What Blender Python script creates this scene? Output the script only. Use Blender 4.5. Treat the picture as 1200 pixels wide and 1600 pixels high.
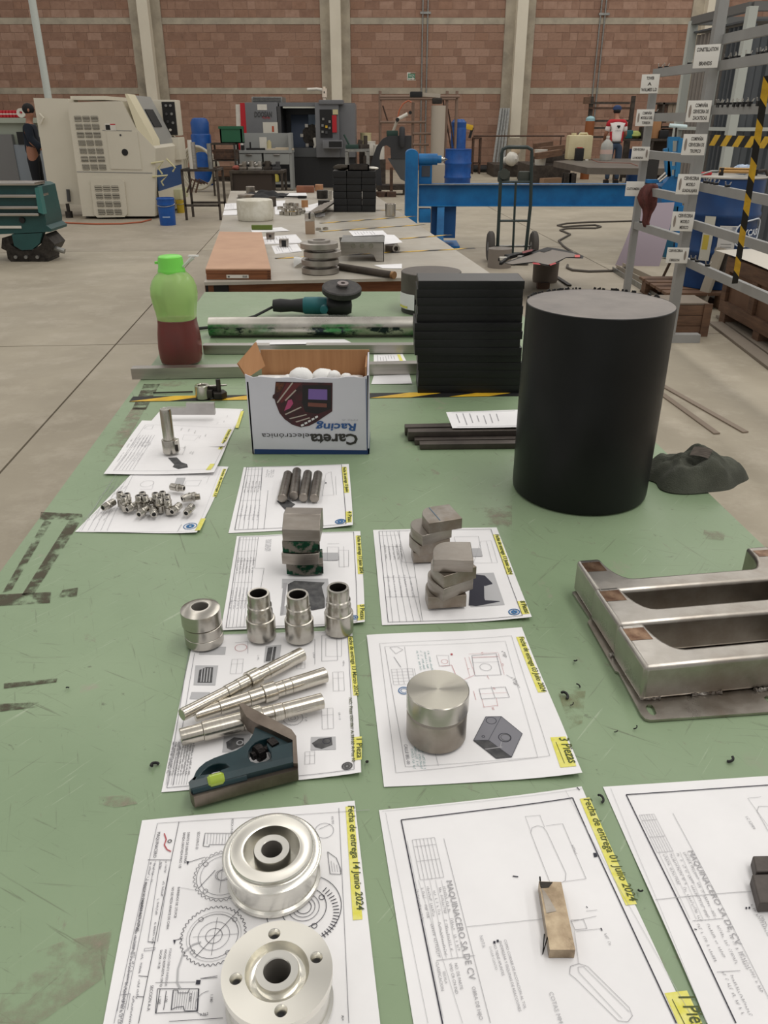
import bpy, bmesh, math, random
from mathutils import Vector, Matrix, Euler
PI = math.pi
rnd = random.Random(7)
sc = bpy.context.scene
COL = sc.collection
for o in list(bpy.data.objects): bpy.data.objects.remove(o)

# ---------------------------------------------------------------- camera
CAMH, FPX, YH = 1.48, 1240.0, 186.0          # camera height, focal length in px of the 1200x1600 frame, horizon row
PITCH = math.atan((800 - YH) / FPX)
cd = bpy.data.cameras.new('camera'); cam = bpy.data.objects.new('camera', cd); COL.objects.link(cam)
cam.location = (0, 0, CAMH); cam.rotation_euler = (PI / 2 - PITCH, 0, 0)
cd.sensor_fit = 'VERTICAL'; cd.sensor_height = 24.0; cd.lens = 24.0 * FPX / 1600
cd.clip_start = .02; cd.clip_end = 200
sc.camera = cam
# ---------------------------------------------------------------- light
w = bpy.data.worlds.new('world'); sc.world = w; w.use_nodes = True
bg = w.node_tree.nodes['Background']; bg.inputs[0].default_value = (1.0, .97, .93, 1); bg.inputs[1].default_value = .62
def area(loc, rot, sx, sy, power, col):
    l = bpy.data.lights.new('skylight', 'AREA'); l.shape = 'RECTANGLE'; l.size = sx; l.size_y = sy; l.energy = power; l.color = col
    o = bpy.data.objects.new('skylight', l); COL.objects.link(o); o.location = loc; o.rotation_euler = rot
for x, pw in ((-9, 330), (-3, 440), (3, 620), (9, 900)):       # four rows of roof lights running down the hall, brighter to the right
    area((x, 12, 8.6), (0, 0, 0), 1.3, 32, pw, (1, .96, .9))
area((2.6, .6, 7.5), (0, math.radians(16), 0), 1.6, 6, 150, (1, .97, .93))
sc.view_settings.view_transform = 'Standard'; sc.view_settings.look = 'None'
sc.view_settings.gamma = 1; sc.view_settings.use_curve_mapping = False
sc.view_settings.exposure = -0.42

# ---------------------------------------------------------------- measuring helpers (points of the real planes)
cP, sP = math.cos(PITCH), math.sin(PITCH)
ZT = CAMH - .637                             # height of the green table top
def ray(x, y):
    u = (x - 600) / FPX; v = (y - 800) / FPX
    return (u, cP - v * sP, -sP - v * cP)
def pz(x, y, z=0.0):
    r = ray(x, y); t = (z - CAMH) / r[2]
    return Vector((r[0] * t, r[1] * t, z))
def tp(x, y, z=None): return pz(x, y, ZT if z is None else z)
def ay(x, y, Y):
    r = ray(x, y); t = Y / r[1]
    return Vector((r[0] * t, Y, CAMH + r[2] * t))
def pxm(Y, z=0.8):                            # px per metre at a depth
    return FPX / (Y * cP - (z - CAMH) * sP)
def cylfit(xl, xr, yb, z):                    # upright cylinder on plane z whose outline spans xl..xr and whose lowest point is row yb
    f = pz((xl + xr) / 2, yb, z); r = .05
    for _ in range(20):
        c = f.y + r; r = (xr - xl) / 2 / pxm(c, z)
    return f.x * (f.y + r) / f.y, f.y + r, r
def standbox(x0, x1, yt, yb, z=0.0):          # upright thing: centre x, front depth, width, height
    a, b = pz(x0, yb, z), pz(x1, yb, z); Y = a.y
    return (a.x + b.x) / 2, Y, b.x - a.x, ay((x0 + x1) / 2, yt, Y).z - z

# ---------------------------------------------------------------- materials
def lin(c): return tuple(((v / 255) / 12.92 if v / 255 <= .04045 else ((v / 255 + .055) / 1.055) ** 2.4) for v in c)
MATS = {}
def mat(name, c, rough=.6, metal=0, c2=None, sc_=6, c3=None, sc3=1.2, bump=0, bsc=40, stretch=(1, 1, 1), spec=.5, aniso=None,
        thr=(.35, .65), emis=0, trans=0, alpha=1, coords='Object', rvar=0, thr3=(.45, .7), ior=1.45, coat=0):
    if name in MATS: return MATS[name]
    m = bpy.data.materials.new(name); MATS[name] = m; m.use_nodes = True
    N, L = m.node_tree.nodes, m.node_tree.links
    b = N['Principled BSDF']; k = lin(c) + (1,)
    b.inputs['Base Color'].default_value = k; b.inputs['Roughness'].default_value = rough; b.inputs['Metallic'].default_value = metal
    b.inputs['Specular IOR Level'].default_value = spec; b.inputs['IOR'].default_value = ior
    b.inputs['Coat Weight'].default_value = coat
    if trans: b.inputs['Transmission Weight'].default_value = trans
    if alpha < 1: b.inputs['Alpha'].default_value = alpha
    if emis: b.inputs['Emission Color'].default_value = k; b.inputs['Emission Strength'].default_value = emis
    m.diffuse_color = k
    if c2 or c3 or bump or rvar:
        tc = N.new('ShaderNodeTexCoord'); mp = N.new('ShaderNodeMapping'); mp.inputs['Scale'].default_value = stretch
        L.new(tc.outputs[coords], mp.inputs[0])
        def noise(s, det=6, ro=.6):
            n = N.new('ShaderNodeTexNoise'); n.inputs['Scale'].default_value = s; n.inputs['Detail'].default_value = det
            n.inputs['Roughness'].default_value = ro; L.new(mp.outputs[0], n.inputs['Vector']); return n.outputs['Fac']
        def ramp(f, a, z):
            r = N.new('ShaderNodeMapRange'); r.inputs[1].default_value = a; r.inputs[2].default_value = z; L.new(f, r.inputs[0]); return r.outputs[0]
        src = None
        if c2:
            n = noise(sc_); mx = N.new('ShaderNodeMix'); mx.data_type = 'RGBA'
            mx.inputs[6].default_value = k; mx.inputs[7].default_value = lin(c2) + (1,)
            L.new(ramp(n, *thr), mx.inputs[0]); src = mx.outputs[2]
        if c3:
            n = noise(sc3, 8, .7); mx = N.new('ShaderNodeMix'); mx.data_type = 'RGBA'
            mx.inputs[6].default_value = k; mx.inputs[7].default_value = lin(c3) + (1,)
            if src: L.new(src, mx.inputs[6])
            L.new(ramp(n, *thr3), mx.inputs[0]); src = mx.outputs[2]
        if src: L.new(src, b.inputs['Base Color'])
        if rvar:
            r = N.new('ShaderNodeMapRange'); L.new(noise(sc_ * 1.7), r.inputs[0]); r.inputs[1].default_value = .3; r.inputs[2].default_value = .7
            r.inputs[3].default_value = max(0, rough - rvar); r.inputs[4].default_value = min(1, rough + rvar); L.new(r.outputs[0], b.inputs['Roughness'])
        if bump:
            bp = N.new('ShaderNodeBump'); bp.inputs['Strength'].default_value = bump; bp.inputs['Distance'].default_value = .01
            L.new(noise(bsc, 5, .6), bp.inputs['Height']); L.new(bp.outputs[0], b.inputs['Normal'])
    if aniso:
        b.inputs['Anisotropic'].default_value = aniso
        t = N.new('ShaderNodeTangent'); t.direction_type = 'RADIAL'; t.axis = 'Z'; L.new(t.outputs[0], b.inputs['Tangent'])
    return m

# ---------------------------------------------------------------- mesh helpers
def rotm(d):                                  # matrix turning +Z to d
    return Vector((0, 0, 1)).rotation_difference(Vector(d).normalized()).to_matrix().to_4x4()
class MB:
    def __init__(s): s.bm = bmesh.new(); s.mi = 0
    def _fin(s, vs, M=None):
        if M is not None: bmesh.ops.transform(s.bm, matrix=M, verts=vs)
        for f in {f for v in vs for f in v.link_faces}: f.material_index = s.mi
        return vs
    def bx(s, c, d, rot=None, bev=0):         # centre, size
        r = bmesh.ops.create_cube(s.bm, size=1); vs = r['verts']
        bmesh.ops.scale(s.bm, vec=d, verts=vs)
        if bev:
            es = list({e for v in vs for e in v.link_edges})
            q = bmesh.ops.bevel(s.bm, geom=es, offset=min(bev, min(d) * .45), segments=2, profile=.7, affect='EDGES')
            vs = list({v for f in q['faces'] for v in f.verts} | {v for v in vs if v.is_valid})
        M = Matrix.Translation(c)
        if rot: M = M @ Euler(rot).to_matrix().to_4x4()
        s._fin(vs, M); return s
    def box(s, x0, x1, y0, y1, z0, z1, bev=0):
        return s.bx(((x0 + x1) / 2, (y0 + y1) / 2, (z0 + z1) / 2), (abs(x1 - x0), abs(y1 - y0), abs(z1 - z0)), None, bev)
    def bar(s, a, b, w, h=None, up=(0, 0, 1)):# square bar between two points
        a, b = Vector(a), Vector(b); d = b - a; L = d.length; z = d.normalized(); u = Vector(up)
        if abs(z.dot(u)) > .98: u = Vector((0, 1, 0))
        x = u.cross(z).normalized(); y = z.cross(x)
        M = Matrix((x, y, z)).transposed().to_4x4(); M.translation = (a + b) / 2
        vs = bmesh.ops.create_cube(s.bm, size=1)['verts']; bmesh.ops.scale(s.bm, vec=(w, h or w, L), verts=vs); s._fin(vs, M); return s
    def lathe(s, prof, p=(0, 0, 0), d=(0, 0, 1), n=32, a0=0, sq=None):   # profile (r, z); closed caps where r = 0
        rings = []; new = []
        for r, z in prof:
            if r <= 1e-7: v = s.bm.verts.new((0, 0, z)); rings.append([v]); new.append(v)
            else:
                ring = []
                for i in range(n):
                    a = a0 + 2 * PI * i / n
                    k = sq(a) if sq else 1
                    ring.append(s.bm.verts.new((r * k * math.cos(a), r * k * math.sin(a), z)))
                rings.append(ring); new += ring
        for A, B in zip(rings, rings[1:]):
            for i in range(n):
                j = (i + 1) % n
                if len(A) == 1 and len(B) == 1: break
                if len(A) == 1: s.bm.faces.new((A[0], B[j], B[i]))
                elif len(B) == 1: s.bm.faces.new((A[i], A[j], B[0]))
                else: s.bm.faces.new((A[i], A[j], B[j], B[i]))
        s._fin(new, Matrix.Translation(p) @ rotm(d)); return s
    def cyl(s, r, h, p=(0, 0, 0), d=(0, 0, 1), n=24, r2=None, bev=0):
        r2 = r if r2 is None else r2
        if bev: pr = [(0, 0), (r - bev, 0), (r, bev), (r2, h - bev), (r2 - bev, h), (0, h)]
        else: pr = [(0, 0), (r, 0), (r2, h), (0, h)]
        return s.lathe(pr, p, d, n)
    def ring(s, r, ri, h, p=(0, 0, 0), d=(0, 0, 1), n=32, bev=0):
        b = bev or 1e-6
        return s.lathe([(ri, 0), (r - b, 0), (r, b), (r, h - b), (r - b, h), (ri + b, h), (ri, h - b), (ri, 0)], p, d, n)
    def tube(s, pts, r, n=8, closed=False, rr=None):
        pts = [Vector(p) for p in pts]; N = len(pts); rings = []; new = []; up = None
        for i, p in enumerate(pts):
            if closed: t = pts[(i + 1) % N] - pts[i - 1]
            else: t = pts[min(i + 1, N - 1)] - pts[max(i - 1, 0)]
            t.normalize()
            if up is None:
                up = Vector((0, 0, 1)) if abs(t.z) < .9 else Vector((1, 0, 0))
            x = up.cross(t)
            if x.length < 1e-4: x = Vector((1, 0, 0)).cross(t)
            x.normalize(); y = t.cross(x); up = y
            R = rr[i] if rr else r
            ring = [s.bm.verts.new(p + x * R * math.cos(2 * PI * k / n) + y * R * math.sin(2 * PI * k / n)) for k in range(n)]
            rings.append(ring); new += ring
        prs = list(zip(rings, rings[1:])) + ([(rings[-1], rings[0])] if closed else [])
        for A, B in prs:
            for k in range(n): s.bm.faces.new((A[k], A[(k + 1) % n], B[(k + 1) % n], B[k]))
        if not closed: s.bm.faces.new(rings[0][::-1]); s.bm.faces.new(rings[-1])
        s._fin(new); return s
    def plate(s, outer, holes=(), z0=0, z1=.01, M=None, bev=0):          # flat outline (with holes) given a thickness
        es = []; new = []
        for loop in [outer] + list(holes):
            vs = [s.bm.verts.new((p[0], p[1], z0)) for p in loop]; new += vs
            for i in range(len(vs)): es.append(s.bm.edges.new((vs[i], vs[(i + 1) % len(vs)])))
        if holes:
            g = bmesh.ops.triangle_fill(s.bm, use_beauty=True, use_dissolve=False, edges=es, normal=(0, 0, 1))
            fs = [f for f in g['geom'] if isinstance(f, bmesh.types.BMFace)]
        else: fs = [s.bm.faces.new(new)]
        q = bmesh.ops.extrude_face_region(s.bm, geom=fs)
        nv = [v for v in q['geom'] if isinstance(v, bmesh.types.BMVert)]
        bmesh.ops.translate(s.bm, vec=(0, 0, z1 - z0), verts=nv)
        s._fin(new + nv, M); return s
    def grid(s, fn, nu, nv):                  # surface fn(u, v)
        V = [[s.bm.verts.new(fn(i / nu, j / nv)) for i in range(nu + 1)] for j in range(nv + 1)]
        for j in range(nv):
            for i in range(nu): s.bm.faces.new((V[j][i], V[j][i + 1], V[j + 1][i + 1], V[j + 1][i]))
        s._fin([v for r in V for v in r]); return s
    def ball(s, r, p=(0, 0, 0), sc_=(1, 1, 1), n=16, jit=0, seed=1):
        vs = bmesh.ops.create_uvsphere(s.bm, u_segments=n, v_segments=max(6, n // 2), radius=r)['verts']
        if jit:
            q = random.Random(seed)
            for v in vs: v.co *= 1 + q.uniform(-jit, jit)
        s._fin(vs, Matrix.Translation(p) @ Matrix.Diagonal((*sc_, 1))); return s
    def mesh(s, name, mats, smooth=35):
        bmesh.ops.recalc_face_normals(s.bm, faces=s.bm.faces)
        me = bpy.data.meshes.new(name); s.bm.to_mesh(me); s.bm.free()
        for m in (mats if isinstance(mats, (list, tuple)) else [mats]): me.materials.append(m)
        if smooth and len(me.polygons):
            me.shade_smooth(); me.set_sharp_from_angle(angle=math.radians(smooth))
        return me
def obj(name, mb, m, parent=None, loc=None, rot=None, smooth=35, label=None):
    o = bpy.data.objects.new(name, mb if isinstance(mb, bpy.types.Mesh) else mb.mesh(name, m, smooth)); COL.objects.link(o)
    if parent: o.parent = parent
    if loc is not None: o.location = loc
    if rot is not None: o.rotation_euler = rot
    if label: o['label'] = label
    return o
def tag(o, label, cat, group=None, kind=None):
    o['label'] = label; o['category'] = cat
    if group: o['group'] = group
    if kind: o['kind'] = kind
    return o
def thing(name, label, cat, loc=(0, 0, 0), rz=0, group=None):
    o = bpy.data.objects.new(name, None); COL.objects.link(o); o.location = loc; o.rotation_euler = (0, 0, rz)
    return tag(o, label, cat, group)
def solo(name, mb, m, label, cat, loc=(0, 0, 0), rot=(0, 0, 0), group=None, smooth=35, kind=None):
    if isinstance(rot, (int, float)): rot = (0, 0, rot)
    return tag(obj(name, mb, m, None, loc, rot, smooth), label, cat, group, kind)
def struct(name, mb, m, parent=None, smooth=35):
    o = obj(name, mb, m, parent, smooth=smooth)
    if not parent: o['kind'] = 'structure'
    return o
def dup(src, label=None, loc=None, rot=None):
    c = src.copy(); COL.objects.link(c)
    if label: c['label'] = label
    if loc is not None: c.location = loc
    if rot is not None: c.rotation_euler = rot
    for ch in list(src.children):
        k = ch.copy(); COL.objects.link(k); k.parent = c
        for g in list(ch.children):
            j = g.copy(); COL.objects.link(j); j.parent = k
    return c
_txt = {}
def textpolys(s, bold=0):                     # outline triangles of a word at size 1: (verts, faces)
    if (s, bold) in _txt: return _txt[(s, bold)]
    c = bpy.data.curves.new('t', 'FONT'); c.body = s; c.size = 1; c.resolution_u = 2; c.offset = bold
    o = bpy.data.objects.new('t', c); COL.objects.link(o)
    me = bpy.data.meshes.new_from_object(o.evaluated_get(bpy.context.evaluated_depsgraph_get()))
    r = ([v.co.copy() for v in me.vertices], [tuple(p.vertices) for p in me.polygons])
    bpy.data.objects.remove(o); bpy.data.curves.remove(c); bpy.data.meshes.remove(me)
    _txt[(s, bold)] = r; return r
def textw(s, bold=0):
    v = textpolys(s, bold)[0]; return (max(p.x for p in v), max(p.y for p in v)) if v else (0, 0)
def put_text(mb, s, M, size=None, width=None, bold=0, center=True, shear=0, fn=None):
    v, f = textpolys(s, bold); W, H = textw(s, bold)
    sx = size if width is None else width / max(W, 1e-6); sy = size if size else sx
    ox = W / 2 if center else 0; oy = H / 2 if center else 0
    vs = []
    for p in v:
        q = Vector(((p.x - ox) * sx + shear * (p.y - oy) * sy, (p.y - oy) * sy, 0))
        q = M @ q if M is not None else q
        vs.append(mb.bm.verts.new(fn(q) if fn else q))
    for t in f:
        try: mb.bm.faces.new([vs[i] for i in t]).material_index = mb.mi
        except ValueError: pass
def arc(cx, cy, r, a0, a1, n=10, ry=None):
    return [(cx + r * math.cos(math.radians(a0 + (a1 - a0) * i / n)), cy + (ry or r) * math.sin(math.radians(a0 + (a1 - a0) * i / n))) for i in range(n + 1)]
def XYZ(o, x, y):                             # matrix with origin o and the given x / y axes
    x, y = Vector(x).normalized(), Vector(y).normalized(); M = Matrix((x, y, x.cross(y))).transposed().to_4x4(); M.translation = o; return M

# ---------------------------------------------------------------- palette
steel = mat('turned_steel', (188, 184, 176), .27, 1, c2=(178, 174, 166), sc_=6, stretch=(.2, .2, 90))
steelr = mat('turned_steel_face', (206, 202, 190), .2, 1, aniso=1.0)
alum = mat('turned_aluminium', (232, 230, 224), .25, 1, c2=(222, 220, 212), sc_=6, stretch=(.2, .2, 120))
alumr = mat('turned_aluminium_face', (236, 233, 224), .28, 1, aniso=.7)
shaftm = mat('ground_shaft_steel', (208, 203, 193), .22, 1, c2=(196, 190, 178), sc_=5, stretch=(.3, .3, 60))
raw = mat('raw_steel', (160, 154, 146), .4, 1, c2=(140, 133, 124), sc_=40, c3=(136, 122, 108), sc3=9, bump=.03, bsc=120)
weld = mat('welded_sheet_steel', (186, 182, 176), .34, 1, c2=(158, 152, 144), sc_=9, c3=(130, 118, 106), sc3=5, bump=.04, bsc=50, rvar=.1, thr3=(.52, .8))
burn = mat('heat_tinted_steel', (150, 124, 102), .38, 1, c2=(104, 78, 62), sc_=60)
bead = mat('weld_bead', (176, 172, 166), .35, 1, c2=(90, 80, 72), sc_=90, bump=.5, bsc=200)
dark_iron = mat('dark_iron', (70, 66, 62), .5, .8, c2=(48, 45, 43), sc_=20, bump=.1)
blackp = mat('black_plastic', (15, 15, 16), .42, 0, c2=(20, 21, 22), sc_=12, c3=(30, 31, 31), sc3=30, thr3=(.6, .85), bump=.06, bsc=60, rvar=.1)
blackc = mat('black_nylon_side', (10, 11, 12), .42, 0, spec=.35, c2=(20, 21, 22), sc_=5, c3=(46, 46, 45), sc3=26, thr3=(.68, .9), bump=.02, bsc=20, rvar=.08)
blackt = mat('grey_sawn_plastic', (136, 129, 123), .6, 0, c2=(114, 109, 106), sc_=9, bump=.04, bsc=90)
paper = mat('white_paper', (234, 233, 234), .7, 0, c2=(226, 225, 226), sc_=7, spec=.25)
ink = mat('black_ink', (62, 62, 70), .8, spec=.1)
inkg = mat('grey_ink', (158, 157, 160), .8, spec=.1)
inkd = mat('dark_print', (70, 70, 72), .7, c2=(96, 96, 96), sc_=80, spec=.1)
inkr = mat('red_ink', (176, 92, 96), .8, spec=.1)
inkb = mat('blue_stamp', (62, 110, 158), .8, spec=.1)
inkc = mat('cyan_ink', (110, 150, 150), .8, spec=.1)
inkl = mat('light_print', (178, 178, 180), .8, spec=.1)
inkm = mat('mid_print', (126, 126, 132), .8, spec=.1)
hil = mat('yellow_highlighter', (216, 210, 92), .75, c2=(224, 220, 140), sc_=120, spec=.1)
penc = mat('handwriting_ink', (84, 92, 60), .8, spec=.1)
white = mat('white_paint', (214, 210, 200), .5, c2=(200, 196, 186), sc_=4)
greyp = mat('grey_paint', (132, 132, 130), .5, c2=(118, 118, 116), sc_=4)
dgrey = mat('dark_grey_paint', (66, 66, 67), .5)
black = mat('matt_black', (22, 22, 23), .6)
rust = mat('rusty_steel', (96, 72, 58), .75, .3, c2=(66, 54, 48), sc_=14, bump=.15)
grime = mat('grimy_steel', (84, 76, 68), .7, .4, c2=(58, 52, 48), sc_=8, bump=.1)
blue = mat('lathe_blue_paint', (20, 112, 172), .42, c2=(10, 86, 140), sc_=3, c3=(24, 70, 100), sc3=7, thr3=(.6, .85))
dblue = mat('deep_blue_drum', (20, 62, 112), .38, c2=(14, 48, 92), sc_=4)
pblue = mat('blue_plastic', (22, 84, 160), .4, c2=(18, 70, 140), sc_=6)
yel = mat('hazard_yellow', (222, 180, 46), .5, c2=(196, 156, 40), sc_=20)
galv = mat('galvanised_steel', (152, 152, 148), .42, .75, c2=(128, 128, 126), sc_=16)
alu = mat('mill_aluminium', (186, 182, 176), .34, 1, c2=(164, 160, 154), sc_=8, stretch=(.3, 6, 6), rvar=.08)
red = mat('red_paint', (178, 26, 38), .45)
wood = mat('crate_wood', (116, 88, 68), .75, c2=(88, 66, 52), sc_=5, stretch=(1, 1, 7), bump=.15, bsc=12)
ply = mat('plywood_face', (190, 152, 124), .6, c2=(176, 138, 112), sc_=4, c3=(120, 92, 76), sc3=16, thr3=(.68, .85))
plye = mat('brown_wood_edge', (134, 84, 52), .55, c2=(108, 64, 38), sc_=5, stretch=(1, 8, 14))
lightg = mat('pale_grey_enamel', (196, 194, 184), .45, c2=(186, 184, 174), sc_=2)

# ================================================================ THE SETTING
conc = mat('floor_concrete', (170, 161, 143), .62, c2=(152, 143, 126), sc_=.9, c3=(180, 171, 155), sc3=3.5, bump=.04, bsc=30, rvar=.08, thr3=(.5, .8))
conc2 = mat('floor_concrete_worn', (164, 154, 138), .6, c2=(148, 139, 123), sc_=1.1, c3=(174, 165, 149), sc3=3, bump=.04, bsc=30, rvar=.08, thr3=(.5, .8))
joint = mat('joint_dirt', (74, 68, 62), .9)
fl = struct('floor', MB().box(-18, 18, -4, 31, -.2, -.015), joint)
GA = math.radians(4.2); gx, gy = Vector((math.cos(GA), math.sin(GA), 0)), Vector((-math.sin(GA), math.cos(GA), 0))
g0 = Vector((-2.08, 7.31, 0)) - gy * (7.31 - 5.75); PS = 4.66
for i in range(-3, 4):
    for j in range(-2, 5):
        a = g0 + gx * (i * PS + .006) + gy * (j * PS + .006); L = PS - .012; b = MB()
        vs = [b.bm.verts.new(a + gx * u * L + gy * v * L + Vector((0, 0, z))) for z in (-.02, 0) for u, v in ((0, 0), (1, 0), (1, 1), (0, 1))]
        for f in ((7, 6, 5, 4), (0, 1, 5, 4), (1, 2, 6, 5), (2, 3, 7, 6), (3, 0, 4, 7)): b.bm.faces.new([vs[k] for k in f])
        obj('floor_slab', b, conc if (i + j) % 3 else conc2, fl, smooth=0)
YW = 28.0
mortar = mat('mortar', (178, 148, 130), .9)
wall = struct('wall_back', MB().box(-17, 17, YW - .009, YW + .3, 0, 6.2), mortar)
bm_ = [mat('fired_brick', (156, 124, 106), .9, c2=(142, 111, 94), sc_=6, bump=.3, bsc=30),
       mat('fired_brick_dark', (145, 113, 96), .9, c2=(132, 102, 86), sc_=6, bump=.3, bsc=30),
       mat('fired_brick_pale', (166, 135, 118), .9, c2=(152, 121, 104), sc_=6, bump=.3, bsc=30),
       mat('fired_brick_red', (151, 117, 98), .9, c2=(138, 106, 88), sc_=6, bump=.3, bsc=30)]
COLX = [(-12.86, .95), (-7.16, .94), (-1.47, .9), (4.09, .9), (9.7, .95), (15.3, .95)]
bricks = []; BL = .43
edges_ = [-17] + [v for c, w_ in COLX for v in (c - w_ / 2, c + w_ / 2)] + [17]
for x0, x1 in zip(edges_[::2], edges_[1::2]):
    for z0, n, ch in ((0, 10, .218), (2.35, 8, .2113), (4.21, 9, .2111)):
        for k in range(n):
            x = x0 - (BL / 2 if k % 2 else 0) - rnd.choice((0, 0, .1))
            while x < x1 - .02:
                L_ = BL if rnd.random() > .16 else BL * .55
                a, b_ = max(x, x0) + .006, min(x + L_, x1) - .006
                if b_ - a > .05: bricks.append(((a + b_) / 2, z0 + (k + .5) * ch, b_ - a, ch - .014, rnd.choice((0, 0, 0, 1, 1, 2, 3)), rnd.uniform(-.004, .004)))
                x += L_
bricks.sort(key=lambda q: (abs(q[0] - .3) / 11) ** 2 + ((q[1] - 2.7) / 2.4) ** 2)
unit = []
for m in bm_: unit.append(MB().box(-.5, .5, 0, 1, -.5, .5).mesh('brick', m, 0))
for x, z, wd, h, mi, d in bricks[:300]:
    o = obj('brick', unit[mi], None, wall, (x, YW - .022 + d, z)); o.scale = (wd, .04, h)
b = MB()
for x, z, wd, h, mi, d in bricks[300:]:
    vs = [b.bm.verts.new((x + sx * wd / 2, YW - .022 + d + yy, z + sz * h / 2)) for yy in (0, .03) for sx, sz in ((-1, -1), (1, -1), (1, 1), (-1, 1))]
    for f in ((0, 1, 2, 3), (0, 4, 5, 1), (1, 5, 6, 2), (2, 6, 7, 3), (3, 7, 4, 0)): b.bm.faces.new([vs[k] for k in f]).material_index = mi
o = obj('outer_bricks', b, bm_, wall, smooth=0); o['kind'] = 'stuff'
cconc = mat('cast_concrete', (176, 166, 148), .85, c2=(152, 143, 128), sc_=2.5, c3=(124, 118, 106), sc3=1.1, bump=.1, thr3=(.58, .8))
for z0, z1 in ((2.18, 2.35), (4.04, 4.21)):
    b = MB()
    for x0, x1 in zip(edges_[::2], edges_[1::2]): b.box(x0, x1, YW - .03, YW + .02, z0, z1)
    obj('concrete_band', b, cconc, wall)
beamm = mat('cream_steel_column', (214, 206, 188), .5, c2=(206, 198, 180), sc_=1)
for c, w_ in COLX:
    obj('concrete_column', MB().box(c - w_ / 2, c + w_ / 2, YW - .09, YW + .02, 0, 6.2), cconc, wall)
    b = MB(); x = c + .02
    b.box(x - .16, x + .16, YW - .4, YW - .385, .0, 6.2).box(x - .16, x + .16, YW - .105, YW - .09, .0, 6.2).box(x - .155, x + .155, YW - .386, YW - .1, .0, 6.2)
    st = obj('steel_column', b, beamm, wall)
    if abs(c - 4.09) < .1:
        b = MB().box(x - .22, x + .22, YW - .5, YW - .1, 0, .95)
        obj('column_footing', b, cconc, wall)
for px_, y_ in ((661, 670), (669, 670), (948, 560), (941, 560)):
    p = ay(px_, 0, YW - .06); q = .35
    obj('conduit', MB().tube([(p.x, YW - .05, q), (p.x, YW - .05, 6.1)], .022), galv, wall)
    for z in (1.2, 3.6, 4.4): pass
for px_, yy in ((665, 20), (944, 22), (665, 150)):
    p = ay(px_, yy, YW - .06)
    obj('conduit_clamp', MB().box(p.x - .16, p.x + .16, YW - .085, YW - .05, p.z - .03, p.z + .03), galv, wall)
# exit sign
p, q = ay(636, 126, YW - .03), ay(650, 113, YW - .03)
t = thing('exit_sign', 'small green and white exit sign on the brick wall', 'sign', ((p.x + q.x) / 2, YW - .0, (p.z + q.z) / 2))
W_, H_ = q.x - p.x, q.z - p.z
obj('sign_board', MB().bx((0, -.012, 0), (W_, .016, H_), bev=.004), white, t)
b = MB(); b.box(-W_ * .4, W_ * .4, -.023, -.02, -H_ * .36, H_ * .36); obj('green_panel', b, mat('exit_green', (60, 118, 92), .5), t)
b = MB(); put_text(b, 'SALIDA', XYZ((0, -.026, H_ * .12), (1, 0, 0), (0, 0, 1)), width=W_ * .66, size=.09)
b.plate([(-.1, -.03), (.03, -.03), (.03, -.06), (.1, -.015), (.03, .03), (.03, 0), (-.1, 0)], (), 0, .002, XYZ((0, -.025, -H_ * .18), (1, 0, 0), (0, 0, 1)))
obj('lettering', b, white, t, smooth=0)
# roof post at the left
p = ay(50, 0, 19)
solo('steel_post', MB().cyl(.075, 6.1).bx((0, 0, .01), (.3, .3, .02)), mat('pale_post_paint', (190, 196, 190), .5), 'slim pale steel post rising behind the white machining centre', 'post', (p.x, 19, 0))

# ================================================================ THE GREEN TABLE
green = mat('worn_green_enamel', (135, 154, 123), .42, c2=(124, 144, 113), sc_=2.2, c3=(140, 136, 122), sc3=4, thr3=(.64, .9), bump=.05, bsc=60, rvar=.1)
def scratched(m):                              # long thin scratches and rubbed patches in the paint
    N, L = m.node_tree.nodes, m.node_tree.links; b = N['Principled BSDF']; src = b.inputs['Base Color'].links[0].from_socket
    tc = N.new('ShaderNodeTexCoord')
    for rot, sx, col, lo, s0 in ((.5, 26, (96, 104, 82), .67, 2.4), (-.9, 24, (160, 172, 148), .675, 2.6), (.05, 26, (98, 104, 84), .68, 2.2), (1.2, 22, (98, 106, 84), .67, 2.8), (2.2, 24, (100, 106, 86), .68, 2.0), (1.3, 1.8, (122, 118, 102), .68, 6), (.2, 1.4, (84, 86, 70), .69, 16), (-.4, 1, (148, 144, 128), .69, 2.2)):
        m0 = N.new('ShaderNodeMapping'); m0.inputs['Rotation'].default_value = (0, 0, rot); L.new(tc.outputs['Object'], m0.inputs[0])
        mp = N.new('ShaderNodeMapping'); mp.inputs['Scale'].default_value = (s0, s0 * sx, 1); mp.inputs['Location'].default_value = (s0 * 3, rot * 5, 0); L.new(m0.outputs[0], mp.inputs[0])
        n = N.new('ShaderNodeTexNoise'); n.inputs['Scale'].default_value = 3.2; n.inputs['Detail'].default_value = 5; n.inputs['Roughness'].default_value = .65; n.inputs['Distortion'].default_value = .6
        L.new(mp.outputs[0], n.inputs['Vector'])
        r = N.new('ShaderNodeMapRange'); r.inputs[1].default_value = lo - .03; r.inputs[2].default_value = lo + .04; r.inputs[4].default_value = .75; L.new(n.outputs['Fac'], r.inputs[0])
        mx = N.new('ShaderNodeMix'); mx.data_type = 'RGBA'; L.new(src, mx.inputs[6]); mx.inputs[7].default_value = lin(col) + (1,); L.new(r.outputs[0], mx.inputs[0]); src = mx.outputs[2]
    L.new(src, b.inputs['Base Color'])
scratched(green)
def table_poly(corners, z, th, name, m, parent):
    return obj(name, MB().plate([(c.x, c.y) for c in corners], (), z - th, z - .0004), m, parent)
tk = .0753
tab = thing('workbench', 'long green-painted steel layout table in the foreground covered with drawings and parts', 'table', (0, 0, 0))
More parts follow.
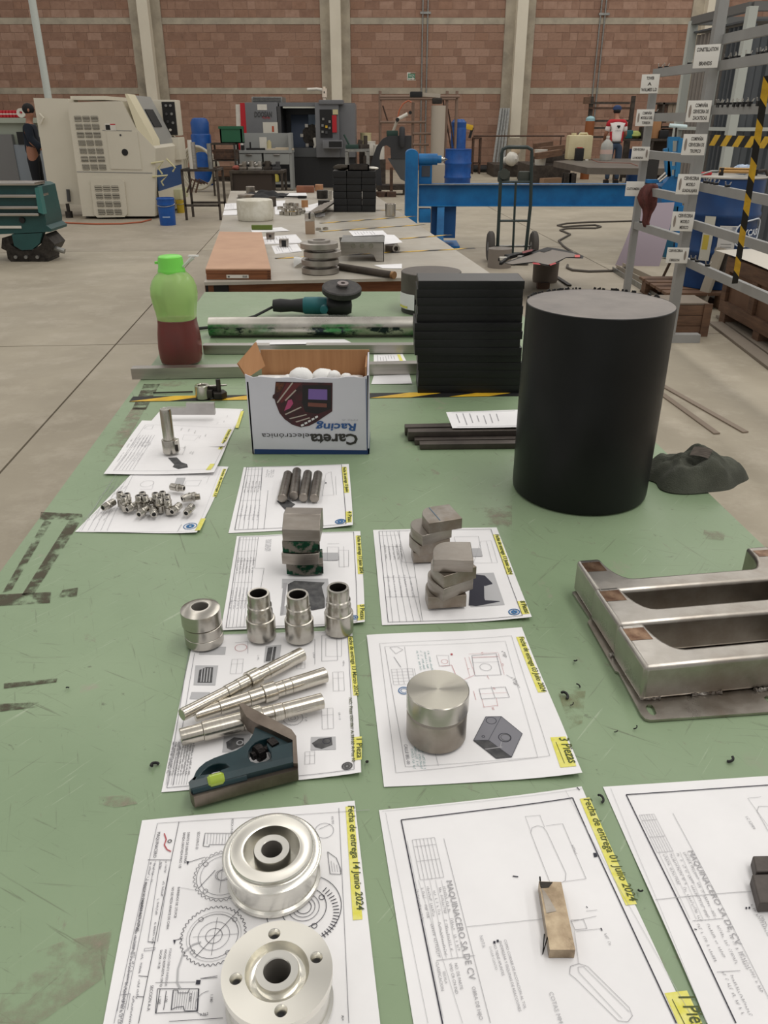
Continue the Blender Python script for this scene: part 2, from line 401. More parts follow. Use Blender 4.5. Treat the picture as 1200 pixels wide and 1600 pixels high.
nl, nr = Vector((-.546, .12, ZT)), Vector((.711, .12, ZT)); fr = Vector((.469, 3.341, ZT)); fl_ = tp(320, 456)
table_poly([nl, nr, fr, fl_], ZT, .018, 'table_top', green, tab)
edgem = mat('chipped_green_edge', (150, 158, 138), .5, c2=(110, 104, 88), sc_=30)
def shrink(a, b_, t): return a + (b_ - a) * t
cen = (nl + nr + fr + fl_) / 4
ap = MB(); cs = [shrink(c, cen, .06) for c in (nl, nr, fr, fl_)]
for a, b_ in zip(cs, cs[1:] + cs[:1]): ap.bar(Vector((a.x, a.y, ZT - .058)), Vector((b_.x, b_.y, ZT - .058)), .05, .08)
obj('frame', ap, edgem, tab)
for c in cs + [(cs[0] + cs[3]) / 2, (cs[1] + cs[2]) / 2]:
    obj('leg', MB().bar((c.x, c.y, 0), (c.x, c.y, ZT - .06), .06), edgem, tab)
obj('edge_strip', MB().bar(nl + Vector((.004, 0, -.018)), fl_ + Vector((.004, 0, -.018)), .012, .03), edgem, tab)
obj('edge_strip', MB().bar(nr + Vector((-.004, 0, -.018)), fr + Vector((-.004, 0, -.018)), .012, .03), edgem, tab)
# tape residue: real dirt shapes on the paint, broken up by noise
resid = mat('tape_residue', (78, 72, 58), .8)
def holes_alpha(m, s, lo, hi, st=(1, 1, 1)):
    N, L = m.node_tree.nodes, m.node_tree.links
    tc = N.new('ShaderNodeTexCoord'); mp = N.new('ShaderNodeMapping'); mp.inputs['Scale'].default_value = st; L.new(tc.outputs['Object'], mp.inputs[0])
    n = N.new('ShaderNodeTexNoise'); n.inputs['Scale'].default_value = s; n.inputs['Detail'].default_value = 6; n.inputs['Roughness'].default_value = .7; L.new(mp.outputs[0], n.inputs['Vector'])
    r = N.new('ShaderNodeMapRange'); r.inputs[1].default_value = lo; r.inputs[2].default_value = hi; r.inputs[4].default_value = .85; L.new(n.outputs['Fac'], r.inputs[0])
    L.new(r.outputs[0], N['Principled BSDF'].inputs['Alpha'])
holes_alpha(resid, 26, .40, .56)
resid2 = mat('pale_rubbed_paint', (150, 140, 124), .7); holes_alpha(resid2, 16, .46, .7)
oil = mat('oil_stain', (128, 128, 92), .4); holes_alpha(oil, 34, .42, .75)
def patch(pts, m=resid, name='tape_residue', z=.0003):
    b = MB(); vs = [b.bm.verts.new(tp(x, y) + Vector((0, 0, z))) for x, y in pts]; b.bm.faces.new(vs); return obj(name, b, m, tab, smooth=0)
patch([(70, 812), (80, 816), (18, 922), (4, 926)]); patch([(110, 810), (128, 811), (52, 930), (34, 930)])
patch([(64, 800), (128, 803), (130, 812), (62, 812)]); patch([(-20, 930), (80, 925), (78, 942), (-20, 948)])
patch([(98, 922), (122, 918), (120, 932), (90, 934)]); patch([(6, 1068), (90, 1060), (88, 1066), (6, 1076)]); patch([(0, 1100), (64, 1097), (58, 1105), (0, 1112)])
patch([(100, 1470), (175, 1455), (160, 1530), (60, 1600), (-10, 1600), (20, 1500)], resid2)
patch([(205, 640), (232, 630), (180, 720), (150, 722)], resid2); patch([(225, 600), (250, 600), (228, 640), (206, 640)], resid)
patch([(230, 596), (300, 596), (290, 604), (222, 606)], resid2); patch([(870, 1075), (915, 1080), (910, 1130), (890, 1140)], oil, 'oil_stain')
patch([(155, 1245), (205, 1242), (215, 1256), (180, 1262), (150, 1256)], resid2, 'oil_stain')
patch([(735, 795), (800, 790), (800, 825), (760, 822)], resid2, 'rubbed_patch'); patch([(1100, 828), (1135, 832), (1130, 845), (1098, 842)], resid2, 'rubbed_patch')

# hazard tape laid across the table
def hazard_strip(name, A, B, wd, label, n, lift=.0006, thick=.0004, up=None, slant=1.0, parent=None, cat='tape', ph=0):
    A, B = Vector(A), Vector(B); x = (B - A).normalized(); L = (B - A).length
    z = Vector(up) if up else Vector((0, 0, 1)); y = z.cross(x).normalized(); z = x.cross(y)
    M = Matrix((x, y, z)).transposed().to_4x4(); M.translation = A
    t = thing(name, label, cat, (0, 0, 0)); t.matrix_world = M; t.location = A
    obj('tape_band', MB().box(0, L, -wd / 2, wd / 2, lift, lift + thick), black, t)
    p = L / n; s = wd / 2 * slant
    for k in range(n):
        a = (k + ph) * p + s; b_ = a + p * .5
        obj('yellow_stripe', MB().plate([(max(0, min(L, q)), yy) for q, yy in ((a - s, -wd / 2), (b_ - s, -wd / 2), (b_ + s, wd / 2), (a + s, wd / 2))], (), lift + thick, lift + thick + .0003), yel, t)
    return t
hazard_strip('hazard_tape', tp(205, 624), tp(822, 615), .040, 'worn yellow and black hazard tape stuck across the green table behind the cardboard box', 5, slant=2.6)

# ================================================================ PAPER DRAWINGS
INKS = [ink, inkg, inkd, inkr, inkb, inkc, inkl, inkm, penc]
BK, GY, DK, RD, BL_, CY, LT, MD, PN = range(9)
LW, LH = .2159, .2794
class Sheet:
    """a letter sheet on a plane; x runs to the photo's right, y towards the viewer, lettering runs along +y"""
    def __init__(s, tl, tr, br=None, bl=None, label='', z=.0006, curl=0, wave=.0008, zoom=(0, 0, 1), z0=None, seed=0, grp=None, curltr=0, cb=0):
        z0 = ZT if z0 is None else z0; s.zo = z0 + z; s.zoom = zoom
        s.TL, s.TR = pz(*tl, s.zo), pz(*tr, s.zo)
        if br is None:
            ux = (s.TR - s.TL).normalized(); s.TR = s.TL + ux * LW; d = Vector((ux.y, -ux.x, 0)) * LH; s.BR, s.BL = s.TR + d, s.TL + d
        else: s.BR, s.BL = pz(*br, s.zo), pz(*bl, s.zo)
        s.curl, s.wave, s.ctr, s.cb = curl, wave, curltr, cb; s.ph = seed * 1.7
        s.org = (s.TL + s.TR + s.BR + s.BL) / 4
        b = MB().grid(lambda u, v: s.P(u * LW, v * LH), 16, 20)
        s.o = thing('paper_sheet', label, 'paper', s.org, 0, grp)
        obj('sheet', b, paper, s.o)
        s.b = MB(); s.h = None
    def P(s, x, y, dz=0):
        u, v = x / LW, y / LH
        p = s.TL * (1 - u) * (1 - v) + s.TR * u * (1 - v) + s.BR * u * v + s.BL * (1 - u) * v
        t = max(0, (u + v - 1.55) / .45); h = s.curl * t * t
        t = max(0, (u + 1 - v - 1.55) / .45); h += s.ctr * t * t
        t = max(0, (v - .8) / .2); h += s.cb * t * t
        h += s.wave * (1 + math.sin(5.5 * u + s.ph + 3 * v)) * (1 + math.sin(7 * v + 2 * s.ph + 2 * u)) * .5
        k = max(0, (u - .6) / .4) if s.curl else 0
        return p + Vector((-s.curl * .35 * (max(0, (u + v - 1.55) / .45)) ** 2, 0, h + dz)) - s.org
    def z(s, X, Y):                            # zoomed-crop pixel -> sheet coordinates
        p = pz(s.zoom[0] + X / s.zoom[2], s.zoom[1] + Y / s.zoom[2], s.zo)
        x, y = .5, .5
        for _ in range(12):                    # inverse bilinear
            q = s.P0(x, y); ex = p - q; jx = s.P0(x + .01, y) - q; jy = s.P0(x, y + .01) - q
            d = jx.x * jy.y - jx.y * jy.x
            x += (ex.x * jy.y - ex.y * jy.x) / d * .01; y += (jx.x * ex.y - jx.y * ex.x) / d * .01
        return x * LW, y * LH
    def P0(s, u, v): return s.TL * (1 - u) * (1 - v) + s.TR * u * (1 - v) + s.BR * u * v + s.BL * (1 - u) * v
    def line(s, a, b, w=.0005, c=BK, raw=False):
        if not raw: a, b = s.z(*a), s.z(*b)
        s.seg(a, b, w, c)
    def seg(s, a, b, w=.0005, c=BK):
        dx, dy = b[0] - a[0], b[1] - a[1]; L = math.hypot(dx, dy)
        if L < 1e-6: return
        n = max(1, int(L / .02)); nx, ny = -dy / L * w / 2, dx / L * w / 2; pr = None
        for i in range(n + 1):
            x, y = a[0] + dx * i / n, a[1] + dy * i / n
            q = [s.b.bm.verts.new(s.P(x + nx, y + ny, .0009)), s.b.bm.verts.new(s.P(x - nx, y - ny, .0009))]
            if pr: s.b.bm.faces.new((pr[0], pr[1], q[1], q[0])).material_index = c
            pr = q
    def path(s, pts, w=.0005, c=BK, closed=True, raw=False):
        pts = pts if raw else [s.z(*p) for p in pts]
        for a, b in zip(pts, pts[1:] + (pts[:1] if closed else [])): s.seg(a, b, w, c)
    def fill(s, pts, c=DK, hl=False, raw=False, dz=.0008):
        pts = pts if raw else [s.z(*p) for p in pts]
        b = s.h if hl else s.b
        f = b.bm.faces.new([b.bm.verts.new(s.P(x, y, .0005 if hl else dz)) for x, y in pts]); f.material_index = 0 if hl else c
        if len(pts) > 4: bmesh.ops.triangulate(b.bm, faces=[f])
    def circ(s, c, e, w=.0004, col=BK, n=28, teeth=0, a0=0, a1=360, raw=False):
        if not raw: c, e = s.z(*c), s.z(*e)
        r = math.hypot(c[0] - e[0], c[1] - e[1]); pts = []
        N = n if not teeth else teeth * 4
        for i in range(N + (0 if a1 - a0 == 360 else 1)):
            a = math.radians(a0 + (a1 - a0) * i / N); q = r * (.94 if teeth and i % 4 > 1 else 1)
            pts.append((c[0] + q * math.cos(a), c[1] + q * math.sin(a)))
        s.path(pts, w, col, a1 - a0 == 360, True)
    def text(s, t, p, size, c=BK, width=None, bold=0, raw=False, shear=0, center=False, ang=0):
        x, y = p if raw else s.z(*p); s.b.mi = c; A = math.radians(ang)
        def fn(q):
            X, Y = q.x * math.cos(A) - q.y * math.sin(A), q.x * math.sin(A) + q.y * math.cos(A)
            return s.P(x + Y, y + X, .001)
        put_text(s.b, t, None, size=size, width=width, bold=bold, center=center, shear=shear, fn=fn); s.b.mi = 0
    def scrib(s, p, L, size=.002, c=MD, raw=False, seed=1, dens=.8):   # unreadable small print: strokes only
        x, y = p if raw else s.z(*p); q = random.Random(seed + int(x * 9999) + int(y * 999)); t = 0
        while t < L:
            if q.random() < dens:
                wd = q.uniform(.5, .9) * size * .6
                s.seg((x, y + t), (x + size * q.uniform(.6, 1), y + t), .00035, c)
                s.seg((x + q.choice((0, .5, .95)) * size, y + t), (x + q.choice((0, .5, .95)) * size, y + t + wd), .00035, c)
            t += size * .75
    def table(s, a, b, nx, ys, w=.00035, c=MD, raw=False):             # ruled columns between corner a and b, cross lines at fractions ys
        a, b = (a, b) if raw else (s.z(*a), s.z(*b))
        for i in range(nx + 1):
            x = a[0] + (b[0] - a[0]) * i / nx; s.seg((x, a[1]), (x, b[1]), w, c)
        for f in ys:
            y = a[1] + (b[1] - a[1]) * f; s.seg((a[0], y), (b[0], y), w, c)
    def hl(s, a, b, wd):
        s.h = MB()
        a, b = s.z(*a), s.z(*b); L = math.hypot(b[0] - a[0], b[1] - a[1]); n = max(2, int(L / .012)); nx, ny = -(b[1] - a[1]) / L, (b[0] - a[0]) / L
        for i in range(n):
            q = [(a[0] + (b[0] - a[0]) * k / n, a[1] + (b[1] - a[1]) * k / n) for k in (i, i + 1)]
            s.fill([(q[0][0] + nx * wd / 2, q[0][1] + ny * wd / 2), (q[1][0] + nx * wd / 2, q[1][1] + ny * wd / 2), (q[1][0] - nx * wd / 2, q[1][1] - ny * wd / 2), (q[0][0] - nx * wd / 2, q[0][1] - ny * wd / 2)], 0, True, True)
        obj('highlighter_stroke', s.h, hil, s.o, smooth=0)
    def note(s, t, a, b, size, wd=None, bold=.0):                       # handwriting along a..b
        A, B = s.z(*a), s.z(*b); L = math.hypot(B[0] - A[0], B[1] - A[1]); ang = math.degrees(math.atan2(B[0] - A[0], B[1] - A[1]))
        s.text(t, A, size, PN, width=L, raw=True, shear=.12, ang=ang, bold=bold)
    def done(s):
        if len(s.b.bm.faces): obj('printed_drawing', s.b, INKS, s.o, smooth=0)['kind'] = 'stuff'
        else: s.b.bm.free()
        return s

# --- bottom left: gear drawing
S = Sheet((222, 1282), (555, 1251), label='white drawing of toothed wheels under the two aluminium hubs, nearest sheet on the left', zoom=(140, 1260, 4.704), wave=.0004)
S.path([(500, 130), (1129, 90), (2060, 30)], .0004, GY, False); S.line((500, 130), (180, 1600), .0004, MD); S.line((658, 120), (360, 1600), .0005, BK)
S.line((430, 400), (600, 403)); S.line((600, 403), (500, 1000), .0004, MD); S.line((485, 408), (240, 1600), .0004, MD); S.line((520, 405), (430, 1000), .0004, MD); S.line((430, 1000), (485, 1005))
for zx, zy, L, sz in ((445, 420, .02, .002), (415, 540, .05, .0016), (380, 700, .05, .0016), (340, 900, .05, .0016), (305, 1080, .05, .0016), (260, 1300, .04, .0016), (520, 420, .01, .002), (560, 410, .012, .002), (540, 560, .016, .002), (500, 690, .016, .002), (480, 860, .02, .0016), (325, 1080, .02, .0018), (275, 1270, .02, .0018), (250, 1440, .02, .0018), (385, 1080, .02, .0018), (360, 1280, .015, .0018), (320, 1400, .03, .0018)):
    S.scrib((zx, zy), L, sz)
S.table((405, 1050), (480, 1060), 1, (0, 1)); S.line((360, 1250), (430, 1255)); S.line((350, 1400), (400, 1405)); S.line((390, 700), (375, 800)); S.table((225, 1390), (280, 1500), 1, (0,))
S.text('MAQUINACERO', (500, 195), .0043, BK); S.circ((590, 263), (603, 263), .0009, DK); S.path([(550, 205), (565, 250), (550, 290), (570, 325), (600, 340)], .0012, RD, False)
S.text('POLEA 36 DIENTES ACR. 60X40', (405, 568), .0036, DK); S.scrib((470, 430), .02, .002)
S.text('DIENTE DE DIENTE PARA', (722, 198), .0033); S.text('BANDA DENTADA PASO 1/8', (690, 200), .0033)
S.text('BARRENOS DE .272 PCB', (650, 600), .003); S.text('NO DE PIEZA APARTE DE CARA', (607, 600), .003)
S.text('FONDO DIENTE INFERIOR', (588, 1050), .0028, MD); S.text('WOOD RESPUESTA ON ID', (553, 1055), .0028); S.text('SACAR 1/4-28', (520, 1060), .0028)
S.text('SECCION D-D', (795, 195), .0034); S.text('SECCION A-A', (450, 1320), .0034); S.text('ROSCA 1/4-20', (1045, 100), .003)
S.path([(850, 205), (1045, 205), (1045, 285), (880, 290), (880, 305), (835, 300)], .0005)
for k in range(9): S.line((850 + k * 22, 208), (842 + k * 22, 285), .0003, MD)
S.circ((985, 510), (985, 700), teeth=36); S.circ((985, 510), (985, 680)); S.circ((985, 510), (985, 655), col=MD); S.circ((985, 510), (985, 550)); S.circ((970, 510), (925, 510), col=MD)
S.line((800, 610), (925, 475)); S.line((985, 400), (955, 640), .0003, MD)
S.circ((910, 950), (910, 1175), .0005, teeth=40); S.circ((915, 955), (915, 1120)); S.circ((915, 955), (915, 1060), col=MD); S.circ((915, 955), (915, 1010)); S.circ((915, 955), (915, 1140), col=LT)
S.line((775, 1115), (1120, 740)); S.line((940, 820), (895, 1100), .0003); S.line((760, 965), (1090, 940), .0003, MD)
for zx, zy in ((820, 835), (1068, 835), (1015, 1078), (758, 1075), (855, 432), (852, 628)): S.circ((zx, zy), (zx, zy + 15), col=BK, n=12)
S.fill([(722, 440), (712, 410), (733, 412)], BK); S.line((724, 420), (850, 380)); S.fill([(625, 1020), (615, 985), (635, 985)], BK); S.line((624, 990), (690, 972)); S.line((650, 600), (800, 625), .0003, LT)
S.path([(500, 1345), (800, 1345), (790, 1510), (485, 1525)], .0005); S.line((520, 1345), (490, 1525)); S.line((565, 1360), (545, 1500)); S.line((485, 1300), (780, 1295), .0003); S.path([(940, 1250), (815, 1270), (940, 1262)], .0004, BK, False)
S.path([(615, 1355), (650, 1355), (650, 1375), (725, 1375), (735, 1345), (805, 1345), (795, 1508), (700, 1508), (690, 1475), (640, 1480), (600, 1500)], .0005)
for k in range(11): S.line((620 + k * 17, 1362 + (k % 2) * 3), (604 + k * 17, 1498), .0003, MD)
S.fill([(785, 1280), (818, 1280), (812, 1312), (780, 1312)], BK); S.text('1.200', (510, 1400), .003); S.text('1.00', (558, 1400), .003); S.circ((870, 1450), (870, 1540), .0004, MD, a0=90, a1=270)
S.text('3.962', (810, 1545), .003, ang=90); S.text('0.460', (735, 1380), .003); S.line((585, 1585), (980, 1560), .0004); S.text('1.180', (890, 1385), .003)
S.path([(820, 1000), (760, 1020), (690, 1080), (650, 1200), (645, 1300), (670, 1345)], .0014, LT, False)
# right of the hubs
Z2 = lambda x, y: ((130 + x / 2.553 - 140) * 4.704, (1230 + y / 2.553 - 1260) * 4.704)
for r in (150, 90, 62, 45, 30): S.circ(Z2(880, 480), Z2(880 + r, 480), .0006, BK if r in (150, 90, 30) else MD, n=40)
for k in range(22):
    a = math.radians(-50 + k * 6.4); S.line(Z2(880 + 118 * math.cos(a), 500 + 105 * math.sin(a)), Z2(880 + 142 * math.cos(a), 500 + 128 * math.sin(a)), .0008, BK)
for zx, zy in ((952, 441), (922, 555)): S.circ(Z2(zx, zy), Z2(zx, zy + 10), .0006, BK, n=12)
S.path([Z2(*p) for p in ((975, 260), (1010, 285), (1028, 330), (1028, 350), (985, 348))], .0005)
for k in range(5): S.line(Z2(978 + k * 11, 290 + k * 7), Z2(985 + k * 10, 340), .0003, MD)
S.circ(Z2(962, 175), Z2(962, 205), .0004, MD); S.line(Z2(940, 170), Z2(985, 150), .0003); S.text('ASLTDS', Z2(990, 118), .003, MD)
S.path([Z2(1020, 85), Z2(1040, 500), Z2(1060, 945)], .0004, MD, False); S.text('AI+', Z2(1030, 915), .003)
S.hl(Z2(1063, 78), Z2(1095, 530), .0085); S.note('Fecha de entrega 14 Junio 2024', Z2(1056, 75), Z2(1092, 492), .0095, bold=.012)
S.done()
# --- front centre
S = Sheet((592, 1266), (912, 1233), label='white sheet marked 1 Pieza carrying the small steel bar, front centre', zoom=(580, 1220, 2.308), seed=2, wave=.0004, curltr=.004)
S.line((108, 143), (725, 70), .0011, BK); S.line((108, 143), (258, 880), .0011, BK); S.line((725, 70), (1100, 877), .0011, BK)
S.line((52, 118), (205, 877), .0003, LT); S.line((40, 112), (760, 40), .0003, LT); S.line((700, 45), (1170, 877), .0003, LT)
S.table((148, 215), (262, 350), 6, (0, .18, .55, 1), c=GY); S.line((262, 210), (430, 877), .0004, GY); S.line((170, 360), (330, 877), .0003, LT); S.line((130, 220), (260, 860), .0003, LT)
for k in range(5): S.line((190 + k * 21, 360), (250 + k * 21, 640), .0003, LT)
S.line((235, 650), (375, 632), .0004, GY); S.line((345, 528), (620, 500), .0004, LT)
S.text('MAQUINACERO SA DE CV', (270, 362), .0078, GY, width=.096)
for k, (a, b_) in enumerate(((160, 395), (180, 390), (200, 385), (220, 380), (240, 375), (255, 372), (215, 520), (240, 515), (262, 505), (285, 500))): S.scrib((a, b_), .03, .0026, GY)
S.text('NO. DE PARTE', (300, 660), .0035, GY); S.text('VMO CR CN IND', (280, 660), .0035, GY); S.text('ESCALA', (258, 690), .003, GY); S.text('OBRA DE HIJO', (362, 745), .0042, GY); S.text('CLASIFICACION', (232, 655), .0035, GY)
S.text('COMO CORNER DE ACOTACION AL TOL', (478, 575), .0032, GY); S.text('ENDEREZAR Y ESQUINAS DE REACCIONES', (460, 580), .0032, GY); S.text('NO TIENE APUNTES', (440, 590), .0032, GY); S.text('LUGAR CANTO', (425, 600), .003, LT); S.text('NOTA', (390, 560), .004, LT); S.text('COTAS MM', (640, 765), .005, LT)
for a in ((452, 575), (440, 580)): S.fill([(a[0], a[1]), (a[0] + 8, a[1]), (a[0] + 8, a[1] + 9), (a[0], a[1] + 9)], BK)
S.path([(575, 190), (580, 172), (600, 165), (620, 170), (632, 185), (702, 335), (700, 362), (680, 372)], .0004, GY, False); S.line((575, 190), (645, 370), .0004, GY)
S.line((555, 132), (575, 185), .0003, GY); S.line((608, 128), (625, 170), .0003, GY); S.line((555, 132), (610, 128), .0003, GY); S.line((630, 165), (690, 158), .0003, GY); S.line((690, 158), (775, 355), .0004, GY); S.line((700, 365), (775, 355), .0003, GY); S.scrib((722, 235), .012, .0025, GY)
S.path([(720, 505), (765, 502), (778, 535), (735, 540)], .0004, GY); S.line((775, 472), (815, 468), .0003, GY); S.line((720, 510), (812, 490), .0003, GY); S.line((740, 545), (832, 535), .0003, GY); S.scrib((840, 555), .012, .0025, GY)
S.path([(715, 700), (718, 672), (748, 662), (780, 672), (930, 820), (942, 850), (925, 872), (890, 868), (735, 715)], .0004, GY); S.path([(745, 675), (765, 672), (930, 835)], .0004, LT, False); S.path([(745, 675), (750, 695), (905, 860)], .0004, LT, False)
S.path([(733, 545), (745, 640), (748, 662)], .0003, LT, False)
S.fill([(800, 262), (812, 262), (816, 275), (804, 278)], BK); S.line((775, 455), (780, 460), .0008); S.line((510, 346), (530, 348), .0012); S.line((828, 533), (832, 543), .001); S.line((740, 35), (750, 45), .001)
S.hl((768, 72), (938, 448), .0105); S.note('Fecha de entrega 01 Julio 2024', (764, 74), (932, 436), .0115, bold=.008)
S.hl((1098, 762), (1160, 900), .019); S.note('1 Pieza', (1102, 770), (1175, 925), .019, bold=.008); S.line((1085, 790), (1140, 900), .0006, PN)
S.done()
# --- front right
p0, p1 = tp(942, 1230), tp(1105, 1600); d = (p1 - p0).normalized(); ux = Vector((-d.y, d.x, 0))
S = Sheet((942, 1230), (1200, 1200), label='rippled white sheet at the right front corner under two dark blocks', zoom=(920, 1180, 3.811), seed=3, wave=.0012)

def resheet(S, TL, TR, BR, BL):
    for ch in list(S.o.children): bpy.data.objects.remove(ch)
    S.TL, S.TR, S.BR, S.BL = TL, TR, BR, BL; S.org = (TL + TR + BR + BL) / 4; S.o.location = S.org
    obj('sheet', MB().grid(lambda u, v: S.P(u * LW, v * LH), 20, 20), paper, S.o)
zz = Vector((0, 0, .0006)); p0 = p0 + zz; resheet(S, p0, p0 + ux * LW, p0 + ux * LW + d * LH, p0 + d * LH)
S.line((222, 238), (875, 1600), .0011, BK); q0 = S.z(222, 238); S.seg(q0, (LW - q0[0], q0[1]), .0011, BK); S.seg((LW - q0[0], q0[1]), (LW - q0[0], LH - q0[1]), .0011, BK); S.seg((q0[0], LH - q0[1]), (LW - q0[0], LH - q0[1]), .0011, BK); S.line((130, 200), (700, 1600), .0003, LT)
S.table((300, 360), (500, 580), 6, (0, .15, .6, 1), c=GY); S.line((500, 350), (1080, 1470), .0004, GY); S.text('MAQUINACERO SA DE CV', (585, 578), .0078, GY, width=.098)
for k in range(5): S.line((415 + k * 42, 585), (600 + k * 38, 990), .0003, LT)
S.line((395, 870), (970, 820), .0005, LT); S.line((615, 1000), (800, 985), .0004, GY); S.line((760, 1300), (900, 1290), .0004, GY)
for a, b_ in ((440, 600), (480, 598), (520, 595), (560, 590), (600, 780), (640, 775), (560, 800), (640, 1020), (700, 1020), (760, 1030), (820, 1060), (900, 1180), (960, 900), (990, 920), (790, 1300), (840, 1320)): S.scrib((a, b_), .035, .0026, GY)
for a in ((930, 915), (948, 913)): S.fill([(a[0], a[1]), (a[0] + 10, a[1]), (a[0] + 10, a[1] + 12), (a[0], a[1] + 12)], BK)
S.path([(1067, 310), (1010, 310), (1000, 340), (1067, 460)], .0004, GY, False); S.line((945, 262), (1067, 430), .0003, GY); S.line((945, 262), (1025, 252), .0003, GY); S.text('LC 52MM', (930, 372), .004, GY)
S.line((625, 1048), (640, 1052), .001); S.done()
# --- 3 Piezas
S = Sheet((573, 993), (815, 982), (912, 1214), (600, 1230), label='white drawing marked 3 Piezas with a grey cube view, under the two turned discs', zoom=(560, 960, 3.158), seed=4, curl=.006, curltr=.002)
S.path([(105, 150), (755, 110), (945, 708), (185, 785)], .0004, GY); S.path([(130, 165), (725, 135), (885, 712), (232, 755)], .0004, LT)
S.line((130, 165), (232, 755), .0004, GY); S.line((228, 165), (255, 350), .0004, GY); S.line((275, 270), (395, 750), .0004, GY); S.table((163, 275), (280, 345), 4, (0, .2, .4, .6, .8, 1), c=GY)
S.path([(155, 170), (190, 165), (220, 180), (185, 200)], .0005, GY); S.line((175, 215), (210, 265), .0006, MD)
for k in range(4): S.scrib((285 + k * 18, 185), .04, .0028, CY)
S.text('CALLE BEL-00', (225, 645), .0052, MD)
for k in range(4): S.scrib((255 + k * 17, 655), .035, .0028, CY)
S.circ((225, 378), (225, 395), .0012, BL_); S.circ((225, 378), (225, 388), .0008, BL_)
S.path([(385, 205), (445, 205), (450, 255), (400, 258)], .0004, GY); S.circ((425, 235), (440, 240), .0004, RD); S.path([(400, 258), (460, 252), (480, 300)], .0005, RD, False); S.fill([(455, 195), (465, 195), (465, 203), (455, 203)], RD)
S.path([(560, 205), (680, 195), (705, 300), (575, 305)], .0005, MD); S.line((563, 215), (690, 210), .0006, RD); S.line((560, 240), (695, 235), .0003, MD); S.circ((628, 262), (655, 270), .0005, GY); S.line((545, 212), (575, 300), .0003, RD); S.line((525, 215), (550, 310), .0003, RD)
S.line((690, 195), (720, 300), .0003, RD); S.line((520, 325), (570, 303), .0004, RD); S.line((730, 300), (760, 318), .0004, MD); S.line((635, 305), (645, 322), .0004, RD); S.line((545, 198), (690, 190), .0003, RD)
S.path([(595, 370), (725, 360), (745, 412), (608, 420)], .0005, MD); S.line((655, 358), (675, 415), .0005, GY); S.line((610, 420), (620, 462), .0003, RD); S.line((680, 415), (688, 457), .0003, RD); S.line((615, 460), (688, 452), .0004, RD); S.line((595, 395), (735, 388), .0003, RD); S.line((568, 380), (580, 425), .0004, RD)
for a in ((705, 185), (715, 190), (755, 315), (765, 318), (775, 330), (518, 330), (528, 335), (375, 278)): S.scrib(a, .014, .0028, DK)
for a in ((705, 245), (605, 190), (655, 458), (660, 358), (535, 260)): S.scrib(a, .005, .003, RD)
cubeA = mat('cube_print_light', (132, 134, 142), .8, spec=.1); cubeB = mat('cube_print_mid', (118, 120, 128), .8, spec=.1); cubeC = mat('cube_print_dark', (88, 90, 98), .8, spec=.1)
S.fill([(628, 508), (705, 508), (642, 625), (568, 625)], MD); S.fill([(705, 508), (808, 595), (755, 710), (642, 625)], MD); S.fill([(568, 625), (642, 625), (755, 710), (680, 716)], DK)
S.path([(628, 508), (705, 508), (808, 595), (755, 710), (680, 716), (568, 625)], .0006, BK); S.line((705, 508), (642, 625), .0005, BK); S.line((642, 625), (755, 710), .0005, BK); S.line((568, 625), (642, 625), .0005, BK)
S.circ((722, 613), (752, 620), .0009, BK); S.circ((726, 613), (748, 620), .0006, DK); S.circ((655, 528), (680, 530), .0008, BK); S.circ((616, 607), (622, 610), .0008, BK, n=12); S.line((625, 670), (710, 660), .0012, GY); S.line((705, 635), (700, 662), .0008, GY)
S.hl((795, 115), (905, 388), .0095); S.note('Fecha de entrega 03 Julio 2024', (791, 116), (903, 385), .0100, bold=.01)
S.hl((985, 614), (1040, 768), .018); S.note('3 Piezas', (988, 618), (1042, 750), .0165, bold=.012); S.line((975, 640), (1020, 750), .0006, PN)
S.done()
# --- shafts sheet
S = Sheet((303, 993), (550, 985), (567, 1212), (252, 1238), label='creased drawing with printed part photographs under the three stepped shafts', zoom=(230, 880, 3.243), seed=5, curl=.005, wave=.001)
S.path([(225, 370), (1015, 350), (1055, 1060), (100, 1140)], .0006, MD); S.line((240, 460), (130, 1130), .0005, MD)
for k in range(9): S.line((133 + k * 13, 905), (95 + k * 13, 1125), .0003, MD); S.scrib((130 + k * 13, 910), .05, .0022, DK)
for q in (((245, 520), (360, 520), (345, 620), (235, 620)), ((600, 420), (680, 415), (670, 500), (590, 505)), ((390, 870), (525, 865), (515, 955), (380, 960)), ((830, 882), (955, 880), (958, 948), (828, 950)), ((270, 425), (400, 425), (395, 465), (262, 465)), ((225, 655), (320, 655), (310, 690), (215, 690))):
    S.fill(q, LT, dz=.0004)
S.fill([(265, 545), (300, 530), (335, 530), (328, 608), (255, 608)], DK)
for k in range(4): S.line((280 + k * 14, 535), (272 + k * 14, 605), .0012, LT)
S.fill([(612, 430), (655, 425), (645, 495), (600, 500)], DK); S.line((640, 425), (628, 498), .0012, LT)
S.fill([(835, 915), (870, 892), (935, 885), (940, 925), (885, 945), (850, 935)], DK); S.circ((910, 905), (930, 905), .001, BK); S.fill([(400, 910), (440, 885), (490, 890), (490, 925), (430, 950), (405, 940)], DK); S.circ((470, 912), (485, 912), .0016, LT)
S.circ((475, 430), (505, 430), .0005, RD); S.path([(445, 405), (510, 400), (510, 460)], .0004, MD, False)
S.path([(885, 370), (960, 365), (965, 500), (885, 505)], .0004, MD); S.path([(905, 385), (985, 385), (985, 480), (905, 480)], .0004, GY); S.line((850, 390), (850, 520), .0004, MD)
for z1, z2 in (((940, 560), (1000, 650)), ((800, 960), (850, 1020)), ((885, 740), (945, 840)), ((430, 490), (480, 560)), ((760, 460), (800, 540))):
    S.table(z1, z2, 2, (0, .33, 1), c=GY)
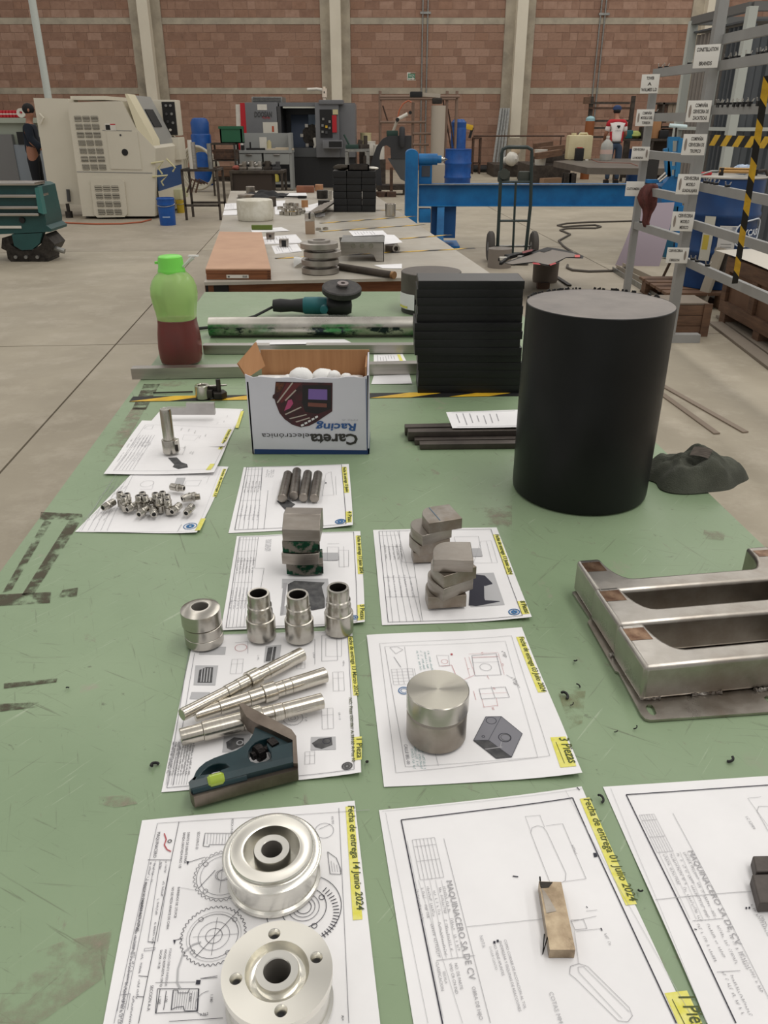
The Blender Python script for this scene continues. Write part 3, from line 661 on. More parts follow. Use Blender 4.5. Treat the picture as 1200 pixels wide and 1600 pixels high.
S.circ((740, 790), (790, 790), .0005, MD, teeth=18); S.circ((740, 790), (765, 790), .0004, MD); S.circ((740, 790), (752, 790), .0004, MD)
for a in ((530, 380), (560, 470), (840, 460), (800, 620), (800, 770), (990, 500), (970, 760), (700, 860)): S.scrib(a, .012, .0025, MD)
S.hl((1028, 375), (1058, 672), .0065); S.note('Fecha de entrega 13 Marzo 2024', (1022, 375), (1052, 670), .0075, bold=.01); S.hl((1068, 885), (1070, 1010), .010); S.note('1 Pieza', (1062, 890), (1068, 1000), .010, bold=.01)
S.note('NO. Pieza 0501861 A-38160 A-Pos 10', (1022, 685), (1042, 1020), .0055, bold=.008)
S.circ((1018, 1040), (1018, 1022), .0018, DK); S.circ((1018, 1040), (1018, 1031), .003, DK, n=14)
S.done()
# --- block sheet left
def commonsheet(S, A, B, n, seed=0, col=MD):    # ruled title block along the left side
    S.table(A, B, n, (0, .12, .25, .44, .72, 1), c=col)
S = Sheet((370, 838), (563, 830), (572, 976), (345, 986), label='white drawing under the stacked steel blocks, behind the stepped bushings', zoom=(345, 825, 5.106), seed=6, curl=.005)
S.path([(150, 75), (1060, 35), (1095, 765), (42, 805)], .0007, BK); S.line((300, 75), (270, 325), .0004); S.line((345, 325), (320, 480), .0004); S.line((270, 325), (345, 325), .0004)
for k in range(6): S.line((158 + k * 24, 75), (65 + k * 30, 800), .0004, MD); S.scrib((140 + k * 24, 240), .05, .0026, DK, seed=k); S.scrib((95 + k * 28, 480), .06, .0026, MD, seed=k)
for y_ in (100, 190, 265, 440, 590): S.line((150 - (y_ - 75) * .14, y_), (300 - (y_ - 75) * .12, y_ - 4), .0004)
for k in range(4): S.scrib((360 + k * 12, 95), .04, .0024, MD)
S.path([(850, 155), (940, 155), (940, 260), (850, 265)], .0004, MD); S.fill([(810, 200), (935, 200), (935, 262), (810, 262)], LT); S.path([(940, 180), (1020, 180), (1020, 310), (945, 315)], .0004, MD); S.line((850, 130), (945, 128), .0004, MD); S.line((980, 150), (985, 320), .0004, GY)
S.fill([(490, 410), (855, 408), (880, 620), (475, 705)], LT, dz=.0004); S.fill([(535, 455), (590, 428), (830, 440), (805, 470), (830, 570), (830, 640), (735, 660), (530, 640)], DK); S.fill([(500, 445), (530, 445), (500, 690), (475, 700)], PN if 0 else GY)
S.circ((1070, 730), (1070, 712), .0012, BL_); S.circ((1070, 730), (1070, 722), .002, BL_, n=12)
S.hl((1095, 62), (1115, 368), .0085); S.note('Fecha de entrega 13 Junio 2024', (1088, 64), (1110, 362), .0085, bold=.02); S.hl((1120, 620), (1128, 755), .011); S.note('3 Piezas', (1113, 622), (1123, 750), .0100, bold=.02)
S.done()
# --- block sheet right
S = Sheet((583, 828), (776, 824), (832, 969), (597, 977), label='white drawing with a blue stamp under two stacks of rounded steel blocks', zoom=(560, 770, 4), seed=7, curl=.004)
S.path([(128, 243), (828, 230), (1028, 785), (186, 812)], .0007, BK); S.line((255, 240), (272, 440), .0004); S.line((272, 440), (345, 445), .0004); S.line((345, 445), (400, 800), .0004)
for k in range(5): S.line((150 + k * 24, 243), (215 + k * 44, 810), .0004, MD); S.scrib((160 + k * 24, 330), .05, .0028, DK, seed=k); S.scrib((180 + k * 34, 520), .06, .0028, MD, seed=k)
for y_, a, b_ in ((270, 131, 258), (342, 138, 262), (535, 158, 360), (655, 170, 375)): S.line((a, y_), (b_, y_ - 2), .0004)
S.path([(600, 280), (750, 275), (775, 400), (620, 400)], .0004, MD); S.fill([(690, 350), (760, 348), (775, 400), (700, 402)], LT); S.path([(765, 305), (830, 302), (870, 440), (720, 442)], .0004, GY); S.line((800, 305), (835, 440), .0004, GY)
S.fill([(700, 505), (845, 500), (915, 705), (700, 715)], LT, dz=.0004); S.fill([(700, 520), (735, 512), (790, 520), (835, 565), (860, 630), (885, 685), (735, 712), (690, 705)], BK)
S.circ((975, 757), (975, 738), .0018, BL_); S.circ((975, 757), (975, 749), .004, BL_, n=14)
S.hl((858, 262), (945, 512), .0095); S.note('Fecha de entrega 13 Junio 2024', (854, 262), (942, 510), .0090, bold=.02); S.hl((1015, 685), (1050, 775), .0115); S.note('8 Piezas', (1010, 686), (1046, 772), .0105, bold=.02)
S.done()
# --- rods sheet
S = Sheet((381, 731), (545, 725), (553, 824), (357, 833), label='white drawing under four short steel rods, in front of the cardboard box', zoom=(340, 720, 4.286), seed=8, curl=.005)
S.path([(195, 50), (830, 28), (865, 435), (115, 465)], .0009, BK)
for k in range(5): S.line((210 + k * 22, 50), (140 + k * 32, 460), .0005, MD); S.scrib((190 + k * 22, 140), .05, .003, DK, seed=k); S.scrib((165 + k * 28, 300), .06, .003, MD, seed=k)
for y_ in (65, 105, 180, 270, 370): S.line((193 - (y_ - 50) * .19, y_), (300 - (y_ - 50) * .05, y_ - 4), .0005)
S.line((300, 50), (290, 200), .0005); S.line((338, 200), (310, 460), .0005); S.path([(725, 90), (760, 75), (780, 235), (700, 240)], .0005, GY); S.line((790, 105), (795, 235), .0005, GY)
for k in range(4): S.scrib((330 + k * 14, 65), .035, .003, MD)
S.fill([(395, 270), (470, 265), (520, 295), (465, 345)], DK); S.circ((825, 415), (825, 400), .0025, BL_); S.circ((825, 415), (825, 408), .004, BL_, n=12); S.fill([(720, 147), (730, 147), (730, 154), (720, 154)], BK)
S.hl((848, 42), (865, 220), .0095); S.note('Fecha de entrega 13 Junio', (840, 44), (860, 216), .0085, bold=.02); S.hl((880, 345), (882, 425), .0115); S.note('4 Pzas', (872, 346), (878, 422), .0105, bold=.02)
S.done()
# --- fittings sheet, then the pin sheet and bar sheet lying over it
S = Sheet((222, 724), (357, 730), (309, 835), (117, 831), label='white drawing scattered with small threaded fittings, left side', zoom=(100, 620, 4), seed=9, z=.0006, curl=.004, wave=.0006)
S.path([(345, 470), (985, 445), (830, 848), (90, 850)], .0004, LT); S.circ((520, 545), (560, 545), .0005, GY); S.path([(475, 580), (550, 580), (560, 540)], .0004, GY, False)
for k in range(5): S.line((330 + k * 27, 480), (110 + k * 40, 840), .0004, MD); S.scrib((290 + k * 24, 560), .05, .003, MD, seed=k); S.scrib((200 + k * 30, 690), .05, .003, GY, seed=k)
S.fill([(705, 510), (760, 510), (745, 555), (690, 552)], LT); S.path([(765, 530), (860, 525), (840, 560), (750, 560)], .0005, GY); S.path([(870, 510), (910, 500), (890, 545)], .0004, GY, False)
S.circ((792, 815), (792, 795), .0014, BL_); S.circ((792, 815), (792, 806), .005, BL_, n=14); S.scrib((735, 800), .03, .002, MD)
S.hl((1005, 455), (940, 625), .008); S.note('Fecha de entrega 13', (1000, 456), (938, 622), .007, bold=.02); S.hl((872, 765), (840, 848), .0095)
S.done()
S = Sheet((255, 636), (380, 639), (352, 700), (205, 694), label='white sheet standing slightly curled under the flat machined bar, behind the clevis pin', zoom=(100, 620, 4), seed=10, z=.0016, curl=.004, wave=.0004, cb=0)
S.line((1110, 70), (1085, 190), .0005, GY); S.line((620, 70), (1110, 85), .0004, LT)
for a in ((1020, 120), (1000, 150), (960, 160)): S.scrib(a, .014, .003, MD)
S.hl((1115, 90), (1080, 195), .008); S.done()
S = Sheet((222, 657), (366, 664), (336, 742), (162, 741), label='white drawing with a printed lever silhouette under the upright clevis pin', zoom=(100, 620, 4), seed=11, z=.0030, curl=.004, wave=.0010)
S.path([(510, 180), (1045, 195), (930, 465), (310, 465)], .0005, GY); S.path([(520, 190), (560, 185), (550, 210), (500, 205)], .0005, GY)
for k in range(6): S.line((478 + k * 18, 245), (320 + k * 22, 460), .0004, MD); S.scrib((430 + k * 22, 260), .05, .003, MD, seed=k); S.scrib((370 + k * 24, 350), .045, .003, GY, seed=k)
S.circ((508, 298), (540, 298), .0006, GY); S.circ((508, 298), (528, 298), .0006, GY)
for a in ((735, 200), (885, 235), (820, 215), (780, 205), (755, 310), (790, 345), (805, 345), (850, 245)): S.scrib(a, .014, .003, DK)
S.path([(720, 320), (760, 320), (740, 365), (700, 362)], .0005, GY); S.path([(750, 240), (845, 245), (815, 275), (740, 272)], .0004, LT)
S.fill([(650, 382), (705, 380), (735, 412), (770, 425), (775, 445), (715, 455), (680, 440), (690, 425)], DK)
S.hl((1038, 205), (975, 330), .0085); S.note('Fecha de entrega', (1034, 207), (974, 326), .007, bold=.02); S.hl((932, 428), (905, 470), .010)
S.done()

# ================================================================ THINGS ON THE GREEN TABLE
def wobj(name, mb, m, t, smooth=35, label=None):      # geometry given in world coordinates, parented to an unrotated thing
    return obj(name, mb, m, t, -t.location, None, smooth, label)
SP = .0040                                             # tops of the sheets
def topfront(x, y, Y): return ay(x, y, Y).z
# black nylon billet
X, Y, r = cylfit(796, 1000, 808, ZT); h = topfront(915, 499, Y - r) - ZT
t = thing('plastic_billet', 'very large upright black plastic cylinder with a sawn grey top', 'cylinder', (X, Y, ZT))
obj('body', MB().lathe([(0, 0), (r - .006, 0), (r - .001, .004), (r, .012), (r * 1.008, h * .5), (r * 1.004, h - .0012), (r * .995, h)], n=96), blackc, t)
obj('sawn_top', MB().lathe([(r * .995, h - .0004), (0, h + .0002)], n=96), blackt, t)
b = MB(); q = random.Random(3)
for k in range(46):
    a = math.radians(q.uniform(20, 165)); b.bx((r * .998 * math.cos(a), r * .998 * math.sin(a), h + .001), (q.uniform(.002, .008), .002, q.uniform(.002, .005)), (0, q.uniform(-.5, .5), a + 1.57))
o = obj('saw_burr', b, black, t, smooth=0); o['kind'] = 'stuff'
# stack of black plates
pf = tp(650, 615); zt = topfront(650, 441, pf.y); th = (zt - ZT) / 14; q = random.Random(5); z = ZT + .001
bl = ay(640, 428, 1); 
for k in range(14):
    g = 0 if k < 5 else (1 if k < 9 else 2)
    nth = ('lowest', 'second', 'third', 'fourth', 'fifth', 'sixth', 'seventh', 'eighth', 'ninth', 'tenth', 'eleventh', 'twelfth', 'thirteenth')[min(k, 12)]
    xl = pf.x + (.004, -.006, .0)[g] + q.uniform(-.0015, .0015); yf = pf.y + (0, -.006, .004)[g] + q.uniform(-.0012, .0012) + k * .0007
    wd = (.265, .268, .262)[g] + q.uniform(-.003, .003)
    lab = nth + ' black plastic plate up in the tall stack behind the black cylinder'
    if k == 13: lab = 'topmost black plastic plate with a grey top on the tall stack'
    o = solo('plastic_plate', MB().box(0, wd, 0, .11, 0, th - .0002, .0007), blackp if k < 13 else [blackp], lab, 'plate', (xl, yf, z), q.uniform(-.006, .006), None if k == 13 else 'black plates stacked behind the black cylinder')
    z += th
pt = [o for o in bpy.data.objects if o.name.startswith('plastic_plate')][-1]; obj('grey_top', MB().box(.002, .258, .002, .108, th - .0003, th), mat('top_plate_grey', (70, 70, 70), .5), pt)  # grey face on the uppermost plate, paler than its sides
# billet with a sheet hanging from it
X, Y, r = cylfit(626, 718, 495, ZT); h = .141; h1 = .055
solo('steel_billet', MB().lathe([(0, 0), (r * .985, 0), (r * .985, h1 - .002), (0, h1 - .002)], n=64), mat('black_bar_stock', (52, 51, 50), .5), 'lower dark round billet on the far end of the green table', 'billet', (X, Y, ZT))
solo('steel_billet', MB().lathe([(0, 0), (r, 0), (r, h - h1 - .002), (r - .002, h - h1), (0, h - h1)], n=64), mat('grey_bar_stock', (88, 82, 76), .5, c2=(78, 72, 66), sc_=12), 'upper grey round billet with a sawn top, behind the black plates', 'billet', (X, Y, ZT + h1 + .0015))
pc = []
for i in range(9):
    a = math.radians(188 + i * 6); pc.append((X + (r + .004) * math.cos(a), Y + (r + .004) * math.sin(a)))
b = MB().grid(lambda u, v: Vector((pc[int(round(u * 8))][0], pc[int(round(u * 8))][1], ZT + .018 + v * .055)), 8, 4)
t = thing('paper_sheet', 'sheet bent upright against the dark billet at the far end of the green table', 'paper', (X, Y - r, ZT)); wobj('sheet', b, paper, t)
wobj('highlighter_stroke', MB().grid(lambda u, v: Vector((X + (r + .0055) * math.cos(math.radians(192 + u * 28)), Y + (r + .0055) * math.sin(math.radians(192 + u * 28)), ZT + .021 + v * .008)), 8, 1), hil, t)
# painted aluminium tube
paintt = mat('tube_with_paint', (196, 192, 184), .32, .9, c2=(172, 168, 160), sc_=8, rvar=.08)
def banded(m, cols):
    N, L = m.node_tree.nodes, m.node_tree.links; b = N['Principled BSDF']; src = b.inputs['Base Color'].links[0].from_socket
    tc = N.new('ShaderNodeTexCoord')
    for col, s, off, lo, hi, zc, zw in cols:
        mp = N.new('ShaderNodeMapping'); mp.inputs['Location'].default_value = off; mp.inputs['Scale'].default_value = (.6, 1, 1); L.new(tc.outputs['Object'], mp.inputs[0])
        n = N.new('ShaderNodeTexNoise'); n.inputs['Scale'].default_value = s; n.inputs['Detail'].default_value = 6; n.inputs['Roughness'].default_value = .7; L.new(mp.outputs[0], n.inputs['Vector'])
        r_ = N.new('ShaderNodeMapRange'); r_.inputs[1].default_value = lo; r_.inputs[2].default_value = hi; L.new(n.outputs['Fac'], r_.inputs[0])
        sx = N.new('ShaderNodeSeparateXYZ'); L.new(tc.outputs['Object'], sx.inputs[0])
        d = N.new('ShaderNodeMath'); d.operation = 'SUBTRACT'; L.new(sx.outputs['Z'], d.inputs[0]); d.inputs[1].default_value = zc
        a = N.new('ShaderNodeMath'); a.operation = 'ABSOLUTE'; L.new(d.outputs[0], a.inputs[0])
        w_ = N.new('ShaderNodeMapRange'); w_.inputs[1].default_value = zw; w_.inputs[2].default_value = zw * .8; L.new(a.outputs[0], w_.inputs[0])
        mu = N.new('ShaderNodeMath'); mu.operation = 'MULTIPLY'; L.new(r_.outputs[0], mu.inputs[0]); L.new(w_.outputs[0], mu.inputs[1])
        mx = N.new('ShaderNodeMix'); mx.data_type = 'RGBA'; L.new(src, mx.inputs[6]); mx.inputs[7].default_value = lin(col) + (1,); L.new(mu.outputs[0], mx.inputs[0]); src = mx.outputs[2]
    L.new(src, b.inputs['Base Color'])
banded(paintt, [((70, 132, 80), 3.2, (0, 0, 0), .50, .60, -.008, .024), ((44, 52, 58), 9, (3, 0, 1), .53, .58, -.010, .016), ((70, 140, 80), 4, (7, 2, 0), .62, .68, .008, .02)])
tr = .031; p = tp(325, 531) + Vector((0, .012, 0))
solo('aluminium_tube', MB().lathe([(tr - .006, 0), (tr, 0), (tr, .70), (tr - .006, .70), (tr - .006, 0)], (0, 0, 0), (1, .012, 0), n=48), paintt, 'long round metal tube smeared with green paint lying across the table', 'tube', (p.x, p.y + tr, ZT + tr + .001))
# square bars
p, q_ = tp(206, 594), tp(638, 585)
solo('square_bar', MB().bar((0, 0, 0), (q_.x - p.x + .06, q_.y - p.y, 0), .030, .030).bx((0, 0, 0), (.001, .001, .001)), alu, 'nearer square aluminium bar sticking out past the left table edge', 'bar', (p.x, p.y + .015, ZT + .0165))
p, q_ = tp(318, 554), tp(640, 553)
solo('square_bar', MB().bar((0, 0, 0), (q_.x - p.x + .1, q_.y - p.y, 0), .030, .026), alu, 'farther square aluminium bar beside the base of the drink bottle', 'bar', (p.x + .0, p.y + .016, ZT + .0145))
solo('cleaning_paper', MB().box(0, .11, 0, .02, 0, .0008), paper, 'small folded slip of paper on the farther square bar', 'paper', (p.x + .2, p.y + .005, ZT + .029), .05)
# far paper sheets on the green table
def plain_sheet(pts, label, z=.0006, lines=True, z0=None, stroke=None, grp=None, m=None, thick=0):
    z0 = ZT if z0 is None else z0; P = [pz(x, y, z0 + z) for x, y in pts]; c = sum(P, Vector()) / 4
    t = thing('paper_sheet', label, 'paper', c, 0, grp)
    f = lambda u, v, d=0: P[0] * (1 - u) * (1 - v) + P[1] * u * (1 - v) + P[2] * u * v + P[3] * (1 - u) * v + Vector((0, 0, d + .0015 * u * u * v))
    wobj('sheet', MB().grid(lambda u, v: f(u, v), 6, 6), m or paper, t)
    if lines:
        b = MB(); q = random.Random(len(label))
        for k in range(7):
            u = .12 + k * .09; v0, v1 = q.uniform(.1, .3), q.uniform(.5, .9)
            b.grid(lambda a, c_: f(u + a * .012, v0 + (v1 - v0) * c_, .0006), 1, 4)
        b.grid(lambda a, c_: f(.07 + a * .86, .06 + c_ * .01, .0006), 4, 1).grid(lambda a, c_: f(.07 + a * .86, .93 + c_ * .01, .0006), 4, 1)
        o = wobj('printed_drawing', b, inkg, t, 0); o['kind'] = 'stuff'
    if stroke: wobj('highlighter_stroke', MB().grid(lambda a, c_: f(stroke[0] + a * stroke[2], stroke[1] + c_ * stroke[3], .0007), 2, 4), hil, t, 0)
    return t
plain_sheet([(402, 531), (538, 530), (560, 541), (392, 541)], 'sheet partly hidden beneath the green-smeared tube', lines=False)
plain_sheet([(399, 553), (420, 553), (428, 573), (392, 573)], 'sheet peeping out between the two square bars just left of the cardboard box')
plain_sheet([(584, 554), (629, 553), (637, 569), (584, 569)], 'sheet between the two square bars to the right of the cardboard box', stroke=(.8, .05, .1, .9))
plain_sheet([(584, 587), (640, 585), (644, 600), (580, 600)], 'blank sheet in front of the nearer bar, between box and black plates', lines=False)
# angle grinder
gz = ZT + .036; g0 = tp(424, 497); t = thing('angle_grinder', 'teal and black angle grinder lying behind the green-smeared tube', 'grinder', (g0.x, g0.y + .04, ZT))
teal = mat('teal_tool_plastic', (20, 92, 98), .45); rub = mat('black_rubber', (30, 30, 32), .6, bump=.2)
b = MB().lathe([(0, 0), (.021, .004), (.024, .03), (.021, .07), (.026, .115)], (0, 0, .036), (1, 0, 0), n=24); obj('handle', b, rub, t)
obj('motor_housing', MB().lathe([(.026, .112), (.030, .118), (.031, .17), (.029, .2)], (0, 0, .036), (1, 0, 0), n=24), teal, t)
obj('gear_head', MB().lathe([(.03, .198), (.033, .205), (.033, .27), (.026, .285), (0, .288)], (0, 0, .036), (1, 0, 0), n=20).cyl(.024, .03, (.25, 0, .055)), mat('cast_black', (38, 38, 40), .45, bump=.1), t)
d_ = MB().lathe([(0, 0), (.066, 0), (.07, .004), (.07, .02), (.066, .024), (.02, .024), (.018, .03), (0, .03)], (.252, -.02, .084), (.06, -.22, 1), n=40)
obj('guard_disc', d_, mat('guard_black', (34, 33, 33), .55, c2=(60, 56, 54), sc_=40), t)
obj('disc_nut', MB().ring(.02, .008, .006, (.2575, -.0265, .1145), (.06, -.22, 1)), mat('nut_grey', (150, 140, 138), .4, .6), t)
obj('side_handle', MB().lathe([(0, 0), (.014, .004), (.014, .03), (0, .034)], (.19, -.034, .034), (0, -1, 0), n=16), teal, t)
wobj('power_cord', MB().tube([(g0.x - .0, g0.y + .04, ZT + .03), (g0.x - .06, g0.y + .0, ZT + .006), (g0.x - .13, g0.y - .1, ZT + .006), (-.58, 2.68, ZT + .007), (-.665, 2.64, ZT + .007)], .005), black, t)
# drink bottle
bx_, by_ = -.592, 2.28; k_ = .0582 / 137
gl = mat('green_bottle_plastic', (190, 226, 150), .22, trans=.5, ior=1.2, c2=(184, 224, 140), sc_=3)
lid = mat('green_lid_plastic', (120, 214, 84), .35); juice = mat('red_drink', (122, 34, 40), .3, c2=(104, 34, 38), sc_=6)
t = thing('drink_bottle', 'tall green squeeze bottle half full of red drink at the left table edge', 'bottle', (bx_, by_, ZT))
H = .297
def sq(a, e=.09): return 1 + e * abs(math.sin(2 * a)) ** 1.5
prof = [(0, 0), (.045, 0), (.055, .004), (.0585, .018), (.060, .05), (.0575, .085), (.0535, .115), (.053, .128), (.0555, .15), (.0605, .175), (.0625, .195), (.061, .215), (.055, .233), (.045, .247), (.037, .254), (.035, .258)]
obj('bottle_body', MB().lathe(prof[7:], n=64, sq=sq), gl, t)
obj('filled_body', MB().lathe(prof[:8], n=64, sq=sq), mat('clear_lower_plastic', (236, 226, 214), .14, trans=.96, ior=1.1), t)
inn = [(0, .003)] + [(r_ - .0016, z_ + .001) for r_, z_ in prof[1:7]] + [(.0515, .126), (0, .126)]
obj('red_drink', MB().lathe(inn, n=64, sq=sq), juice, t)
obj('cap', MB().lathe([(.037, .252), (.038, .258), (.037, .262), (.035, .268), (.034, .289), (.0325, .296), (.028, .299), (0, .3)], n=48), lid, t)
b = MB().tube([(.030, -.006, .268), (.05, -.012, .283), (.066, -.014, .297)], .003, n=8, rr=[.0025, .004, .007]); b.plate([(.054, -.018), (.078, -.02), (.082, -.006), (.056, -.006)], (), .298, .302)
obj('spout_cover', b, mat('white_plastic', (222, 222, 218), .4), t)
obj('cap_hinge', MB().bx((-.038, 0, .28), (.01, .012, .006)), lid, t)
# cardboard box
A, B_ = tp(397, 709), tp(574, 710); yf = (A.y + B_.y) / 2; D = .098; Hb = ay(390, 590, yf).z - ZT; W_ = B_.x - A.x
t = thing('cardboard_box', 'open white printed cardboard box holding white wads in the middle of the green table', 'box', ((A.x + B_.x) / 2, yf, ZT + .001))
card = mat('cardboard', (172, 128, 88), .8, c2=(160, 116, 78), sc_=5, stretch=(16, 1, 1), bump=.05); cw = mat('printed_white_card', (206, 206, 214), .5, c2=(198, 198, 206), sc_=4)
navy = mat('navy_print', (30, 58, 104), .5)
hw = W_ / 2; q = random.Random(9)
def wavy(x0, x1, z, amp, n=14): return [(x0 + (x1 - x0) * i / n, z + amp * math.sin(i * 1.1) * math.sin(i * .5 + 1)) for i in range(n + 1)]
fo = [(-hw - .003, 0), (hw, 0), (hw + .004, Hb + .004)] + wavy(hw - .01, -hw + .01, Hb - .002, .0035) + [(-hw - .006, Hb + .006)]
Mf = XYZ((0, 0, 0), (1, 0, 0), (0, 0, 1))
obj('front_wall', MB().plate(fo, (), 0, .003, XYZ((0, .003, 0), (1, 0, 0), (0, 0, 1))), [cw], t)
zb = ay(574, 547, yf + D).z - ZT
obj('back_wall', MB().box(-hw + .014, hw + .004, D - .003, D, 0, zb), card, t)
obj('side_wall', MB().plate([(0, 0), (D, 0), (D, zb - .004), (D * .5, zb - .012), (0, Hb + .004)], (), 0, .003, XYZ((hw + .001, 0, 0), (0, 1, 0), (0, 0, 1))), cw, t)
obj('side_wall', MB().plate([(0, 0), (D, 0), (D, Hb - .03), (0, Hb - .01)], (), 0, .003, XYZ((-hw - .003, 0, 0), (0, 1, 0), (0, 0, 1))), card, t)
obj('inner_lining', MB().box(hw - .003, hw, .004, D - .004, .004, Hb + .02), card, t)
obj('bottom', MB().box(-hw, hw, .003, D - .003, 0, .004), card, t)
fl1 = MB(); vs = [fl1.bm.verts.new(v) for v in ((-hw - .004, .004, Hb - .004), (-hw + .024, .07, Hb + .002), (-hw + .006, .085, Hb + .05), (-hw - .024, .02, Hb + .022))]
fl1.bm.faces.new(vs); fl1.bm.faces.new([fl1.bm.verts.new(v.co + Vector((.002, .0, .001))) for v in vs][::-1]); obj('flap', fl1, card, t)
for i, (px_, py_, s_) in enumerate(((470, 587, 14), (505, 588, 14), (522, 586, 9), (541, 589, 8), (432, 594, 8), (486, 592, 9), (452, 592, 9))):
    p = ay(px_, py_, yf + .035 + .02 * (i % 2)); s1 = s_ / pxm(yf) * (1.25 if i < 2 else 1.1)
    o = MB().ball(s1, (0, 0, 0), (1, .8, .75), 18, .06, i)
    solo('white_wad', o, mat('white_cotton', (232, 232, 230), .9, bump=.2, bsc=90), ('largest domed white wad, left of centre in the cardboard box', 'broad white wad right of the largest one in the cardboard box', 'narrow white wad in the middle right of the cardboard box', 'rightmost white wad in the cardboard box', 'leftmost small white wad in the cardboard box', 'small white wad tucked between the two largest in the cardboard box', 'white wad just left of the largest in the cardboard box')[i], 'wad', (p.x, p.y, p.z - s1 * .05), group='white wads inside the cardboard box')
solo('wadding', MB().box(-hw + .006, hw - .008, .008, D - .008, .006, Hb - .02, .01), mat('white_cotton', (232, 232, 230), .9), 'white wadding filling the inside of the cardboard box', 'wadding', (t.location.x, yf, ZT + .001), kind='stuff')
def FB(zx, zy, d=.0006): p = ay(390 + zx / 6, 580 + zy / 6, yf); return Vector((p.x, yf - d, p.z)) - t.location
def flat(name, pts, m, d=.0006):
    b = MB(); b.bm.faces.new([b.bm.verts.new(FB(x, y, d)) for x, y in pts]); return obj(name, b, m, t, smooth=0)
flat('bottom_band', [(45, 730), (1110, 740), (1110, 780), (45, 775)], navy)
obj('side_band', MB().box(hw + .0012, hw + .0045, 0, D, 0, .012), navy, t)
flat('edge_rule', [(1088, 70), (1096, 70), (1108, 740), (1100, 740)], navy)
flat('product_photo', [(245, 98), (778, 108), (775, 375), (700, 425), (620, 480), (560, 510), (480, 525), (400, 500), (330, 450), (280, 390), (245, 300), (235, 262), (215, 250), (218, 225), (235, 210)], mat('print_dark_maroon', (44, 28, 30), .45, c2=(72, 28, 34), sc_=60), .0008)
flat('photo_detail', [(495, 130), (765, 130), (765, 350), (640, 400), (520, 380), (495, 300)], mat('print_black', (28, 24, 26), .45), .001)
flat('photo_detail', [(552, 165), (728, 170), (728, 268), (550, 262)], mat('print_violet', (116, 92, 156), .45), .0012)
flat('photo_detail', [(548, 292), (724, 302), (724, 338), (548, 328)], mat('print_brown', (112, 68, 58), .45), .0012)
flat('photo_detail', [(345, 110), (490, 110), (300, 300), (270, 260)], mat('print_red_brown', (92, 34, 38), .45), .001)
flat('photo_detail', [(245, 105), (330, 110), (300, 180), (245, 200)], mat('print_orange_brown', (112, 60, 36), .45, c2=(40, 30, 24), sc_=90), .001)
flat('photo_detail', [(325, 370), (362, 270), (395, 262), (410, 300), (380, 345)], mat('print_pink', (168, 70, 110), .45), .0013)
for a, b_ in (((255, 290), (400, 100)), ((330, 270), (430, 170)), ((330, 400), (480, 330)), ((370, 440), (530, 400)), ((430, 470), (560, 430))):
    flat('photo_detail', [a, (a[0] + 10, a[1] + 8), (b_[0] + 10, b_[1] + 8), b_], mat('print_pale', (170, 160, 150), .45), .0014)
for k in range(5): flat('photo_detail', [(480 + k * 33, 500 - k * 19), (505 + k * 33, 490 - k * 19), (512 + k * 33, 505 - k * 19), (487 + k * 33, 518 - k * 19)], mat('print_check_white', (214, 214, 214), .45), .0014)
def boxword(s, cx, cy, wd, hh, m, bold=0, sh=0):
    c = FB(cx, cy, .0009); b = MB(); sx = wd / 6 / pxm(yf); put_text(b, s, XYZ(c, (-1, 0, 0), (0, 0, -1)), size=hh / 6 / pxm(yf), width=sx, bold=bold, shear=sh); return obj('lettering', b, m, t, smooth=0)
boxword('Careta', 792, 640, 440, 145, mat('print_charcoal', (50, 48, 46), .5), .03); boxword('electrónica', 340, 605, 440, 70, mat('print_charcoal', (50, 48, 46), .5)); boxword('Racing', 812, 525, 370, 100, mat('print_racing_blue', (44, 84, 140), .5), .025, .15)
boxword('Careta', 640, 283, 75, 22, mat('print_pale', (170, 160, 150), .45)); boxword('FM2 A', 940, 457, 150, 26, mat('print_faint', (178, 178, 186), .5))
# collar and clamp on the tape
p = tp(315, 627); solo('steel_collar', MB().ring(.0185, .011, .034, bev=.001), steel, 'short polished steel collar beside the black clamp on the hazard tape', 'collar', (p.x, p.y + .02, ZT + .0025))
solo('round_insert', MB().cyl(.0095, .03, n=20), steel, 'steel plug set inside the short polished collar on the hazard tape', 'plug', (p.x, p.y + .02, ZT + .0025))
p = tp(341, 627); t = thing('clamp_nut', 'black clamp with hexagon nut and upright stud on the hazard tape', 'clamp', (p.x, p.y + .02, ZT + .003))
obj('hex_nut', MB().cyl(.0195, .017, n=6, bev=.002), dark_iron, t); obj('stud', MB().cyl(.006, .036, (0, 0, .012), n=12), dark_iron, t)
obj('arm', MB().bx((-.028, -.004, .012), (.026, .018, .02), bev=.004).bx((-.018, .008, .02), (.03, .008, .012)), dark_iron, t); obj('pin', MB().cyl(.0025, .05, (-.03, .004, .028), (1, .1, .05), n=8), steel, t)
p = tp(258, 616); solo('scriber', MB().tube([(p.x - .03, p.y, ZT + .004), (p.x + .07, p.y + .008, ZT + .004)], .0022), dark_iron, 'thin dark rod lying along the left end of the hazard tape', 'rod')
# flat machined bar on paper
p, q_ = tp(262, 659), tp(338, 657); t = thing('step_bar', 'flat grey machined bar with a raised step, standing on edge behind the clevis pin', 'bar', (p.x, p.y, ZT + .017))
L_ = q_.x - p.x
obj('bar', MB().plate([(0, 0), (L_, 0), (L_, .028), (L_ * .42, .028), (L_ * .42, .017), (0, .017)], (), 0, .012, XYZ((0, .012, 0), (1, 0, 0), (0, 0, 1))), mat('bright_flat_bar', (186, 184, 182), .35, 1, c2=(164, 160, 158), sc_=10), t)
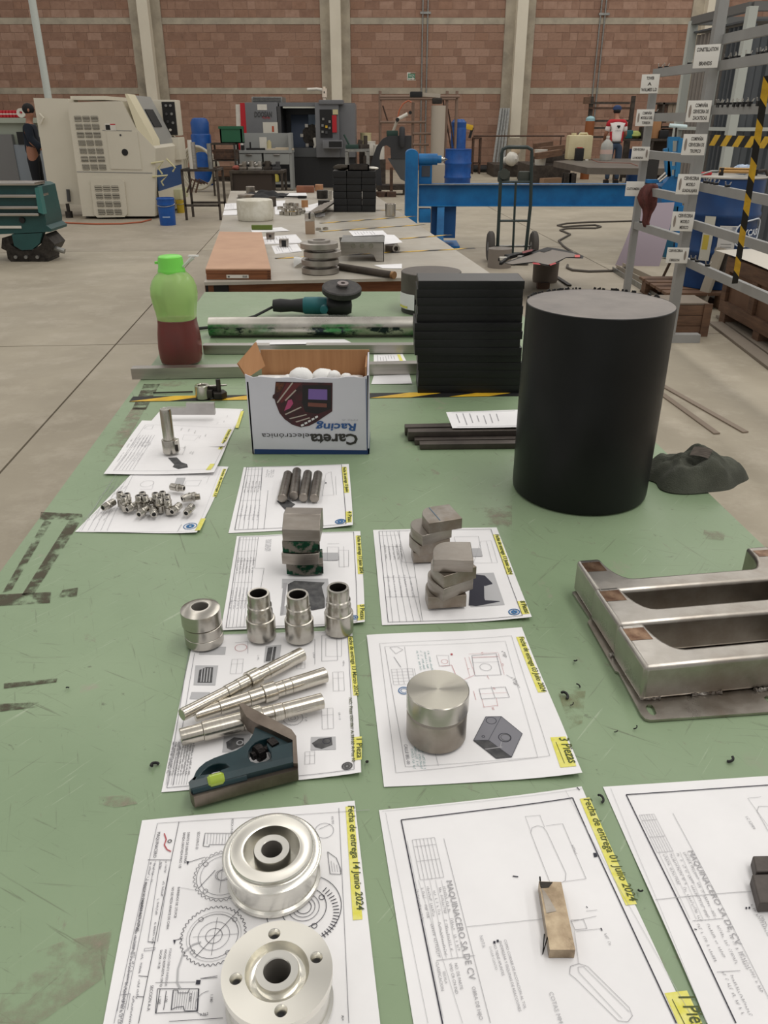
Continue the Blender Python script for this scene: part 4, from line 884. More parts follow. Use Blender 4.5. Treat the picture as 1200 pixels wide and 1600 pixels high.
# clevis pin
p = tp(265, 715); t = thing('clevis_pin', 'upright polished pin with a slotted collar foot on the left drawings', 'pin', (p.x + .000, p.y + .012, ZT + .0085))
obj('shaft', MB().lathe([(0, .027), (.0118, .027), (.0118, .089), (.0105, .0945), (0, .095)], n=32), steel, t)
obj('foot', MB().lathe([(0, 0), (.0155, 0), (.0155, .027), (.0148, .028), (0, .028)], n=32).bx((.013, 0, .014), (.012, .016, .026), bev=.001), steel, t)
obj('slot', MB().bx((.0165, -.0078, .012), (.0058, .002, .014)), dark_iron, t)
# threaded fittings
ft = thing('pipe_fitting', 'x', 'fitting', (0, 0, 0)); R_ = .0078
obj('body', MB().lathe([(.0042, 0), (R_ * .95, 0), (R_, .001), (R_, .0145), (R_ * .8, .0155), (R_ * .8, .017)], n=20), steel, ft)
obj('hex_collar', MB().cyl(R_ * 1.12, .005, (0, 0, .0165), n=6, bev=.0005), steel, ft)
pr = [(R_ * .8, .0215)]
for k in range(5): pr += [(R_ * .92, .0222 + k * .0017), (R_ * .78, .0230 + k * .0017)]
obj('thread', MB().lathe(pr + [(R_ * .86, .0312), (R_ * .8, .0318), (.0042, .0318), (.0042, .024)], n=20), steel, ft)
obj('bore', MB().lathe([(.0043, .0), (.0043, .0305), (0, .0305)], n=16), black, ft)
ft['label'] = ''; fits = []
stand = [(190, 796), (201, 798), (196, 803), (225, 796), (219, 801), (229, 801), (245, 797), (251, 805), (256, 795), (263, 800), (264, 808)]
for i, (x, y) in enumerate(stand):
    p = tp(x, y); fits.append(((p.x, p.y + .004, ZT + .0046), (0, 0, i * .7), 0))
lay = [(170, 800, 65, 'lone fitting lying on its side at the left of the drawing'), (208, 803, 60, 0), (224, 810, 75, 0), (241, 810, 110, 0), (275, 806, 75, 0), (280, 772, -18, 'lone fitting lying above the others near the drawing top'), (298, 786, 40, 'fitting leaning against its neighbour at the right, farthest of three'), (304, 792, 15, 'fitting lying crosswise at the right, middle of three'), (296, 808, 80, 'fitting lying upright in view at the right, nearest of three'), (238, 793, 5, 0)]
for i, (x, y, a, lb) in enumerate(lay):
    p = tp(x, y); ar = math.radians(a); d = Vector((math.cos(ar), math.sin(ar) * 1.0, 0))
    # thread end points to the viewer for the near ones
    s_ = -1 if i not in (6, 7, 5) else 1
    ax = Vector((math.cos(ar), math.sin(ar), 0)) * s_
    e = Vector((0, 0, 1)).rotation_difference(ax).to_euler()
    c = Vector((p.x, p.y, ZT + .0046 + R_ * 1.12)) - ax * .016
    if i == 7: c.z += .006
    fits.append((c, e, lb))
for i, (c, e, lb) in enumerate(fits):
    o = ft if i == 0 else dup(ft); o.scale = (.88,) * 3; o.location = c; o.rotation_euler = e
    if i < 11: o['label'] = 'small threaded steel fitting standing upright, ' + {0: 'leftmost', 2: 'second from the left', 1: 'third from the left', 4: 'fourth from the left', 3: 'fifth from the left', 5: 'sixth from the left', 6: 'seventh from the left', 7: 'fourth from the right', 8: 'third from the right', 9: 'second from the right', 10: 'rightmost'}[i] + ' of the standing ones'; o['group'] = 'fittings standing upright on the drawing'
    elif lb: o['label'] = 'small threaded steel ' + lb; o['group'] = 'loose threaded fittings lying down'
    else: o['label'] = 'small threaded steel fitting tipped over, ' + {12: 'first', 13: 'second', 14: 'third', 15: 'last', 20: 'rearmost'}[i] + ' from the left in front of the standing ones'; o['group'] = 'fittings tipped over in the cluster'
# four rods
bright = mat('machined_block_steel', (158, 152, 144), .36, 1, c2=(136, 128, 120), sc_=14, stretch=(1, 1, 6), rvar=.07)
for i, (a, b_) in enumerate((((441, 779), (450, 741)), ((459, 775), (464, 736)), ((474, 778), (481, 740)), ((491, 779), (497, 741)))):
    r_ = .0088; z = ZT + SP + r_; P, Q = pz(*a, z), pz(*b_, z); d = Q - P
    solo('steel_rod', MB().cyl(r_, d.length, n=28, bev=.0012), bright, ('leftmost', 'second from the left', 'third from the left', 'rightmost')[i] + ' of the four short steel rods', 'rod', P, Vector((0, 0, 1)).rotation_difference(d).to_euler(), 'four short rods on the drawing')
# block stack (left)
A = tp(446, 903); bw = .057; bh = .0195
paintb = mat('block_with_green_paint', (110, 110, 106), .5, .6); banded_src = paintb
pb = mat('steel_green_scuffed', (120, 114, 106), .45, .8, c2=(22, 66, 46), sc_=46, thr=(.44, .5), c3=(30, 34, 32), sc3=60, thr3=(.55, .62))
def fanblock(yb=.052): return [(-bw / 2, .004), (-bw / 4, .0012), (0, 0), (bw / 4, .0012), (bw / 2, .004), (bw / 2 - .003, yb), (0, yb - .004), (-bw / 2 + .003, yb)]
zc = ZT + .0045
for k, (dx, dy, rz, m, lb) in enumerate(((.003, 0, .03, pb, 'lowest block of the left stack, its face streaked with green'), (-.003, -.003, -.02, bright, 'second block up in the left stack, plain grey face'), (-.001, .0, .04, pb, 'third block up in the left stack, face mottled with green'), (.0, .002, -.03, bright, 'top block of the left stack with a sloping polished top'))):
    cx = A.x + bw / 2 - .001 + dx
    if k < 3: mb = MB().plate(fanblock(.05), (), 0, bh - .0004)
    else:
        mb = MB().plate([(0, 0), (.052, 0), (.050, .033), (.022, .036), (.0, .0195)], (), -bw / 2, bw / 2, XYZ((0, 0, 0), (0, 1, 0), (0, 0, 1)))
    o = solo('steel_block', mb, m, lb, 'block', (cx, A.y + dy, zc), rz, 'blocks in the left stack'); md = o.modifiers.new('bevel', 'BEVEL'); md.width = .0007; md.segments = 2
    zc += bh
# rounded blocks: two stacks
def dshape(w_=.056, l_=.054): return [(-w_ / 2, -l_ / 2), (w_ / 2, -l_ / 2), (w_ / 2, l_ / 2), (-w_ * .08, l_ / 2)] + [(-w_ * .08 - w_ * .42 * math.sin(math.radians(a)), -l_ * .1 + l_ * .6 * math.cos(math.radians(a))) for a in range(12, 88, 10)] + [(-w_ / 2, -l_ * .12)]
def dstack(cx, cy, n, hh, rots, offs, labs, grp, z0, m):
    z = z0
    for k in range(n):
        o = solo('rounded_block', MB().plate(dshape(), (), 0, hh - .0004), m[k], labs[k], 'block', (cx + offs[k][0], cy + offs[k][1], z), rots[k], grp); md = o.modifiers.new('bevel', 'BEVEL'); md.width = .0006; md.segments = 2
        z += hh
    return z
p = tp(712, 953); d2 = bright; d3 = raw
dstack(p.x - .009, p.y + .021, 4, .0200, (.12, .62, .52, -.02), ((-.007, .004), (-.004, .002), (.0, .003), (.003, .004)), ['lowest rounded steel block of the nearer stack', 'second rounded block up in the nearer stack, turned askew', 'third rounded block up in the nearer stack, corner jutting left', 'top rounded steel block of the nearer stack with a scuffed face'], 'rounded blocks in the nearer stack', ZT + .0045, [d3, d2, d3, bright])
p = tp(678, 884)
e_ = dstack(p.x - .004, p.y + .026, 4, .0185, (.1, .5, .55, .32), ((-.004, .004), (-.008, 0), (-.006, .0), (.012, .004)), ['lowest rounded steel block of the farther stack', 'second rounded block up in the farther stack', 'third rounded block up in the farther stack, pushed to the left', 'top rounded block of the farther stack with a blue scribed line'], 'rounded blocks in the farther stack', ZT + .0045, [d3, d3, d2, raw])
top = [o for o in bpy.data.objects if o.name.startswith('rounded_block')][-1]
obj('scribed_line', MB().bx((-.008, 0, .01845), (.0009, .048, .0003)), mat('blue_scribe', (70, 110, 140), .6), top)
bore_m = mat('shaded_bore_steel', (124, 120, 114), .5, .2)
# stepped bushings
for i, (xl, xr, yb, nm) in enumerate(((388, 433, 1008, 'leftmost'), (447, 492, 1010, 'middle'), (508, 553, 999, 'rightmost'))):
    X, Y, r = cylfit(xl, xr, yb, ZT + .003); s_ = r / .0198; h = .069 * s_
    t = thing('stepped_bushing', nm + ' of three stepped steel bushings standing on the drawings', 'bushing', (X, Y, ZT + .0045), 0, 'three stepped bushings')
    obj('body', MB().lathe([(0, 0), (r - .001, 0), (r, .001), (r, h * .42), (r * .97, h * .44), (r * .87, h * .45), (r * .86, h * .60), (r * .81, h * .63), (r * .80, h * .69), (r * .835, h * .70), (r * .83, h * .73), (r * .76, h * .75), (r * .755, h * .97), (r * .72, h), (r * .58, h), (r * .565, h * .99)], n=64), steel, t)
    obj('bore', MB().lathe([(r * .565, h * .99), (r * .56, h * .2), (0, h * .2)], n=48), dark_iron, t)
# collars
X, Y, r = cylfit(293, 352, 1021, ZT + .001); h = .053
t = thing('turned_collar', 'lower turned collar with a groove, left of the stepped bushings', 'collar', (X, Y, ZT + .002))
obj('body', MB().lathe([(.01, 0), (r - .0025, 0), (r, .0025), (r, h * .27), (r - .0007, h * .28), (r, h * .29), (r, h * .56), (r - .001, h * .57), (.01, h * .57)], n=72), steel, t)
t = thing('turned_collar', 'upper turned collar with a broad chamfer and dark bore, left of the stepped bushings', 'collar', (X - .0012, Y + .0005, ZT + .002 + h * .57 + .0003))
hh = h * .49
obj('body', MB().lathe([(r * .42, 0), (r - .001, 0), (r * 1.02, .001), (r * 1.02, hh * .80), (r * 1.01, hh * .84), (r * .66, hh), (r * .44, hh), (r * .42, hh - .001)], n=72), steel, t)
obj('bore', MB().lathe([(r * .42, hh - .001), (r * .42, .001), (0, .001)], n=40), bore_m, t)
# two discs
X, Y, r = cylfit(633, 727, 1181, ZT + .002); h = .063
t = thing('turned_disc', 'lower thick turned steel disc with a bright chamfered rim on the 3 Piezas sheet', 'disc', (X, Y, ZT + .0035))
obj('body', MB().lathe([(0, 0), (r - .0015, 0), (r - .0004, .001), (r - .0004, h * .56), (r - .0022, h * .60), (0, h * .60)], n=96), mat('sawn_turned_steel', (166, 160, 150), .34, 1, c2=(144, 136, 126), sc_=14, rvar=.06), t)
t = thing('turned_disc', 'upper turned steel disc with a radiant polished face on the 3 Piezas sheet', 'disc', (X + .0003, Y, ZT + .0035 + h * .60 + .0003))
hh = h * .41
obj('body', MB().lathe([(0, 0), (r - .002, 0), (r + .0004, .0016), (r + .0004, hh - .0008), (r - .0006, hh)], n=96), steel, t)
obj('faced_top', MB().lathe([(r - .0006, hh), (0, hh)], n=96), steelr, t)
# shafts
def shaft(a, b_, ra, segs, label, dz=0, dz2=0):
    # a: left end centre px, b_: right end centre px (taken at the height of the axis)
    P, Q = pz(*a, ZT + SP + ra + dz), pz(*b_, ZT + SP + ra + dz2); d = Q - P; L = d.length
    pr = [(0, 0)]
    for z0, z1, k in segs: pr += [(ra * k - .0006, z0 * L), (ra * k, z0 * L + .0008), (ra * k, z1 * L - .0006), (ra * k - .0007, z1 * L)]
    pr.append((0, L))
    t = thing('stepped_shaft', label, 'shaft', P, 0, 'three stepped shafts'); t.rotation_euler = Vector((0, 0, 1)).rotation_difference(d).to_euler()
    obj('shaft_body', MB().lathe(pr, n=48), shaftm, t)
    return t
shaft((284, 1117), (472, 1022), .0092, [(0, .34, .82), (.34, .43, .92), (.43, .52, .98), (.52, .61, 1.28), (.61, .68, 1.0), (.68, 1, 1.02)], 'farthest of the three shafts, tapering to the left', .010)
shaft((304, 1118), (509, 1054), .0094, [(0, .18, .82), (.18, .40, .93), (.40, .505, 1.0), (.505, .60, 1.24), (.60, .66, 1.0), (.66, .72, 1.02), (.72, 1, 1.04)], 'middle of the three shafts, between the other two', .001)
shaft((282, 1152), (504, 1095), .0112, [(0, .15, .88), (.15, .42, 1.0), (.42, .49, 1.04), (.49, .56, 1.22), (.56, .64, .94), (.64, .71, .92), (.71, 1, .86)], 'nearest of the three shafts, under the tip of the blue square head')
# combination square head
SQ = lambda x, y, z: pz(290 + x / 6.316, 1090 + y / 6.316, ZT + SP + z)
hT = .021; c = SQ(560, 600, 0)
t = thing('combination_square', 'dark teal combination square head with a green level vial lying on the drawing', 'square', (c.x, c.y, ZT + SP + .001))
paintsq = mat('square_blue_paint', (10, 46, 52), .36, c2=(8, 38, 44), sc_=30, bump=.05, coat=.3); facesteel = mat('ground_face_steel', (130, 120, 110), .38, .9, c2=(104, 94, 86), sc_=24)
L2 = lambda pts, z=hT: [((SQ(x, y, z) - c).x, (SQ(x, y, z) - c).y) for x, y in pts]
body = L2([(35, 830), (60, 808), (75, 795), (100, 735), (135, 690), (195, 640), (280, 598), (400, 555), (500, 522), (570, 478), (620, 430), (660, 370), (680, 310), (683, 255), (860, 330), (1058, 420), (1065, 655), (600, 775), (55, 915)], .014)
holeA = L2([(618, 585), (622, 530), (650, 485), (690, 450), (740, 425), (828, 400), (836, 425), (800, 455), (800, 480), (838, 560), (845, 595), (800, 630), (700, 650), (645, 635)], .014)
holeB = L2([(150, 772), (180, 730), (225, 690), (270, 668), (330, 656), (395, 662), (435, 690), (345, 718), (325, 750), (235, 755)], .014)
web = MB(); web.plate(body, (holeA, holeB), .002, .014); o = obj('cast_body', web, paintsq, t)
md = o.modifiers.new('bevel', 'BEVEL'); md.width = .001; md.segments = 2; md.limit_method = 'ANGLE'
obj('base_rail', MB().plate(L2([(30, 880), (50, 905), (600, 760), (1062, 640), (1108, 655), (1105, 675), (600, 800), (75, 945), (50, 925)]), (), 0, hT - .006), facesteel, t)
obj('rail_rib', MB().plate(L2([(30, 850), (60, 828), (100, 825), (590, 705), (860, 640), (1060, 590), (1062, 650), (600, 768), (50, 912)]), (), .001, hT + .001), paintsq, t)
obj('mitre_face', MB().plate(L2([(530, 70), (562, 58), (880, 228), (1045, 320), (1092, 385), (1108, 655), (1064, 655), (1056, 425), (860, 330), (683, 252), (600, 195)]), (), 0, hT), facesteel, t)
P0_, P1_ = SQ(60, 885, hT) - c, SQ(595, 745, hT) - c
vd = (P1_ - P0_).normalized()
obj('vial_housing', MB().cyl(.0058, (P1_ - P0_).length, P0_ - Vector((0, 0, .005)), vd, n=20), paintsq, t)
pv = SQ(300, 812, hT) - c
obj('level_vial', MB().lathe([(0, -.009), (.005, -.0085), (.0068, -.006), (.0068, .006), (.005, .0085), (0, .009)], pv + Vector((0, 0, -.001)), vd, n=20), mat('level_green_liquid', (150, 172, 50), .15, coat=1), t)
obj('slot_rib', MB().plate(L2([(845, 490), (1055, 430), (1060, 640), (855, 690)]), (), .002, hT - .002), paintsq, t)
k0, k1 = SQ(655, 590, .010) - c, SQ(835, 495, .010) - c; kd = (k1 - k0)
o = MB()
for i in range(18):
    a = 2 * PI * i / 18
o.lathe([(0, 0), (.0045, 0), (.0045, .004), (.0088, .0055), (.0092, .009), (.0088, .0135), (.005, .015), (.0035, .016), (.0035, kd.length), (0, kd.length)], k0, kd, n=24, sq=lambda a: 1 + .04 * math.cos(12 * a))
obj('knurled_nut', o, mat('blackened_steel', (40, 37, 36), .4, .8, bump=.3, bsc=300), t)
obj('clamp_block', MB().bx((k1.x + .003, k1.y + .002, .010), (.009, .012, .014), (0, 0, math.atan2(kd.y, kd.x)), .001), mat('blackened_steel', (40, 37, 36), .4, .8), t)
# the head leans with its tip on the nearest shaft: lift every point by its distance from the rail
la, lb_ = SQ(50, 905, 0), SQ(1060, 640, 0); ln_ = Vector((-(lb_ - la).y, (lb_ - la).x, 0)).normalized(); tip = (SQ(545, 60, hT) - la).dot(ln_)
for ch in t.children:
    for v in ch.data.vertices:
        wv = v.co + t.location; dz = .0235 * max(0, (wv - la).dot(ln_)) / tip; k = (wv.z + dz - CAMH) / (wv.z - CAMH)
        v.co = Vector((wv.x * k, wv.y * k, wv.z + dz)) - t.location
# hubs
X, Y, r = cylfit(363, 506, 1437, ZT + .001); h = .040; R1 = r * 1.055
t = thing('aluminium_hub', 'farther aluminium hub with a raised stepped flange and ring recess', 'hub', (X, Y, ZT + .0025))
obj('barrel', MB().lathe([(.0, 0), (r, 0), (r + .0006, .0015), (r, .004), (r - .0022, .0055), (r - .0022, h * .70), (r - .001, h * .74)], n=128), alum, t)
obj('flange', MB().lathe([(r - .001, h * .72), (R1 - .0012, h * .745), (R1, h * .78), (R1, h * .845), (R1 - .002, h * .88), (R1 * .84, h * .885), (R1 * .835, h * .96), (R1 * .82, h * .985)], n=128), alum, t)
obj('faced_ring', MB().lathe([(R1 * .82, h * .985), (R1 * .60, h * .985), (R1 * .565, h * .965)], n=128), alumr, t)
obj('recess', MB().lathe([(R1 * .565, h * .965), (R1 * .55, h * .25), (R1 * .37, h * .25)], n=96), alum, t)
obj('boss', MB().lathe([(R1 * .37, h * .25), (R1 * .37, h * .9), (R1 * .355, h * .94), (R1 * .22, h * .94), (R1 * .21, h * .93)], n=96), alum, t)
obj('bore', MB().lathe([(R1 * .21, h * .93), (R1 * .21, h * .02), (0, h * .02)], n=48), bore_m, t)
cB = pz(433, 1517, ZT + .042); R2 = .0432
t = thing('aluminium_hub', 'nearer aluminium hub whose flat flange has four countersunk screw holes', 'hub', (cB.x, cB.y, ZT + .0025), math.radians(-4)); h = .040
obj('barrel', MB().lathe([(.0, 0), (R2 * .99, 0), (R2 * .99, .003), (R2 * .93, .005), (R2 * .93, h - .008), (R2 * .98, h - .007)], n=128), alum, t)
hc = [(R2 * .735 * math.cos(math.radians(a)), R2 * .735 * math.sin(math.radians(a))) for a in (24, 105, 196, 286)]; hr = R2 * .115
obj('flange', MB().plate([(R2 * math.cos(2 * PI * k / 128), R2 * math.sin(2 * PI * k / 128)) for k in range(128)], [[(x + hr * math.cos(2 * PI * k / 24), y + hr * math.sin(2 * PI * k / 24)) for k in range(24)] for x, y in hc] + [[(R2 * .58 * math.cos(2 * PI * k / 96), R2 * .58 * math.sin(2 * PI * k / 96)) for k in range(96)]], h - .008, h), alumr, t)
for x, y in hc:
    o = obj('screw_hole', MB().lathe([(hr, h - .0001), (hr * .5, h - .004), (hr * .48, h - .0078)], (x, y, 0), n=24), alum, t)
    obj('hole_bottom', MB().lathe([(hr * .49, h - .006), (0, h - .006)], (x, y, 0), n=16), black, o)
obj('recess', MB().lathe([(R2 * .58, h), (R2 * .56, h - .004), (R2 * .53, h - .008), (R2 * .50, h - .009), (R2 * .40, h - .0095)], n=96), alum, t)
obj('boss', MB().lathe([(R2 * .40, h - .0095), (R2 * .40, h - .001), (R2 * .385, h + .0005), (R2 * .25, h + .0005), (R2 * .235, h - .0005)], n=96), alum, t)
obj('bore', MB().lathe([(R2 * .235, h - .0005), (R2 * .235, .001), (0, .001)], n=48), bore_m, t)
# small steel bar
zt = ZT + .0105 + .0015; P = [pz(x, y, zt) for x, y in ((842, 1377), (877, 1378), (899, 1484), (859, 1484))]; c = sum(P, Vector()) / 4
t = thing('steel_bar', 'small sawn steel bar with a torn burr on the 1 Pieza sheet', 'bar', (c.x, c.y, ZT + .0015))
obj('bar', MB().plate([((p - c).x, (p - c).y) for p in P[::-1]], (), 0, .0105), mat('milled_gold_steel', (176, 160, 136), .34, 1, c2=(136, 120, 100), sc_=60, c3=(70, 60, 52), sc3=22, thr3=(.62, .75)), t)
n_ = P[1] - P[0]
b = MB(); F_ = lambda x, y: (pz(580 + x / 2.308, 1220 + y / 2.308, zt) - c)
v = [F_(*q) for q in ((612, 380), (640, 420), (668, 470), (632, 478))]; b.bm.faces.new([b.bm.verts.new((p.x, p.y, .0108)) for p in v]); obj('saw_step', b, raw, t)
v = [F_(*q) for q in ((606, 364), (655, 366), (640, 385), (612, 388))]; b = MB(); b.bm.faces.new([b.bm.verts.new((p.x, p.y, .0108)) for p in v]); obj('burnt_corner', b, dark_iron, t)
p1, p2, p3 = F_(630, 545), F_(622, 600), F_(636, 560)
obj('burr', MB().tube([(p1.x - .001, p1.y, .008), (p2.x, p2.y, .0015), (p3.x, p3.y, .009)], .0006, n=6).tube([F_(608, 350) + Vector((0, 0, .012 - ZT * 0)), F_(616, 366) + Vector((0, 0, .0))], .0008, n=5), black, t)
# dark blocks at the right edge
for i, (q4, hh, lb) in enumerate((([(1176, 1337), (1232, 1336), (1246, 1360), (1182, 1362)], .012, 'farther of two dark grey blocks at the right picture edge'), ([(1175, 1366), (1240, 1364), (1262, 1408), (1187, 1411)], .0125, 'nearer of two dark grey blocks at the right picture edge'))):
    P = [pz(x, y, ZT + .003 + hh) for x, y in q4]; c = sum(P, Vector()) / 4
    o = solo('dark_block', MB().plate([((p - c).x, (p - c).y) for p in P[::-1]], (), 0, hh), mat('dark_sawn_block', (86, 80, 76), .6, .3, c2=(70, 65, 62), sc_=40, bump=.1), lb, 'block', (c.x, c.y, ZT + .003 + (0, .0)[i])); md = o.modifiers.new('bevel', 'BEVEL'); md.width = .0012; md.segments = 2
# flat bar bundle with a sheet on it
fb = mat('black_flat_stock', (92, 85, 79), .5, .5, c2=(74, 68, 64), sc_=20)
base = tp(656, 703); names = ['nearest bar of the flat stock bundle', 'second bar of the flat stock bundle from the front', 'third bar of the flat stock bundle from the front', 'fourth bar of the flat stock bundle from the front', 'upper bar lying on the flat stock bundle, nearer one', 'upper bar lying on the flat stock bundle, farther one']
for i, (dx, dy, z) in enumerate(((0, 0, 0), (-.010, .026, 0), (-.024, .052, 0), (-.030, .085, 0), (-.024, .042, .0125), (-.03, .072, .0125))):
    solo('flat_bar', MB().box(0, .33, 0, .022, 0, .0115, .001), fb, 'dark ' + names[i], 'bar', (base.x + dx, base.y + dy, ZT + .001 + z), .03 + .012 * (i % 3), 'bundle of dark flat bars')
plain_sheet([(697, 644), (812, 640), (820, 668), (707, 669)], 'white drawing lying on the bundle of dark flat bars', z=.0285, stroke=None)
# rag
c = tp(1066, 758); q = random.Random(4)
from mathutils import noise as mn
def ragf(u, v):
    a, e = u * 2 * PI, v; R = e
    x, y = R * math.cos(a), R * math.sin(a)
    k = 1 + .13 * math.sin(3 * a + 1) + .07 * math.sin(5 * a)
    f = mn.noise(Vector((x * 2.3, y * 2.3, 3))); g = abs(mn.noise(Vector((x * 4 + y * 3, y * 5 - x, 7))))
    hgt = (1 - e ** 2.6) * (.048 + .030 * f) + .012 * g * (1 - e ** 4)
    lip = .006 * (1 - e ** 12)
    return Vector((x * .099 * k, y * .062 * k, max(.0012, hgt + lip) if e < .999 else .001))
b = MB().grid(ragf, 72, 26)
bmesh.ops.remove_doubles(b.bm, verts=b.bm.verts, dist=.0005)
t = thing('cleaning_rag', 'crumpled dark grey-green rag at the foot of the big black cylinder', 'rag', (c.x + .027, c.y + .022, ZT + .0008))
obj('cloth', b, mat('grey_green_cloth', (86, 88, 78), .95, c2=(70, 72, 64), sc_=18, bump=.4, bsc=400), t, smooth=80)
lbm = MB().grid(lambda u, v: Vector(((u - .5) * .034 + v * .01, (v - .5) * .024 - u * .006, .003 * math.sin(u * 3)))
                , 4, 4); obj('worn_patch', lbm, mat('faded_brown_patch', (96, 88, 80), .9, c2=(66, 60, 54), sc_=60, stretch=(1, 6, 1)), t, (-.004, -.012, .066), (.45, 0, -.2))
# black chips
CHL = ['largest black curled chip, right of the 3 Piezas sheet', 'black chip left of the combination square', 'small black chip right of the upper part of the 3 Piezas sheet, nearer the sheet', 'smallest black speck by the top right of the 3 Piezas sheet', 'black chip in the gap between shaft sheet and 3 Piezas sheet', 'black chip in front of the welded bracket flange', 'black chip above the top right of the 1 Pieza sheet', 'black chip between the two front right sheets', 'black chip on the bare left side of the table', 'tiny black chip just below the largest one', 'small black chip near the bracket flange, right one', 'small black chip near the bracket flange, left one', '']
CHL = [c_ if c_ and c_.startswith(('black', 'large', 'small', 'tiny')) else c_ for c_ in CHL]
for i, (x, y, s_) in enumerate(((882, 1090, 4), (243, 1199, 4.5), (903, 1075, 2.2), (899, 1036, 2), (575, 1194, 2.5), (1139, 1189, 4), (938, 1252, 3.6), (1000, 1395, 2.6), (107, 1078, 2), (893, 1104, 1.5), (992, 1140, 1.8), (962, 1146, 1.6), (930, 1262, 0))):
    if not s_: continue
    p = tp(x, y); k = 1.7 * s_ / pxm(p.y, ZT); q = random.Random(i)
    b = MB(); n = 9
    b.tube([(k * math.cos(a * .5) * .8, k * math.sin(a * .5) * .7, .0015 + .0006 * a) for a in range(n - i % 3)], k * .32, n=5)
    solo('plastic_chip', b, black, CHL[i], 'chip', (p.x, p.y, ZT + .0002), q.uniform(0, 6), 'black plastic chips scattered on the table')
# welded bracket
BW = lambda x, y, z=0: pz(860 + x / 3.333, 680 + y / 3.333, ZT + z)
b0 = BW(480, 1390, .003); hB = ay(860 + 497 / 3.333, 680 + 1212 / 3.333, b0.y).z - ZT; c = BW(700, 1200)
t = thing('welded_bracket', 'bare steel welded bracket of three parallel channels with heat-tinted ends, right side', 'bracket', (c.x, c.y, ZT + .0008))
def T2(pts, z): return [((BW(x, y, z) - c).x, (BW(x, y, z) - c).y) for x, y in pts]
# unit outline from the front channel: left ear, concave corner, rail; mirrored ear at the far end
E = [Vector((*q_, 0)) for q_ in T2([(362, 985), (512, 990), (497, 1212), (1133, 1152), (700, 1107), (1133, 1086)], hB)]
o0 = E[2]; xd = (E[3] - E[2]).normalized(); yd = Vector((-xd.y, xd.x, 0))
wr = (E[4] - o0).dot(yd); we = (E[0] - o0).dot(yd); xe = (E[1] - o0).dot(xd) * .9; xk = (E[4] - o0).dot(xd); x0e = (E[0] - o0).dot(xd) * .35
R0, R1_ = [Vector((*q_, 0)) for q_ in T2([(150, 648), (1190, 600)], hB)]; LB = (R1_ - R0).length
def loc2(x, y): v = o0 + xd * x + yd * y; return (v.x, v.y)
cv = [(xe + (xk - xe) * (1 - math.cos(math.radians(a))), we - (we - wr) * math.sin(math.radians(a))) for a in range(0, 91, 15)]
left = [(x0e, we)] + cv
right = [(LB - x, y) for x, y in left][::-1]
outl = [(0, 0), (LB, 0)] + right[::-1][:0] + [(LB - x0e, we)] + [(LB - x, y) for x, y in cv] + cv[::-1] + [(x0e, we)]
offs = []
for q1, q2 in (((362, 985), (362, 985)), ((243, 793), (362, 985)), ((150, 648), (362, 985))):
    v1, v2 = BW(*q1, hB), BW(*q2, hB); offs.append(v1 - v2)
unitm = MB().plate([loc2(x, y) for x, y in outl], (), 0, hB - .004).mesh('channel', weld, 30)
for k, of in enumerate(offs):
    o = obj('channel', unitm, None, t, (of.x, of.y, .0035)); md = o.modifiers.new('bevel', 'BEVEL'); md.width = .0055; md.segments = 4; md.limit_method = 'ANGLE'; md.angle_limit = math.radians(50); md.harden_normals = False
    for (xa, xb, ya, yb) in ((x0e + .003, xe * .95 - .002, we * .60, we * .88), (LB - xe + .004, LB - x0e - .005, we * .66, we * .86)):
        b = MB(); vs = [b.bm.verts.new((*loc2(x, y), hB - .0037)) for x, y in ((xa, ya), (xb, ya - .001), (xb - .001, yb), (xa, yb))]; b.bm.faces.new(vs)
        obj('heat_tint', b, burn, o, smooth=0)
fo = T2([(112, 828), (205, 968), (192, 985), (320, 1215), (335, 1240), (352, 1246), (470, 1468), (492, 1490), (520, 1497)], 0)
fr_ = T2([(1133, 1455)], 0)[0]; fo0 = Vector((*fo[-1], 0)); fd = (Vector((*fr_, 0)) - fo0).normalized(); e1 = fo0 + fd * (LB + .02); bk = Vector((*fo[0], 0)) + Vector((.012, .006, 0)); e2 = bk + fd * (LB + .03)
slot = T2([(492, 1428), (505, 1416), (525, 1418), (538, 1432), (550, 1462), (538, 1474), (520, 1468), (505, 1452)], 0)
slot2 = T2([(1108, 1380), (1120, 1370), (1150, 1372), (1170, 1400), (1160, 1415), (1130, 1405)], 0)
obj('base_flange', MB().plate(fo + [(e1.x, e1.y), (e2.x, e2.y), (bk.x, bk.y)], (slot, slot2), 0, .0032), weld, t)
for pts in (((462, 1388), (568, 1384)), ((730, 1366), (885, 1354)), ((1060, 1345), (1135, 1338)), ((305, 1165), (350, 1155))):
    a, b_ = [Vector((*q_, .0045)) for q_ in T2(pts, 0)]; n = 9
    obj('weld_bead', MB().tube([a + (b_ - a) * (i / n) + Vector((0, q.uniform(-.0006, .0006), 0)) for i in range(n + 1)], .003, n=8, rr=[.0030 + .0010 * math.sin(i * 2.3) for i in range(n + 1)]), bead, t)

